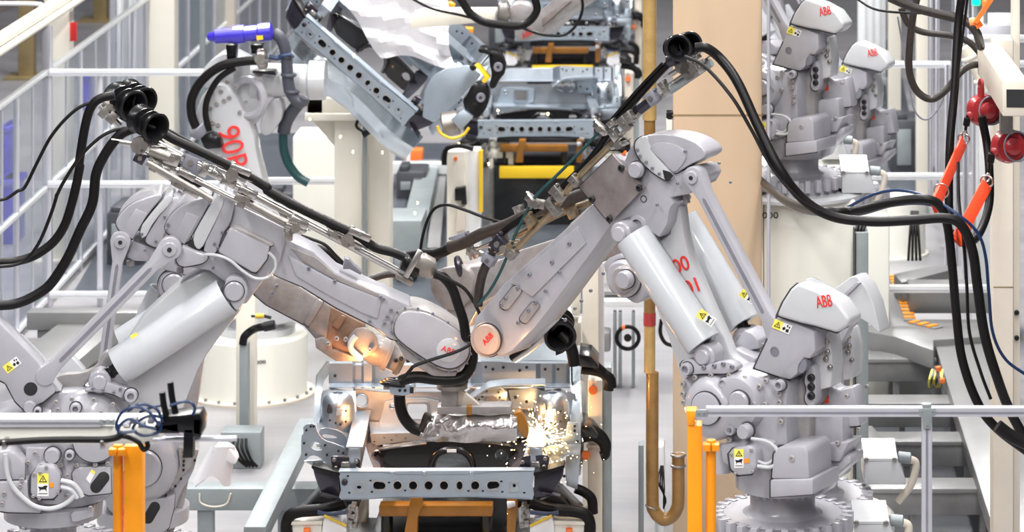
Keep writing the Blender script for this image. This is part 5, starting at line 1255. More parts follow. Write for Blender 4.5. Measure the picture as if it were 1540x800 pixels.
zR = lambda L: zp(1140, 0, 2.6667, L)
zS = lambda L: zp(1140, 250, 2.6667, L)
# --- right robot rails
def pack_right():
    r = robR; pl = PR; OF = -.22
    b = MB(); rline(b, pl, zI([(240, 350), (400, 180)]) + z3([(440, 725), (590, 575)]), OF, .017); b.build('brass_tube', M['brass'], r)
    b = MB(); rline(b, pl, z3([(585, 585), (700, 455)]), OF, .012); rline(b, pl, z3([(700, 455), (840, 345)]), OF, .012); b.build('steel_rail', M['steelworn'], r)
    b = MB(); rline(b, pl, z3([(700, 440), (770, 385)]), OF, .026, 16); b.build('dark_sleeve', M['darksteel'], r)
    b = MB(); rline(b, pl, z3([(820, 362), (985, 250)]), OF, .022, 16); b.build('air_cylinder', M['galv'], r)
    for (x, y, w, h, a, m) in [(752, 392, .07, .08, -40, 'groove'), (800, 350, .04, .08, -38, 'steelworn'), (905, 290, .05, .06, -34, 'steelworn'), (945, 268, .05, .07, -34, 'steel'), (880, 262, .24, .025, -34, 'steel'), (905, 282, .26, .02, -34, 'steelworn'), (640, 495, .06, .09, -42, 'steelworn'), (600, 540, .05, .08, -42, 'steel'), (660, 470, .05, .07, -42, 'steelworn'), (545, 515, .1, .04, 42, 'steel'), (590, 495, .05, .04, -42, 'steel'), (440, 725, .05, .07, -50, 'steelworn'), (620, 580, .12, .03, -20, 'steel')]:
        u, v = z3([(x, y)])[0]; clampb(pl, u, v, OF - .02, w, h, math.radians(a), r, m)
    for (x, y, w, h, a, m) in [(345, 150, .12, .05, 10, 'steelworn'), (325, 140, .1, .04, 45, 'steel'), (425, 110, .06, .1, -48, 'steelworn'), (405, 165, .05, .12, -48, 'steelworn'), (190, 310, .09, .09, -50, 'darksteel'), (215, 330, .12, .04, -30, 'brass'), (150, 375, .06, .08, -60, 'groove'), (240, 350, .07, .06, -48, 'steelworn'), (318, 215, .05, .08, -50, 'brass')]:
        u, v = zI([(x, y)])[0]; clampb(pl, u, v, OF - .02, w, h, math.radians(a), r, m)
    guide(pl, 1018, 72, OF - .05, .062, math.radians(-12), r); guide(pl, 1036, 66, OF + .08, .058, math.radians(-12), r)
    b = MB(); cyl_px(b, pl, (1006, 92), (1030, 84), OF - .05, .03); b.build('guide_mount', M['darksteel'], r)
pack_right()
def H(pl, L, off, r, label, mt='rubber', cat='hose', seg=12, group=None, name='cable_hose'):
    if pl is None: pts = [P(u, v, y) for u, v, y in L]
    else: pts = [pl.pt(u, v, off) for u, v in L]
    b = MB(); b.tube(pts, r, seg, 8); return T(b.build(name, M[mt]), label, cat, group)
H(PR, z3([(830, 240), (770, 300), (690, 390), (620, 470), (570, 540), (500, 640), (400, 740)]) + zI([(350, 165), (270, 215), (205, 265), (165, 330)]), -.20, .019, 'black hose running from the top right spool down beside the steel cover plate')
H(PR, zI([(165, 330), (150, 370), (135, 400), (120, 440), (108, 500), (104, 560)]), -.22, .024, 'black hose end hanging above the round orange lit wrist cover', 'rubberbrown')
H(PR, z3([(530, 535), (470, 600), (400, 670), (270, 800)]) + zI([(300, 180), (255, 270), (225, 350), (190, 430), (150, 500), (105, 555)]), -.24, .008, 'thin teal cable along the right robot forearm', 'greencable', 'cable', 8)
H(PR, z3([(790, 255), (700, 350), (620, 440), (568, 500)]), -.22, .009, 'thin black cable between spool and clamp on the right robot', cat='cable', seg=8)
HY = 15.4
H(None, [(1045, 72, 15.3), (1062, 72, 15.3), (1085, 90, 15.3), (1110, 125, 15.2), (1140, 190, 15.1), (1170, 250, 15.0), (1205, 297, 15), (1250, 325, 15), (1310, 333, 15), (1370, 331, 15), (1420, 328, 15), (1445, 338, 15), (1462, 375, 15), (1470, 430, 15), (1480, 500, 15), (1497, 560, 15), (1520, 620, 15.1), (1560, 690, 15.2)], 0, .024, 'thickest black hose from the top right spool sagging across to the red straps and down')
H(None, [(1030, 85, 15.25), (1060, 100, 15.2), (1100, 145, 15.1), (1130, 195, 15.05), (1160, 250, 15), (1200, 298, 14.95), (1230, 318, 14.95)], 0, .009, 'thin black cable beside the thick hose leaving the top right spool', cat='cable', seg=8)
H(None, [(1141, 268, 20.78), (1151, 277, 20.0), (1185, 303, 17.5), (1230, 316, 15.5), (1285, 317, 15.3), (1335, 305, 15.2), (1385, 299, 15.15), (1412, 308, 15.15), (1425, 340, 15.15), (1432, 400, 15.15), (1438, 470, 15.2), (1447, 540, 15.2), (1470, 605, 15.2), (1500, 645, 15.2), (1560, 690, 15.3)], 0, .022, 'black hose coming from behind the tan column to the upper red strap, second thickest')
H(None, [(1150, 284, 20.0), (1190, 312, 17.3), (1230, 322, 15.6), (1290, 322, 15.4), (1340, 309, 15.3), (1390, 306, 15.3), (1430, 318, 15.3)], 0, .009, 'thin dark blue cable under the second black hose', 'bluecable', 'cable', 8)
H(None, [(1275, 312, 15.5), (1310, 294, 15.4), (1350, 286, 15.3), (1395, 296, 15.2), (1440, 322, 15.1), (1470, 350, 15.1), (1482, 385, 15.1), (1487, 440, 15.1), (1493, 500, 15.1), (1512, 540, 15.1), (1545, 565, 15.1)], 0, .008, 'thin arched cable above the second hose, passing down right of the cream column', 'bluecable', 'cable', 8)
H(None, [(1449, -20, 16.5), (1441, 37, 16.5), (1436, 131, 16.4), (1429, 210, 16.3), (1427, 300, 16.2), (1430, 335, 16.2)], 0, .022, 'straight black hose hanging down left of the red balancers')
H(None, [(1456, -10, 16.3), (1447, 60, 16.3), (1435, 150, 16.3), (1428, 225, 16.2), (1425, 280, 16.2)], 0, .007, 'thin black cable beside the straight hanging hose', cat='cable', seg=8)
H(None, [(1441, 244, 15.3), (1442, 300, 15.2), (1449, 360, 15.1), (1454, 430, 15.1), (1458, 500, 15.1), (1475, 560, 15.1), (1490, 600, 15.1)], 0, .008, 'thin black cable between the two thick descending hoses', cat='cable', seg=8)
H(None, [(1337, -4, 17), (1370, 10, 17), (1402, 19, 17), (1451, 32, 17), (1468, 48, 17), (1475, 70, 17.2)], 0, .024, 'brown black hose sloping from the top edge to the orange tie at upper right', 'rubberbrown')
H(None, [(1380, -6, 17.4), (1373, 25, 17.4), (1368, 70, 17.4), (1368, 110, 17.4), (1380, 138, 17.4), (1402, 149, 17.4), (1425, 133, 17.4), (1445, 108, 17.4), (1462, 98, 17.5), (1482, 97, 17.6)], 0, .020, 'brown hose hanging in a deep loop below the upper right rail', 'rubberbrown')
H(None, [(1355, 12, 17.8), (1365, 35, 17.8), (1387, 48, 17.8), (1432, 54, 17.8), (1458, 64, 17.8), (1475, 82, 17.8)], 0, .018, 'brown black hose curving behind the upper end of the loop', 'rubberbrown')
H(None, [(1285, -4, 17.6), (1320, 15, 17.5), (1384, 20, 17.5), (1440, 21, 17.4), (1462, 34, 17.3)], 0, .007, 'thin black cable sagging from the top edge to the orange tie', cat='cable', seg=8)
H(None, [(1350, 25, 18), (1366, 120, 18), (1375, 165, 18), (1392, 180, 18), (1410, 165, 18), (1425, 135, 18), (1445, 112, 18)], 0, .005, 'thin grey wire hanging beneath the brown hose loop', 'groove', 'cable', 6)
H(None, [(1476, 175, 16.4), (1484, 215, 16.4), (1488, 260, 16.3), (1487, 310, 16.2), (1472, 352, 16), (1452, 366, 15.8), (1430, 350, 15.7)], 0, .022, 'black hose curving left under the balancers to the lower red strap')
H(None, [(1500, 640, 14.8), (1520, 655, 14.8), (1550, 670, 14.8)], 0, .03, 'short black hose piece at the right edge below the long rail')
# orange tie
b = MB(); b.tube([P(1458, 37, 17), P(1466, 36, 17), P(1470, 42, 17)], .034, 12, 4); o = b.build('cable_tie', M['orangetag']); T(o, 'orange tie strap holding the brown hoses near the top right', 'strap')
b = MB(); b.prism([P(1464, 34, 16.95), P(1470, 36, 16.95), P(1500, -8, 16.95), P(1492, -10, 16.95)], (0, .02, 0)); b.build('strap_end', M['orangetag'], o)
# --- balancers with straps
def balancer_tool(u, v, Y, label, sl):
    r = root('spring_balancer', P(u, v, Y), label, 'tool balancer', 'red spring balancers')
    c = P(u, v, Y); n = Vector((.35, -.93, .1)).normalized()
    b = MB(); b.lathe(c - n * .06, n, [(0, .06), (.01, .082), (.05, .085), (.075, .075), (.08, .05), (.08, 0)], 32); b.build('drum', M['redpaint'], r)
    b = MB()
    for k in range(6): b.torus(c + n * (-.045 + k * .012) + Vector((.03, 0, 0)), n, .072, .005, 24, 6)
    b.build('grey_ribs', M['groove'], r)
    b = MB(); b.lathe(c + n * .02, n, [(0, .045), (.03, .04), (.04, .02), (.04, 0)], 24); b.build('hub', M['redpaint'], r)
    b = MB(); b.torus(c + Vector((-.02, 0, .135)), (1, .3, 0), .022, .009); b.cyl(c + Vector((-.02, 0, .06)), c + Vector((-.02, 0, .12)), .018, seg=12); b.build('hanging_hook', M['redpaint'], r)
    b = MB(); e = c + Vector((-.09, -.02, -.03)); b.cyl(c + Vector((-.03, 0, 0)), e, .03, .02, seg=14, bev=.004); b.build('cable_outlet', M['redpaint'], r)
    b = MB(); f = P(sl[0][0] + 3, sl[0][1] - 18, Y); b.cyl(e, f, .008, seg=8); b.cyl(e, e + (f - e).normalized() * .05, .018, seg=12, bev=.003); b.build('wire_rope', M['rubber'], r)
    b = MB(); g = P(sl[0][0], sl[0][1] - 4, Y); b.tube([f, (f + g) / 2 + Vector((.012, 0, 0)), g, (f + g) / 2 - Vector((.012, 0, 0)), f], .005, 8, 4); b.torus(g, (0.3, 1, 0), .03, .005); b.build('snap_hook', M['steel'], r)
    s = root('lifting_strap', P(*sl[0], Y), label.replace('red spring balancer', 'red webbing strap').replace('hanging', 'looped'), 'strap', 'red webbing straps')
    a = P(*sl[0], Y); z = P(*sl[1], 15.2); d = (z - a); w = Vector((.028, 0, .012))
    b = MB(); b.beam(a, z, .062, .012, up=(0, 1, 0), bevel=.002); b.build('webbing', M['redstrap'], s)
    b = MB(); q = a + d * .75; b.beam(q, q + d * .22, .064, .018, up=(0, 1, 0), bevel=.002); b.build('webbing_fold', M['redstrap'], s)
    b = MB(); b.torus(a + d * .76, d, .036, .004, 20, 6); b.build('ring', M['steel'], s)
balancer_tool(1481, 166, 16.5, 'upper red spring balancer hanging at right above its strap, partly behind the column', ((1449, 213), (1404, 313)))
balancer_tool(1519, 220, 15.7, 'lower red spring balancer hanging at the right edge from the arm end', ((1484, 277), (1438, 364)))
# --- left robot rails and hoses
def pack_left():
    r = robL; pl = PL; OF = -.24
    b = MB(); rline(b, pl, [(212, 203), (597, 407)], OF, .020); b.build('steel_rail', M['steel'], r)
    b = MB(); rline(b, pl, [(203, 224), (440, 343)], OF, .016); b.build('steel_rail', M['steel'], r)
    b = MB(); rline(b, pl, z0([(590, 650), (850, 800)]), OF - .05, .018); rline(b, pl, zK([(-60, 60), (90, 150), (150, 240)])[1:] , OF, .012); rline(b, pl, zE([(690, 80), (960, 225)]), OF - .06, .02); b.build('steel_rail', M['steelworn'], r)
    b = MB(); rline(b, pl, z0([(600, 600), (680, 630)]), OF - .03, .032, 16); b.build('air_cylinder', M['steelworn'], r)
    for (x, y, w, h, a, m) in [(560, 580, .26, .025, 8, 'steel'), (570, 600, .05, .10, 25, 'steel'), (562, 632, .07, .07, 28, 'darksteel'), (690, 635, .10, .08, 20, 'steel'), (765, 650, .09, .08, 20, 'groove'), (820, 680, .05, .09, 22, 'steel'), (750, 700, .04, .12, -60, 'steel'), (770, 770, .04, .10, -60, 'steel'), (620, 665, .05, .07, 28, 'steelworn'), (660, 685, .05, .06, 28, 'steel'), (720, 735, .05, .06, 28, 'steelworn'), (870, 700, .04, .08, -50, 'steel'), (920, 730, .05, .09, -60, 'steel'), (965, 680, .04, .14, -65, 'steel'), (1000, 770, .05, .11, -60, 'steel'), (930, 700, .2, .025, 24, 'steel')]:
        u, v = z0([(x, y)])[0]; clampb(pl, u, v, OF - .03, w, h, math.radians(a), r, m)
    for (x, y, w, h, a, m) in [(190, 225, .04, .11, -60, 'steel'), (165, 250, .12, .04, 22, 'steel'), (330, 270, .1, .03, 28, 'steelworn'), (340, 285, .04, .1, -60, 'steel'), (430, 272, .045, .15, -65, 'steel'), (385, 310, .04, .09, -60, 'steel'), (380, 295, .2, .02, 28, 'steel'), (145, 275, .05, .07, 0, 'steelworn')]:
        u, v = zK([(x, y)])[0]; clampb(pl, u, v, OF - .03, w, h, math.radians(a), r, m)
    for (x, y, w, h, a, m) in [(720, 90, .10, .05, 20, 'steelworn'), (990, 205, .05, .12, -60, 'steel'), (975, 230, .14, .03, 20, 'steel'), (745, 60, .04, .12, -60, 'steel'), (715, 115, .05, .05, 20, 'steelworn')]:
        u, v = zE([(x, y)])[0]; clampb(pl, u, v, OF - .08, w, h, math.radians(a), r, m)
    guide(pl, 222, 185, OF - .05, .075, math.radians(15), r)
    # end bracket above the wrist
    b = MB(); b.beam(pl.pt(*zF([(775, 55)])[0], -.26), pl.pt(*zF([(700, 188)])[0], -.26), .03, .025, up=(0, 1, 0), bevel=.003); b.build('end_plate', M['steel'], r)
    slab('end_block', M['steelworn'], pl, zF([(775, 90), (800, 88), (855, 120), (862, 165), (820, 200), (770, 185), (745, 150)]), -.17, -.05, r, .008)
    slab('end_clamp', M['plastic'], pl, zF([(690, 95), (720, 95), (735, 130), (770, 150), (765, 185), (735, 190), (690, 160), (670, 150)]), -.18, -.06, r, .006)
    slab('end_base', M['steelworn'], pl, zF([(655, 172), (740, 220), (725, 238), (650, 198)]), -.2, -.08, r, .003)
    slab('sensor_block', M['groove'], pl, zF([(395, 95), (415, 100), (440, 130), (480, 165), (475, 180), (420, 150), (385, 150)]), -.1, -.02, r, .005)
    # tool flange below the wrist
pack_left()
H(PL, zJ([(-40, 388), (0, 385), (60, 382), (130, 362), (190, 325), (230, 285), (262, 230), (285, 160), (305, 80), (320, 0)]) + z0([(318, 650), (345, 490), (372, 420), (410, 392), (460, 382)]), .12, .024, 'black hose from the rear left spool curving down to the left edge, upper of two')
H(PL, zJ([(-40, 560), (0, 558), (60, 552), (120, 530), (190, 485), (240, 420), (280, 350), (320, 260), (370, 150)]) + z0([(385, 700), (415, 630), (455, 570), (490, 535), (535, 515)]), -.15, .026, 'black hose from the front left spool curving down to the left edge, lower of two')
H(PL, zJ([(-20, 140), (0, 135), (30, 128), (70, 100)]) + z0([(100, 750), (145, 660), (200, 555), (260, 480), (320, 430), (385, 404)]), .12, .009, 'thin black cable from the rear left spool to the left edge, upper', cat='cable', seg=8)
H(PL, zJ([(-20, 402), (0, 402), (60, 395), (110, 370), (160, 300), (205, 190), (230, 110)]) + z0([(225, 790), (255, 730), (320, 630), (390, 560), (450, 525), (520, 508)]), -.15, .009, 'thin black cable from the front left spool to the left edge, lower', cat='cable', seg=8)
H(PL, z0([(590, 500), (640, 525), (700, 560), (820, 615), (950, 680), (1067, 750)]) + zK([(60, 98), (150, 148), (300, 222), (420, 278), (490, 325), (560, 345), (610, 365)]), -.26, .024, 'thick black hose lying along the rails of the left foreground arm')
H(PL, z0([(600, 495), (680, 525), (800, 590), (920, 655), (1067, 735)]) + zK([(70, 85), (200, 160), (320, 218), (400, 262)]), -.14, .010, 'thin black cable on top of the thick hose along the left arm', cat='cable', seg=8)
H(PL, zK([(730, 430), (765, 445), (800, 490), (825, 560), (845, 620), (855, 680)]) + zF([(1015, 490)]), -.18, .026, 'ribbed black hose dropping from the end clamp to the left wrist')
H(PL, zF([(1012, 480), (1025, 540), (1034, 590), (1020, 650), (985, 690), (930, 702), (850, 700), (760, 690), (700, 700), (670, 715)]), -.10, .030, 'black hose wrapped around the underside of the left wrist cover')
H(PL, zK([(740, 430), (790, 455), (850, 492), (890, 550), (912, 600), (912, 650), (890, 700), (850, 728), (800, 750), (720, 775), (650, 800)]) + zM([(620, 105), (585, 145)]), -.24, .009, 'thin black cable looping over the logo on the left wrist cover', cat='cable', seg=8)
H(PL2, z0([(600, 530), (640, 590), (700, 660), (780, 730), (870, 790)]), -.05, .03, 'black hose under the rails of the left robots near the front spool')
H(PL2, zK([(150, 275), (185, 305), (240, 325), (300, 345), (345, 385)]) + zF([(390, 140), (440, 180), (500, 215), (545, 240)]), -.05, .024, 'black hose lying on top of the left forearm', 'rubber')
H(PL2, zK([(165, 268), (230, 290), (290, 315), (340, 365), (400, 420), (460, 455)]), -.12, .009, 'thin black cable on top of the left forearm', cat='cable', seg=8)
H(PL2, zF([(500, 205), (550, 190), (610, 175), (680, 175)]), -.05, .02, 'short dark hose between the left forearm and the end clamp', 'rubberbrown')
H(PL, z3([(0, 0), (0, 0)])[:0] + z0([(640, 560), (670, 590), (700, 610)]), -.12, .01, 'short black cable beside the front left spool', cat='cable', seg=8)
def pack_left2():
    r = robL2; pl = PL2
    b = MB(); rline(b, pl, z0([(400, 425), (480, 505)]), .0, .018); rline(b, pl, z0([(590, 655), (820, 800)]), .02, .018); rline(b, pl, zE([(400, 0), (560, 80)]), -.05, .02); b.build('steel_rail', M['steel'], r)
    guide(pl, 188, 152, 0, .085, math.radians(15), r); guide(pl, 205, 146, .1, .08, math.radians(15), r)
    for (x, y, w, h, a) in [(425, 440, .05, .12, 40), (450, 470, .06, .08, 40), (440, 425, .1, .03, 40)]:
        u, v = z0([(x, y)])[0]; clampb(pl, u, v, 0, w, h, math.radians(a), r, 'steelworn')
    for (x, y, w, h, a) in [(470, 50, .04, .14, -60), (400, 15, .06, .05, 30), (465, 75, .08, .04, 20), (455, 100, .1, .03, 30)]:
        u, v = zE([(x, y)])[0]; clampb(pl, u, v, -.03, w, h, math.radians(a), r, 'steelworn')
pack_left2()
# --- welding gun on the left wrist
YG = 17.4
gun = root('welding_gun', P(672, 640, YG), 'spot welding gun wrapped in silver foil cloth hanging below the left wrist', 'welding gun')
pg = flat(YG)
def make_gun():
    r = gun
    slab('mount_flange', M['plastic'], pg, zM([(735, 148), (868, 148), (868, 160), (735, 160)]), -.1, .1, r, .003)
    b = MB(); b.cyl(P(680, 576, YG), P(680, 584, YG), .085, seg=28, bev=.004); b.build('swivel_ring', M['steelworn'], r)
    slab('gun_post', M['robot_worn'], pg, zM([(752, 186), (822, 186), (820, 266), (752, 266)]), -.05, .05, r, .004)
    slab('gun_gusset', M['creamold'], pg, zM([(822, 186), (835, 186), (925, 262), (820, 266)]), -.02, .02, r, .002)
    slab('gun_beam', M['robot_worn'], pg, zM([(735, 264), (1052, 260), (1055, 292), (735, 296)]), -.06, .06, r, .006)
    slab('orange_clamp', M['orangedark'], pg, zM([(862, 262), (885, 262), (885, 298), (862, 298)]), -.065, .0, r, .002)
    slab('hose_bracket', M['bar'], pg, zM([(528, 172), (560, 160), (620, 165), (636, 178), (636, 206), (590, 216), (535, 210)]), -.08, .06, r, .006)
    slab('bracket_hole', M['dark'], pg, zM([(618, 178), (634, 178), (634, 204), (618, 204)]), -.083, -.07, r, 0)
    bolts(pg, zM([(575, 192), (598, 192)]), -.083, .008, r, M['dark'])
    b = MB(); b.cyl(P(577, 582, YG), P(588, 582, YG), .014, seg=12); b.build('bracket_pin', M['steelworn'], r)
    b = MB()
    for k in range(3): b.torus(P(597 + k * 1.5, 577 - k * 2.4, YG), (0.1, 0.15, 1), .085 - k * .012, .012, 28, 8)
    b.build('cable_coil', M['rubber'], r)
    # foil cover
    rnd = random.Random(11); rows = []
    nu, nv = 34, 12
    ph = [rnd.uniform(0, 6.28) for _ in range(12)]
    for j in range(nv + 1):
        row = []
        for i in range(nu + 1):
            s = i / nu; t = j / nv
            x = 668 + (1078 - 668) * s
            top = 298 + (30 if s < .04 else 0) + 4 * math.sin(s * 20); bot = 392 + 24 * min(1, s * 6) - 10 * s * s + 4 * math.sin(s * 14 + 1)
            if s < .08: top += (0.08 - s) * 900
            y = top + (bot - top) * t
            amp = .05 * max(0, 1 - 1.5 * s) + .009
            dz = -.10 * math.sin(math.pi * min(1, max(0, t * .9 + .05))) + amp * (math.sin(30 * s + 4 * t + ph[0]) * .6 + math.sin(47 * s - 6 * t + ph[1]) * .25 + math.sin(13 * s + 11 * t + ph[2]) * .4) 
            row.append(P(400 + x / 2.8577, 520 + y / 2.8577, YG - .02 + dz))
        rows.append(row)
    b = MB(); b.sheet(rows, .01); b.build('foil_cover', M['foil'], r, ang=60)
    b = MB(); b.box(P(645, 640, 0).x, 0, 0, 0, 0, 0) if False else None
    slab('gun_body', M['steelworn'], pg, zM([(700, 305), (1060, 300), (1066, 400), (740, 410)]), .02, .16, r, .02)
    slab('electrode_arm', M['orangedark'], flat(YG + .2), smooth_poly(zM([(1058, 300), (1085, 280), (1110, 300), (1130, 360), (1125, 400), (1100, 390), (1075, 345)]), 1), 0, .06, r, .006)
    b = MB(); b.tube([P(u, v, YG - .03) for u, v in zM([(574, 212), (578, 265), (596, 312), (630, 350), (668, 366)])], .032, 12); b.build('hose', M['rubber'], r)
    b = MB(); b.tube([P(u, v, YG - .04) for u, v in zM([(668, 366), (680, 345), (692, 310), (700, 296)])], .026, 12); b.build('hose', M['rubberbrown'], r)
make_gun()
# --- lifts under the bodies
def make_lift():
    r = root('lift_table', (ORG_B.x, YB + .4, 0), 'black lift with amber frame under the nearest car body', 'lift', 'lifts under the car bodies')
    cx = ORG_B.x; Y = 18.55
    z1, z2 = Zat(760, Y), Zat(777, Y)
    b = MB(); b.box(cx - .36, cx + .30, Y, Y + .1, z2, z1, .008); b.build('cross_beam', M['orangedark'], r)
    b = MB(); b.box(cx - .36, cx + .30, Y + 1.2, Y + 1.3, z2, z1, .008); b.build('cross_beam', M['orangedark'], r)
    slab('side_post', M['orangedark'], flat(Y - .05), zM([(592, 815), (622, 652), (668, 650), (672, 690), (652, 740), (650, 815)]), 0, .08, r, .006)
    slab('side_post', M['orangedark'], flat(Y - .05), zM([(1036, 655), (1078, 655), (1082, 690), (1070, 815), (1035, 815)]), 0, .08, r, .006)
    b = MB(); b.box(cx - .40, cx + .40, Y + .15, Y + 1.5, z1 - .0, z1 + .03, .004); b.build('deck', M['blackpanel'], r)
    b = MB(); b.box(cx - .42, cx + .42, Y - .02, Y + 1.2, .0, .58, .02); b.build('base', M['blackpanel'], r)
    b = MB(); b.box(cx - .36, cx + .36, Y - .09, Y - .02, .47, .58, .004); b.build('yellow_bar', M['yellow'], r)
    b = MB(); b.cyl(P(763, 759, Y - .05), P(775, 757, Y - .05), .022, .016, seg=16, bev=.004); b.build('locating_pin', M['cloth'], r)
    b = MB(); b.cyl((cx - .32, Y + .08, .05), (cx - .32, Y + .08, z2), .035, seg=16); b.build('guide_column', M['blackpanel'], r); b = MB(); b.cyl((cx + .26, Y + .08, .05), (cx + .26, Y + .08, z2), .035, seg=16); b.build('guide_column', M['blackpanel'], r)
    return r
lift = make_lift()
def make_fix(s, label):
    r = root('clamp_unit', (ORG_B.x + s * .55, YB + .5, 0), label, 'fixture', 'clamp units beside the lifts')
    def q(x): return x if s < 0 else 1462 - x + 18
    def L(l): return zM([(q(a), c) for a, c in l])
    Y = 18.5; f = flat(Y)
    slab('clamp_body', M['blackpanel'], f, L([(120, 745), (215, 650), (240, 636), (330, 668), (400, 665), (398, 700), (300, 705), (230, 712), (130, 760)]), .1, .4, r, .01)
    b = MB(); b.tube([P(u, v, Y) for u, v in L([(92, 830), (88, 770), (105, 728), (150, 712), (230, 705), (300, 690), (340, 672)])], .035, 12); b.build('hose', M['rubber'], r)
    b = MB(); b.tube([P(u, v, Y + .02) for u, v in L([(150, 700), (200, 694), (300, 684), (330, 680)])], .012, 8); b.build('link_rod', M['steelworn'], r)
    slab('valve_box', M['creamwhite'], f, L([(106, 758), (240, 754), (240, 850), (106, 850)]), 0, .3, r, .006)
    slab('box_lid', M['cream'], f, L([(104, 756), (242, 752), (242, 770), (104, 772)]), -.02, .3, r, .004)
    slab('white_cover', M['cloth'], f, smooth_poly(L([(240, 800), (246, 745), (268, 728), (345, 765), (348, 850), (240, 850)]), 1), -.05, .1, r, .02)
    for (x, y) in ((358, 712), (374, 735), (360, 760), (380, 776), (372, 700)):
        slab('silver_clamp', M['steelworn'], f, L([(x - 10, y - 10), (x + 12, y - 8), (x + 10, y + 12), (x - 12, y + 8)]), -.05, .06, r, .004)
    slab('clamp_rail', M['alu'], f, L([(343, 698), (392, 698), (392, 780), (350, 780)]), .0, .04, r, .003)
    for k in range(2):
        b = MB(); b.tube([P(u, v, Y - .06) for u, v in L([(222, 712 + 7 * k), (270, 720 + 4 * k), (345, 712 + 6 * k)])], .009, 8); b.build('blue_cable', M['bluecable'], r)
    b = MB(); b.tube([P(u, v, Y - .07) for u, v in L([(250, 730), (290, 748), (345, 775)])], .009, 8); b.build('yellow_cable', M['yellowcable'], r)
    b = MB(); b.cyl(P(*L([(163, 797)])[0], Y - .03), P(*L([(190, 797)])[0], Y - .03), .022, seg=12, bev=.004); b.build('orange_plug', M['orangetag'], r)
    b = MB(); u = L([(395, 0), (435, 0)]); x0, x1 = sorted((Xat(u[0][0], Y + .5), Xat(u[1][0], Y + .5))); b.box(x0, x1, Y + .5, Y + .62, 0, Zat(750, Y + .5), .004); b.build('column', M['cream'], r)
    b = MB(); b.box(min(x0, x1) - .3, max(x0, x1) + .1, Y + .1, Y + .6, 0, .55, .01); b.build('base', M['walkface'], r)
    return r
fixL = make_fix(-1, 'black clamp unit with hose and cream valve box at bottom, left of the nearest body')
fixR = make_fix(1, 'black clamp unit with hose and cream valve box at bottom, right of the nearest body')
# right hand cream columns with looping black hoses
def make_side():
    r = root('side_column', P(900, 800, 18.9), 'cream column with looping black hoses and orange plugs right of the nearest body', 'machine frame', 'side columns along the line')
    Y = 18.9; f = flat(Y)
    b = MB(); b.box(Xat(884, Y), Xat(906, Y), Y, Y + .3, 0, Zat(572, Y), .006); b.build('column', M['creamold'], r)
    b = MB(); b.box(Xat(907, Y), Xat(919, Y), Y + .05, Y + .2, 0, Zat(556, Y), .004); b.build('grey_rail', M['galv'], r)
    b = MB(); b.box(Xat(882, Y), Xat(908, Y), Y - .02, Y + .32, Zat(672, Y), Zat(668, Y), .002); b.build('shelf_plate', M['creamold'], r)
    for L in ([(1352, 60), (1380, 50), (1420, 90), (1450, 118), (1475, 150), (1472, 190)], [(1355, 100), (1400, 105), (1440, 115), (1478, 140), (1486, 180)], [(1362, 370), (1400, 360), (1440, 385), (1462, 425), (1455, 470)], [(1362, 395), (1410, 390), (1450, 420), (1458, 465), (1440, 475)], [(1330, 612), (1370, 630), (1400, 660), (1405, 720)]):
        b = MB(); b.tube([P(u, v, Y - .12) for u, v in zM(L)], .03, 12); b.build('hose', M['rubber'], r)
    slab('valve_block', M['blackpanel'], f, zM([(1345, 35), (1395, 45), (1430, 85), (1430, 100), (1345, 90)]), -.2, .1, r, .008)
    slab('valve_block', M['blackpanel'], f, zM([(1352, 340), (1400, 350), (1430, 385), (1425, 400), (1352, 390)]), -.2, .1, r, .008)
    for (x, y) in ((1405, 190), (1375, 470)):
        b = MB(); b.cyl(P(*zM([(x - 16, y)])[0], Y - .06), P(*zM([(x + 16, y)])[0], Y - .06), .02, seg=12, bev=.004); b.cyl(P(*zM([(x, y)])[0], Y - .09), P(*zM([(x, y)])[0], Y), .028, seg=10, bev=.004); b.build('orange_plug', M['orangetag'], r)
    return r
side = make_side()
for Y, w in ((30.6, 'second'), (37.4, 'farthest')):
    for o, nm in ((lift, 'black lift with amber frame and yellow bar under the %s car body'), (fixL, 'black clamp unit with cream box left of the %s car body'), (fixR, 'black clamp unit with cream box right of the %s car body'), (side, 'cream column with orange plugs right of the %s car body')):
        c = copy_tree(o); c.location = o.location + Vector((0, Y - YB, 0)); c['label'] = nm % w
# cream side frames near the second body's left
r = root('side_frame', P(760, 250, 31), 'cream frame with a lying beam left below the second car body', 'machine frame')
sb('beam', 'cream', 733, 772, 228, 238, 31, .2, r); sb('leg', 'cream', 735, 742, 238, 270, 31, .2, r); sb('leg', 'cream', 764, 772, 236, 262, 31, .2, r); sb('top_block', 'cream', 735, 765, 214, 222, 31.2, .2, r)
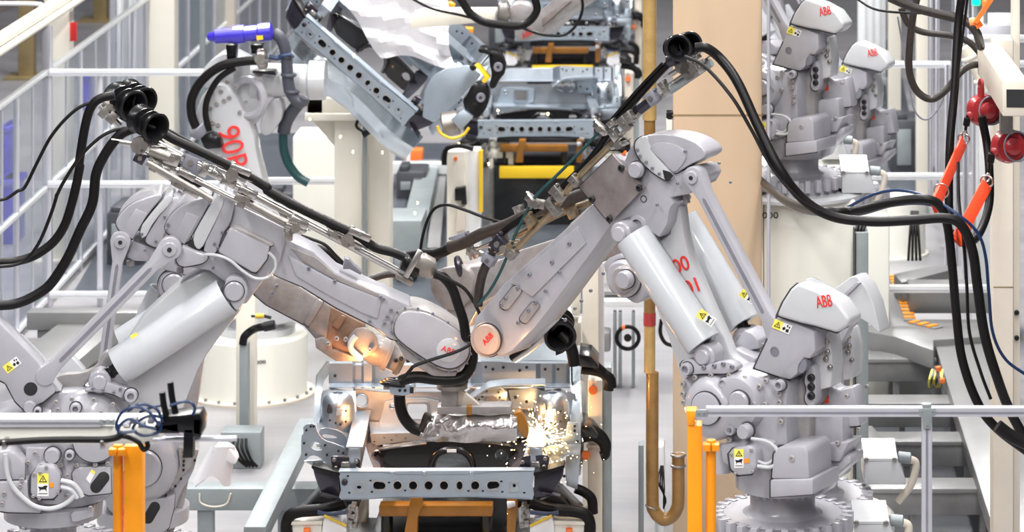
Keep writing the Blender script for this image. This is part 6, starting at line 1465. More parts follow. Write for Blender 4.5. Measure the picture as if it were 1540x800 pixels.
# --- other right hand robots: same machine, farther away
UP = ('lower_arm', 'arm_window', 'marking', 'balancer_cylinder', 'balancer_rod', 'pivot_pin', 'bearing', 'joint_bracket', 'joint_pin', 'elbow_housing', 'elbow_ring', 'elbow_hood', 'hood_panel', 'hood_gap', 'motor_drum', 'bearing_cap', 'hoist_lug', 'cover_plate', 'linkage_rod', 'forearm', 'forearm_ridge', 'wrist_cover', 'wrist_hub', 'wrist_casting', 'access_panel', 'brass_tube', 'steel_rail', 'dark_sleeve', 'air_cylinder', 'rail_clamp', 'cable_guide', 'guide_mount')
FO = ('forearm', 'forearm_ridge', 'wrist_cover', 'wrist_hub', 'wrist_casting', 'access_panel', 'brass_tube', 'steel_rail', 'dark_sleeve', 'air_cylinder', 'rail_clamp', 'cable_guide', 'guide_mount', 'marking', 'hood_panel')
def place_robot(hole_px, Y, label, skip):
    """put the bore of the counter lever at the given point"""
    h = PR.pt(1165, 528.6, -.24); k = Vector((0, 0, 0))
    dy = Y - 15.5; t = h.y + dy; q = P(*hole_px, t) - h
    c = copy_tree(robR, skip=skip); c.location = BASE_R + q; c['label'] = label
    ROOTLOC[c.name] = c.location.copy(); return c
robR2 = place_robot((1205, 520), 17.0, 'second white robot at right, standing just behind the right foreground robot', UP + ('hood', 'logo', 'hood_ridge', 'hood_slot', 'rear_motor', 'rear_motor_base', 'turntable_wing', 'terminal_box', 'box_tray', 'hazard_tag', 'lock_screw'))
robT1 = place_robot((1186, 76), 20.9, 'white robot on the tall pedestal at upper right, red logo on its hood', FO)
robT2 = place_robot((1265, 129), 24.6, 'pale blurred white robot farthest back at upper right, behind the other hood', FO)
for c_, lb in ((robR2, 'round cream pedestal under the second right robot'),):
    L = c_.location; b = MB(); b.lathe((L.x, L.y, 0), (0, 0, 1), [(0, .46), (L.z - .12, .46), (L.z - .10, .44), (L.z - .10, 0)], 48); T(b.build('robot_pedestal', M['creamwhite']), lb, 'pedestal')
zt = 2.16; b = MB(); b.lathe((robT1.location.x, robT1.location.y, zt), (0, 0, 1), [(0, .46), (.02, .46), (.03, .40), (robT1.location.z - .10 - zt, .40), (robT1.location.z - .10 - zt, 0)], 48)
o = T(b.build('base_ring', M['robot_white']), 'white ring base under the upper right robot, on top of the tall pedestal', 'base')
r = root('thin_rod', P(1156, 540, 19.9), 'thin silver vertical rod beside the right edge of the tan column', 'rod')
b = MB(); b.tube([P(1156, -40, 19.9), P(1156, 540, 19.9)], .011, 10, 1); b.build('rod', M['alu'], r)
b = MB(); b.tube([P(1156, 214, 19.9), P(1156, 232, 19.9)], .02, 10, 1); b.build('coupling', M['brass'], r)
b = MB()
for k in range(4): b.tube([P(1371 + 3 * k, 318, 27.5), P(1369 + 4 * k, 345, 27.3), P(1366 + 6 * k, 392, 27.3)], .012, 6)
T(b.build('cable_bundle', M['rubber']), 'dark cable bundle dropping behind the right pale pedestal', 'cable')
PH = Plane(1230, 16.6, (-0.866, 0.5))
slab('hood', M['robot_white'], PH, zD([(404, 192), (440, 150), (520, 92), (548, 90), (566, 108), (600, 150), (640, 240), (672, 378), (664, 386), (620, 342), (530, 285), (470, 235)]), -.1, .02, robR2, .02, seg=4)
slab('hood_ridge', M['robot'], PH, zD([(440, 215), (548, 118), (570, 122), (468, 222)]), -.115, -.09, robR2, .004)
slab('logo_edge', M['red'], PH, zD([(460, 235), (468, 232), (482, 252), (476, 256)]), -.104, -.1, robR2, 0)
slab('lever_frame', M['robot'], PH, zD([(500, 330), (548, 290), (480, 420), (420, 480), (420, 400)]), -.05, .02, robR2, .008)
slab('corner_panel', M['bar'], flat(23.9), smooth_poly(zQ([(700, 345), (760, 275), (860, 262), (892, 312), (800, 400), (740, 455), (690, 470)]), 1), 0, .05, None, .012) if False else None
b = MB(); b.prism(flat(23.9).pts(zQ([(690, 360), (730, 300), (780, 272), (860, 262), (920, 300), (800, 430), (730, 495), (680, 470)])), (0, .05, 0), bevel=.012); T(b.build('metal_sheet', M['bar']), 'curved grey corner panel at the lower right of the tilted body', 'sheet metal')
# terminal boxes with bent brown conduits at the robot feet
def foot_box(L, Y, label, k=1.0):
    r = root('terminal_box', P(L[0][0], L[2][1], Y), label, 'box', 'terminal boxes at the robot feet')
    (x0, y0), (x1, y1), (x2, y2), (x3, y3) = L      # front face
    slab('box', M['robot_white'], flat(Y), L, 0, .32 * k, r, .008)
    return r
def fb(u, v, s, Y, label):
    """trapezoid box, u,v = top left of the front face, s = px scale"""
    L = [(u, v), (u + 50 * s, v), (u + 64 * s, v + 36 * s), (u, v + 36 * s)]
    r = foot_box(L, Y, label)
    b = MB(); b.sheet([[P(u - 1 * s, v, Y - .002), P(u + 50 * s, v, Y - .002)], [P(u - 5 * s, v - 31 * s, Y + .42), P(u + 45 * s, v - 31 * s, Y + .42)]], .012); b.build('sloping_lid', M['robot_white'], r)
    bolts(flat(Y - .01), [(u + 3 * s, v - 2 * s), (u + 45 * s, v - 2 * s)], 0, .012, r, M['steelworn'])
    b = MB(); b.tube([P(u + 52 * s, v - 5 * s, Y + .1), P(u + 70 * s, v - 2 * s, Y + .1), P(u + 78 * s, v + 6 * s, Y + .1), P(u + 70 * s, v + 36 * s, Y + .1), P(u + 50 * s, v + 62 * s, Y + .1)], .02, 10); b.build('conduit', M['creamold'], r)
    b = MB(); b.cyl(P(u + 50 * s, v - 6 * s, Y + .1), P(u + 70 * s, v - 4 * s, Y + .1), .03, seg=14, bev=.006); b.build('plug', M['galv'], r)
    return r
fb(1300, 693, 1.0, 17.0, 'white terminal box with sloping lid behind the aluminium post at lower right')
fb(1285, 788, 1.05, 15.6, 'white terminal box at the bottom edge beside the right foreground robot foot')
fb(1266, 261, .83, 20.7, 'white terminal box with bent conduit on the edge of the tall pedestal')
fb(1232, 214, .72, 21.9, 'white terminal box behind the upper right robot foot')
# T1: extra ring base detail and its forearm crossing the farthest body
PT = Plane(1186, 23.0, (-0.866, .5))
slab('forearm', M['robot_dirty'] if False else M['robot_worn'], PT, zp(740, 0, 6.417, [(210, 330), (250, 260), (400, 150), (560, 20), (640, -60), (960, -120), (840, 40), (700, 130), (560, 250), (480, 330), (400, 370), (340, 390), (240, 400)]), -.1, .14, robT1, .01, only=1)
logo(PT, *zp(740, 0, 6.417, [(340, 328)])[0], -.102, .06, math.radians(32), robT1)
slab('forearm_plate', M['robot_dirty'], PT, zp(740, 0, 6.417, [(480, 180), (560, 120), (700, 10), (760, 10), (560, 190), (480, 260)]), -.12, -.1, robT1, .004)
# gripper arm and black hose near the top centre
r = root('gripper_arm', P(700, 20, 23.6), 'cream square arm with clamp and looping black hose at the top centre', 'machine')
f = flat(23.6)
slab('arm', M['cream'], f, zQ([(640, 60), (690, 45), (975, 45), (975, 85), (690, 110), (630, 115)]), 0, .25, r, .006)
slab('arm_bracket', M['steel'], f, zQ([(985, 15), (1020, 12), (1030, 60), (1020, 115), (990, 115), (978, 70)]), -.1, .1, r, .005)
slab('tool_head', M['robot_worn'], f, smooth_poly(zQ([(1025, 30), (1060, 10), (1120, 20), (1130, 70), (1090, 95), (1030, 95)]), 1), -.05, .15, r, .02)
for L in ([(830, -10), (870, 50), (920, 85), (980, 98), (1060, 105), (1110, 85), (1140, 40), (1130, -10)], [(640, -5), (720, 35), (840, 62), (960, 95), (1040, 105)]):
    b = MB(); b.tube([P(u, v, 23.4) for u, v in zQ(L)], .03 if L[0][0] > 700 else .01, 10); b.build('hose', M['rubber'], r)
b = MB(); b.tube([P(u, v, 23.4) for u, v in zp(740, 0, 6.417, [(200, 240), (320, 280), (470, 330), (600, 345), (700, 335), (790, 270), (850, 170), (875, 60), (860, -40)])], .011, 8); b.build('thin_cable', M['rubber'], r)
slab('orange_part', M['orange'], flat(24.5), zQ([(765, 15), (790, 8), (812, 20), (805, 45), (770, 42)]), 0, .1, r, .01)
slab('orange_part', M['orange'], flat(25.5), zQ([(848, 112), (885, 114), (882, 142), (850, 138)]), 0, .1, r, .01)
# black and yellow gripper holding the tilted body
r = root('body_gripper', P(728, 120, 23.4), 'black gripper with yellow bracket clasping the right end of the tilted car body', 'gripper')
f = flat(23.4)
for L in ([(905, 195), (930, 190), (965, 215), (960, 235), (935, 215), (905, 212)], [(945, 205), (985, 205), (1012, 250), (1015, 290), (990, 320), (970, 360), (945, 350), (960, 300), (950, 260)], [(880, 335), (930, 335), (952, 375), (945, 420), (915, 470), (880, 480), (850, 440), (840, 400), (860, 380)], [(865, 265), (890, 260), (900, 275), (880, 290)]):
    slab('jaw', M['plastic'], f, smooth_poly(zQ(L), 1), -.06, .1, r, .01)
slab('yellow_bracket', M['yellow'], f, zQ([(890, 262), (905, 258), (952, 312), (930, 335), (918, 325), (930, 310)]), -.1, .0, r, .003)
for (x, y) in ((985, 268), (915, 390)): disc('jaw_roller', M['groove'], f, *zQ([(x, y)])[0], -.06, .035, .03, r, hole=.012)
slab('silver_box', M['bar'], f, zQ([(795, 480), (845, 440), (885, 470), (835, 524)]), -.12, .02, r, .006)
b = MB(); b.cyl(P(*zQ([(760, 500)])[0], 23.4), P(*zQ([(830, 490)])[0], 23.4), .09, seg=24, bev=.01); b.build('motor', M['steelworn'], r)
b = MB(); b.tube([P(u, v, 23.25) for u, v in zQ([(740, 505), (755, 535), (800, 555), (845, 540), (868, 512)])], .011, 8); b.build('yellow_cable', M['yellowcable'], r)
# white cover over the tilted body
rnd = random.Random(4); rows = []
A, B_, C_, D_ = (500, -12), (665, -12), (578, 82), (688, 100)
for j in range(13):
    row = []
    for i in range(15):
        s = i / 14; t = j / 12
        u = (A[0] * (1 - s) + B_[0] * s) * (1 - t) + (C_[0] * (1 - s) + D_[0] * s) * t; v = (A[1] * (1 - s) + B_[1] * s) * (1 - t) + (C_[1] * (1 - s) + D_[1] * s) * t
        row.append(P(u + 6 * math.sin(5 * t + s), v + 5 * math.sin(7 * s + 2 * t), 24.25 + .06 * math.sin(9 * s + 4 * t) + .05 * math.sin(15 * t - 6 * s + 1) + .03 * math.sin(23 * s * t + 2)))
    rows.append(row)
b = MB(); b.sheet(rows, .012); T(b.build('white_cover_sheet', M['cloth'], ang=25), 'bright white crumpled cover lying over the tilted car body at the top', 'cover')
# curved bumper sheet below the tilted body
b = MB(); rows = []
for i in range(12):
    s = i / 11; u = 424 + 195 * s; v = 66 + 156 * s + 6 * math.sin(s * 9)
    rows.append([P(u + 16, v - 16, 24.7), P(u + 2, v, 24.5 + .04 * math.sin(s * 12)), P(u - 4, v + 7, 24.55), P(u - 9, v + 14, 24.75)])
b.sheet(rows, .02); T(b.build('bumper_sheet', M['body_pale']), 'curved shiny sheet running below the tilted support bar', 'sheet metal')
# --- robot marked 90R
rob90 = root('industrial_robot', (Xat(378, YD), YD, ZD), 'white robot marked 90R with a blue tool on its head, upper left', 'robot', 'welding robots of the line')
def make90():
    r = rob90; f = flat(24.2)
    c = Vector((Xat(385, YD), YD, ZD)); b = MB(); b.lathe(c, (0, 0, 1), [(0, .30), (.05, .30), (.06, .22), (.16, .2), (.18, .28), (.3, .28), (.32, .2), (.32, 0)], 48); b.build('base', M['robot_white'], r)
    slab('column_casting', M['robot_white'], f, smooth_poly([(340, 330), (420, 320), (450, 380), (455, 470), (440, 490), (340, 490), (330, 420)], 1), -.1, .3, r, .03)
    slab('lower_arm', M['robot_white'], f, smooth_poly(zO([(60, 600), (95, 480), (140, 420), (210, 400), (270, 450), (325, 560), (358, 640), (372, 740), (400, 850), (440, 1000), (420, 1150), (250, 1150), (215, 900), (170, 760), (90, 670)]), 1), -.12, .14, r, .03)
    slab('arm_head', M['robot_white'], f, smooth_poly(zO([(100, 430), (105, 340), (160, 280), (230, 250), (330, 300), (380, 330), (400, 440), (390, 560), (350, 620), (300, 560), (200, 420)]), 1), .0, .35, r, .04)
    b = MB(); b.lathe(P(*zO([(350, 385)])[0], 24.3), (1, 0, 0), [(0, .16), (.1, .16), (.12, .13), (.42, .12), (.44, .15), (.56, .15), (.58, 0)], 32); b.build('forearm', M['robot_white'], r)
    b = MB(); b.torus(P(*zO([(390, 395)])[0], 24.3), (1, 0, 0), .15, .012); b.torus(P(*zO([(330, 470)])[0], 24.1), (.5, 1, 0), .14, .03); b.build('joint_ring', M['robot'], r)
    slab('motor', M['robot_white'], f, smooth_poly(zO([(380, 600), (440, 470), (490, 470), (500, 560), (450, 640), (400, 660)]), 1), .05, .25, r, .03)
    p = P(*zO([(252, 715)])[0], 24.06); text('90R', .24, p, P(*zO([(272, 790)])[0], 24.06) - P(*zO([(232, 640)])[0], 24.06), Vector((.5, 0, .12)), M['red'], r, 'marking', .004, 0, .9)
    bolts(f, zO([(155, 445), (200, 440), (240, 470), (215, 485), (180, 500), (150, 520), (160, 590), (185, 600), (290, 540), (320, 490), (270, 420), (230, 395)]), -.122, .018, r)
    for L, rr in (([(385, 290), (300, 296), (200, 318), (110, 385), (60, 470), (58, 550), (80, 615)], .035), ([(265, 325), (190, 378), (140, 460), (125, 540), (142, 630)], .024)):
        b = MB(); b.tube([P(u, v, 24.0) for u, v in zO(L)], rr, 12); b.build('hose', M['rubber'], r)
    slab('connector', M['plastic'], flat(24), zO([(95, 665), (150, 640), (190, 660), (205, 715), (120, 722)]), -.05, .1, r, .02)
    b = MB(); b.cyl(P(*zO([(80, 620)])[0], 24), P(*zO([(115, 655)])[0], 24), .07, .05, seg=20, bev=.01); b.build('gland', M['groove'], r)
    b = MB(); b.cyl(P(*zO([(375, 285)])[0], 24), P(*zO([(420, 280)])[0], 24), .075, seg=24, bev=.012); b.cyl(P(*zO([(385, 285)])[0], 23.9), P(*zO([(400, 284)])[0], 24), .04, seg=16); b.build('gland', M['steelworn'], r)
    for L in ([(350, 340), (460, 340), (465, 365), (430, 360), (350, 352)], [(340, 215), (400, 215), (395, 260), (345, 260)], [(222, 215), (272, 215), (272, 300), (228, 300)]):
        slab('tool_bracket', M['plastic'], flat(24.05), zO(L), 0, .12, r, .008)
make90()
bg_ = root('blue_servo_tool', P(361, 52, 24), 'blue cylindrical tool with a yellow label on the 90R robot head', 'tool')
b = MB(); b.lathe(P(312, 56, 24), P(411, 47, 24) - P(312, 56, 24), [(0, .02), (.02, .035), (.05, .04), (.06, .055), (.2, .06), (.2, .072), (.28, .072), (.28, .06), (.38, .06), (.39, .07), (.48, .07), (.49, .05), (.5, 0)], 28); b.build('body', M['blue'], bg_)
slab('yellow_label', M['yellow'], flat(23.93), zO([(370, 172), (400, 170), (402, 190), (372, 194)]), 0, .01, bg_, 0)
b = MB(); b.tube([P(u, v, 24.05) for u, v in zO([(450, 155), (490, 190), (512, 260), (520, 360), (530, 430), (560, 480), (590, 490), (600, 470)])], .045, 12)
for (x, y) in ((515, 270), (525, 360), (540, 440)): b.torus(P(*zO([(x, y)])[0], 24.05), (0.05, 0, 1), .048, .014)
T(b.build('cable_hose', M['hosegrey']), 'dark grey ribbed hose hanging right of the blue tool', 'hose')
b = MB(); b.tube([P(u, v, 24.4) for u, v in zO([(580, 490), (540, 540), (512, 590), (500, 640)])], .05, 12); o = T(b.build('cable_hose', M['hosegrey']), 'grey hose with green lower part between 90R robot and cream tower', 'hose')
b = MB(); b.tube([P(u, v, 24.4) for u, v in zO([(498, 640), (502, 720), (525, 790), (570, 850), (620, 880)])], .035, 12); b.build('green_section', M['greencable'], o)
b = MB(); b.tube([P(u, v, 24) for u, v in zO([(430, 272), (470, 280), (495, 268), (540, 262)])], .018, 8); T(b.build('air_line', M['bluecable']), 'short blue air line beside the 90R robot head', 'hose')
# round white cask and cream machine behind the 90R arm
b = MB(); b.box(Xat(440, 27), Xat(505, 27), 27, 27.5, 0, Zat(205, 27), .02); T(b.build('machine_cabinet', M['creamwhite']), 'blurred cream cabinet behind the grey green hose, left of the tower', 'cabinet')
b = MB(); b.box(Xat(545, 29), Xat(640, 29), 28.6, 29.2, 0, .5, .02); T(b.build('machine_cabinet', M['galv']), 'low grey machine on the floor behind the cream tower', 'cabinet')
# --- second right robot upper arm seen between the near arms
PR2 = Plane(1230, 17.2, (-0.866, 0.5))
def upper_r2():
    r = robR2; pl = PR2
    slab('forearm', M['robot_worn'], pl, zI([(-10, 430), (60, 405), (150, 395), (260, 340), (430, 285), (470, 230), (560, 150), (700, 300), (640, 400), (560, 345), (430, 400), (330, 520), (200, 500), (110, 560), (60, 650), (-30, 640)]), .1, .35, r, .015)
    slab('cover_plate', M['plate'], pl, zI([(590, 270), (650, 225), (700, 300), (690, 350), (600, 385), (560, 350)]), .06, .1, r, .004)
    bolts(pl, zI([(596, 372)]), .06, .017, r, M['dark'])
    slab('elbow_casting', M['robot'], pl, smooth_poly(zI([(600, 380), (690, 340), (740, 420), (775, 520), (740, 560), (690, 530), (640, 470), (610, 430)]), 1), .02, .2, r, .02)
    disc('pivot_pin', M['robot'], pl, *zI([(692, 448)])[0], .0, .105, .04, r)
    disc('pivot_pin', M['robot_worn'], pl, *zI([(697, 450)])[0], -.05, .075, .05, r)
    disc('pivot_pin', M['robot'], pl, *zI([(700, 452)])[0], -.1, .05, .05, r)
    slab('red_mark', M['redpaint'], pl, zI([(620, 425), (632, 430), (632, 465), (622, 460)]), .01, .03, r, 0)
    b = MB(); rline(b, pl, zI([(250, 285), (430, 190), (555, 145)]), -.05, .02); b.build('brass_tube', M['brass'], r)
    b = MB(); rline(b, pl, zI([(60, 335), (270, 300)]), -.1, .012); rline(b, pl, zI([(170, 300), (60, 350)]), -.1, .012); b.build('steel_rail', M['steel'], r)
    for (x, y, w, h, a, m) in [(480, 180, .07, .10, -30, 'brass'), (310, 220, .05, .1, -30, 'brass'), (90, 345, .1, .04, 20, 'steel'), (75, 335, .04, .14, -20, 'steel'), (210, 300, .05, .1, -20, 'steelworn'), (35, 300, .12, .1, -20, 'groove'), (180, 290, .05, .1, -20, 'groove'), (270, 180, .06, .08, -20, 'steel')]:
        u, v = zI([(x, y)])[0]; clampb(pl, u, v, -.1, w, h, math.radians(a), r, m)
    slab('sooty_casting', M['robot_dirty'], pl, smooth_poly(zI([(-90, 430), (-20, 400), (60, 405), (90, 470), (60, 560), (-20, 590), (-90, 520)]), 1), .06, .3, r, .02)
    b = MB(); b.torus(pl.pt(*zI([(30, 405)])[0], .1), (1, 0, .3), .05, .02); b.build('hose_clamp', M['darksteel'], r)
    # wrist dress pack over the nearest body
    b = MB(); rline(b, pl, zI([(250, 775), (330, 720), (440, 612)]), .25, .02); b.build('steel_rail', M['steel'], r)
    guide(pl, *zI([(430, 655)])[0], .25, .09, math.radians(30), r)
    b = MB(); rline(b, pl, zI([(270, 665), (340, 655), (400, 640)]), .25, .035); rline(b, pl, zI([(440, 670), (470, 710), (485, 760), (490, 800)]), .25, .035); rline(b, pl, zI([(240, 770), (290, 730), (330, 700)]), .25, .022); b.build('wrist_hose', M['rubber'], r)
    slab('wrist_casting', M['robot_worn'], pl, zI([(195, 660), (250, 640), (290, 690), (270, 740), (220, 760)]), .3, .5, r, .01)
upper_r2()
H(PR2, zI([(-10, 325), (40, 310), (90, 285), (140, 262), (220, 235), (300, 195), (400, 160), (450, 140), (540, 105)]), -.15, .034, 'thick dark hose along the rails of the second right robot', 'rubberbrown')
H(PR2, zK([(610, 365), (680, 352), (740, 350), (790, 330), (830, 305)]), -.1, .03, 'black hose from the left end clamp over to the right robots')
H(PR2, zK([(672, 345), (680, 290), (700, 220), (730, 170), (780, 155), (850, 175), (930, 205), (1010, 228)]), -.1, .009, 'thin black cable arching over the middle between both arms', cat='cable', seg=8)
# --- foreground: left gantry with black gripper, right rail and posts
YF = 12.5
r = root('transfer_beam', P(110, 650, YF), 'cream beam with aluminium profile and black cable crossing the lower left foreground', 'machine beam')
b = MB(); b.box(Xat(-30, YF), Xat(238, YF), YF, YF + .2, Zat(668, YF), Zat(640, YF), .006); b.build('beam', M['creamwhite'], r)
b = MB(); b.box(Xat(-30, YF), Xat(154, YF), YF - .02, YF + .06, Zat(641, YF), Zat(628, YF), .003); b.build('profile', M['alu'], r)
b = MB(); b.box(Xat(-30, YF), Xat(154, YF), YF - .023, YF - .02, Zat(635, YF), Zat(632.5, YF)); b.build('profile_slot', M['groove'], r)
b = MB(); b.box(Xat(152, YF), Xat(174, YF), YF - .026, YF + .0, Zat(637, YF), Zat(628, YF), .001); b.build('joint_plate', M['galv'], r)
bolts(flat(YF - .026), [(157, 633), (167, 633)], 0, .006, r, M['steel'])
b = MB(); b.tube([P(u, v, YF - .05) for u, v in ((-30, 667), (10, 665), (60, 662), (110, 661), (155, 661), (175, 658), (186, 652))], .013, 10); b.tube([P(u, v, YF - .05) for u, v in ((180, 655), (195, 658), (208, 665), (216, 676), (222, 672), (221, 664))], .010, 8); b.build('cable', M['rubber'], r)
for u in (11, 158):
    b = MB(); b.box(Xat(u - 3, YF), Xat(u + 3, YF), YF - .07, YF, Zat(670, YF), Zat(656, YF), .004); b.build('cable_clip', M['steel'], r)
b = MB(); b.cyl(P(230, 661, YF), P(356, 659, YF), .011, seg=14); b.build('linear_rod', M['alu'], r)
r = root('vacuum_gripper', P(270, 650, YF - .1), 'black gripper head with two upright levers and blue cables, lower left', 'gripper')
f = flat(YF - .1)
for L, d in (([(240, 627), (300, 622), (305, 634), (303, 655), (285, 652), (260, 650), (242, 645)], .12), ([(276, 645), (291, 645), (290, 689), (275, 689)], .06), ([(232, 640), (268, 636), (270, 652), (236, 652)], .08), ([(290, 630), (303, 630), (302, 658), (290, 658)], .06)):
    slab('head_block', M['plastic'], f, L, 0, d, r, .004)
for (a, c) in (((244, 590), (250, 625)), ((256, 575), (264, 622))):
    b = MB(); b.tube([P(*a, YF - .1), P((a[0] + c[0]) / 2 - 1, (a[1] + c[1]) / 2, YF - .1), P(*c, YF - .1)], .013, 10); b.build('lever', M['plastic'], r)
for k, L in enumerate([[(240, 640), (222, 618), (200, 612), (182, 622), (175, 640), (182, 650), (205, 648)], [(245, 635), (235, 615), (212, 608), (192, 618)], [(243, 628), (228, 625), (210, 632), (200, 645), (215, 655), (238, 650), (243, 638)], [(235, 645), (215, 640), (195, 630), (180, 640), (178, 652)], [(255, 610), (275, 604), (288, 606), (293, 615), (290, 624)], [(210, 620), (230, 612), (250, 608)]]):
    b = MB(); b.tube([P(u, v, YF - .14 + .02 * (k % 3)) for u, v in L], .006, 8); b.build('blue_cable', M['bluecable'], r)
for (u, v) in ((200, 634), (212, 640), (226, 634), (190, 640)): slab('fitting', M['groove'], f, [(u - 5, v - 3), (u + 5, v - 4), (u + 5, v + 4), (u - 4, v + 4)], -.02, .03, r, .003)
slab('label', M['whitesticker'], f, [(176, 637), (194, 638), (194, 642), (176, 641)], -.03, -.025, r, 0)
# white bell hood behind the gripper
r = root('white_hood', P(330, 720, 18.5), 'white fabric hood hanging at lower left, right of the black gripper', 'cover')
b = MB(); rows = []
for i in range(9):
    t = i / 8; w = 18 + 10 * t; cx = 335 - 18 * t; row = []
    for k in range(15):
        a = math.pi * k / 14; row.append(P(cx - w * math.cos(a) * (1 - .1 * math.sin(6 * a)), 672 + 52 * t + 8 * math.sin(a * 3) * t, 18.4 - .12 * math.sin(a)))
    rows.append(row)
b.sheet(rows, .01); b.build('bell', M['cloth'], r)
slab('fold', M['cloth'], flat(18.3), smooth_poly([(318, 672), (345, 672), (357, 694), (352, 700), (335, 690), (322, 698)], 1), 0, .12, r, .02)
# front rails right
YR = 13.2
r = root('guard_rail', P(1290, 620, YR), 'long aluminium rail with one post crossing the lower right foreground', 'rail')
z1, z2 = Zat(613, YR), Zat(627, YR)
b = MB(); b.box(Xat(1062, YR), Xat(1600, YR), YR, YR + .04, z2, z1, .003); b.build('profile', M['alu'], r)
b = MB(); b.box(Xat(1062, YR), Xat(1600, YR), YR - .002, YR + .001, Zat(622.5, YR), Zat(619.5, YR)); b.build('profile_slot', M['groove'], r)
b = MB(); b.box(Xat(1046, YR), Xat(1064, YR), YR - .004, YR + .006, Zat(627, YR), Zat(616, YR), .002); b.build('end_plate', M['galv'], r)
bolts(flat(YR - .004), [(1051, 622), (1059, 622)], 0, .004, r, M['steelworn'])
b = MB(); b.box(Xat(1387, YR), Xat(1402, YR), YR + .005, YR + .045, 0, z2, .003); b.build('post', M['alu'], r)
b = MB(); b.box(Xat(1392.5, YR), Xat(1396, YR), YR + .003, YR + .006, 0, z2); b.build('post_slot', M['groove'], r)
slab('joint_plate', M['galv'], flat(YR - .006), [(1382, 614), (1407, 614), (1407, 624), (1401, 628), (1400, 645), (1389, 645), (1388, 628), (1382, 624)], 0, .006, r, .001)
slab('cap', M['galv'], flat(YR), [(1387, 608), (1401, 608), (1401, 614), (1387, 614)], 0, .03, r, .002)
bolts(flat(YR - .006), [(1386, 619), (1403, 619), (1394.5, 640)], 0, .004, r, M['steelworn'])
def orange_guard(u0, u1, vt, cu0, cu1, cvt, Y, label, top=None):
    r = root('orange_post', (Xat((u0 + u1) / 2, Y), Y, 0), label, 'post', 'orange guard posts')
    b = MB(); b.box(Xat(u0, Y), Xat(u1, Y), Y, Y + .09, 0, Zat(vt, Y), .004); b.build('square_post', M['orange'], r)
    c = (cu0 + cu1) / 2
    b = MB(); b.cyl((Xat(c, Y), Y + .03, 0), (Xat(c, Y), Y + .03, Zat(cvt, Y)), (Xat(cu1, Y) - Xat(cu0, Y)) / 2, seg=24, bev=.003); b.build('round_post', M['orange'], r)
    slab('clamp', M['orange'], flat(Y - .02), [(c - 12.5, cvt + 5), (c - 1, cvt + 5), (c - 1, cvt + 15), (c - 12.5, cvt + 15)], 0, .05, r, .002)
    slab('clamp', M['orange'], flat(Y - .02), [(c + 1, cvt + 5), (c + 12.5, cvt + 5), (c + 12.5, cvt + 15), (c + 1, cvt + 15)], 0, .05, r, .002)
    if top: slab('bracket', M['orange'], flat(Y - .005), top, 0, .08, r, .003)
    return r
orange_guard(1034, 1056, 640, 1062, 1077, 664, 13.3, 'orange guard posts under the rail end, in front of the right robot', [(1032, 618), (1048, 618), (1052, 626), (1045, 628), (1045, 640), (1034, 640)])
orange_guard(186, 213, 671, 168, 183, 671, 12.9, 'orange guard posts at lower left in front of the left robots')
r = root('grey_stand', P(970, 760, 19.6), 'slim grey stand with white cloth and wires beside the ochre pipe elbow', 'stand')
b = MB(); b.box(Xat(960, 19.5), Xat(968, 19.5), 19.5, 19.6, 0, Zat(670, 19.5), .003); b.build('post', M['galv'], r)
b = MB(); b.box(Xat(918, 19.6), Xat(990, 19.6), 19.6, 19.8, .0, .10, .01); b.build('foot', M['groove'], r)
b = MB(); b.box(Xat(985, 19.8), Xat(1000, 19.8), 19.8, 20.0, 0, Zat(670, 19.8), .02); b.build('white_box', M['alu_white'], r)
b = MB()
for k in range(4): b.tube([P(994 + k, 700, 19.7), P(990 + 3 * k, 725 + 3 * k, 19.65), P(1001 - k, 750, 19.65), P(998, 765, 19.7)], .005, 6)
b.build('wires', M['rubber'], r)
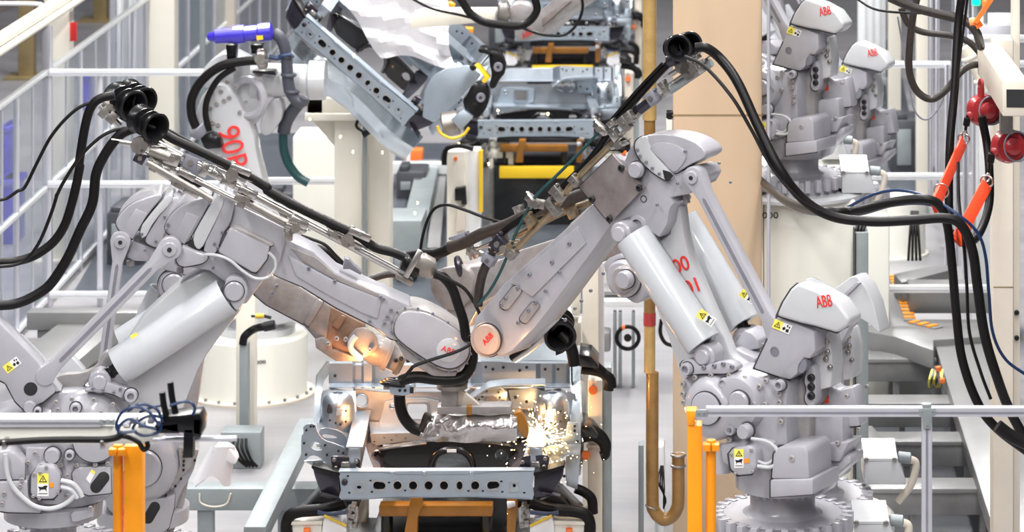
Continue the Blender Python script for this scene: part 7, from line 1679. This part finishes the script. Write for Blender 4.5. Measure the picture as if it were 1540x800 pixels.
# ================================================================ camera, light
cd = bpy.data.cameras.new('camera'); cam = bpy.data.objects.new('camera', cd); COL.objects.link(cam)
cam.location = (0, 0, HC); cam.rotation_euler = (math.radians(90), 0, 0)
cd.sensor_width = 36; cd.lens = 36 * F / 1540
cd.shift_x = (770 - CU) / 1540; cd.shift_y = -(400 - CV) / 1540
cd.clip_end = 200
cd.dof.use_dof = True; cd.dof.focus_distance = 16.6; cd.dof.aperture_fstop = 4.5
sc.camera = cam
w = bpy.data.worlds.new('World'); sc.world = w; w.use_nodes = True
nt = w.node_tree; bg = nt.nodes['Background']
tc = nt.nodes.new('ShaderNodeTexCoord'); sp = nt.nodes.new('ShaderNodeSeparateXYZ'); cr = nt.nodes.new('ShaderNodeValToRGB')
nt.links.new(tc.outputs['Generated'], sp.inputs[0]); nt.links.new(sp.outputs['Z'], cr.inputs[0])
e = cr.color_ramp.elements
e[0].position = 0.0; e[0].color = (.10, .10, .12, 1); e[1].position = 0.75; e[1].color = (1, 1, 1.04, 1)
x = e.new(0.25); x.color = (.16, .16, .19, 1)
x = e.new(0.5); x.color = (.45, .46, .50, 1)
nt.links.new(cr.outputs[0], bg.inputs['Color']); bg.inputs['Strength'].default_value = 0.24
def area(name, loc, rot, sx, sy, power, col=(1, 1, 1)):
    l = bpy.data.lights.new(name, 'AREA'); l.shape = 'RECTANGLE'; l.size = sx; l.size_y = sy; l.energy = power; l.color = col
    o = bpy.data.objects.new(name, l); COL.objects.link(o); o.location = loc; o.rotation_euler = rot; return o
for i, (x, y, pw) in enumerate([(-6, -2, 700), (3, -2, 700), (-5, 4, 420), (2, 4, 420), (-5, 9, 360), (2, 9, 360), (-5, 15, 430), (1.5, 15, 430), (-5, 21.5, 520), (1.5, 21.5, 520), (-5, 28, 640), (1.5, 28, 640), (-5, 36, 640), (1.5, 36, 640)]):
    area('ceiling_lamp', (x, y, 10.5), (0, 0, 0), 0.5, 4.2, pw, (1, .985, .97))
def point(name, loc, power, col, r=.03):
    l = bpy.data.lights.new(name, 'POINT'); l.energy = power; l.color = col; l.shadow_soft_size = r
    o = bpy.data.objects.new(name, l); COL.objects.link(o); o.location = loc; return o
point('weld_arc_light', P(806, 645, 18.7), 11, (1, .52, .2))
point('weld_arc_light', P(556, 622, 18.75), 6, (1, .42, .13))
point('weld_arc_light', P(545, 552, 17.5), 3.5, (1, .42, .12))
point('weld_arc_light', P(742, 556, 15.95), 1.3, (1, .5, .2))
vs = sc.view_settings; vs.view_transform = 'Standard'; vs.look = 'None'; vs.exposure = 0.38; vs.gamma = 1.0; vs.use_curve_mapping = False
sc.cycles.use_denoising = True
sc.cycles.max_bounces = 6; sc.cycles.transparent_max_bounces = 12; sc.cycles.sample_clamp_indirect = 6
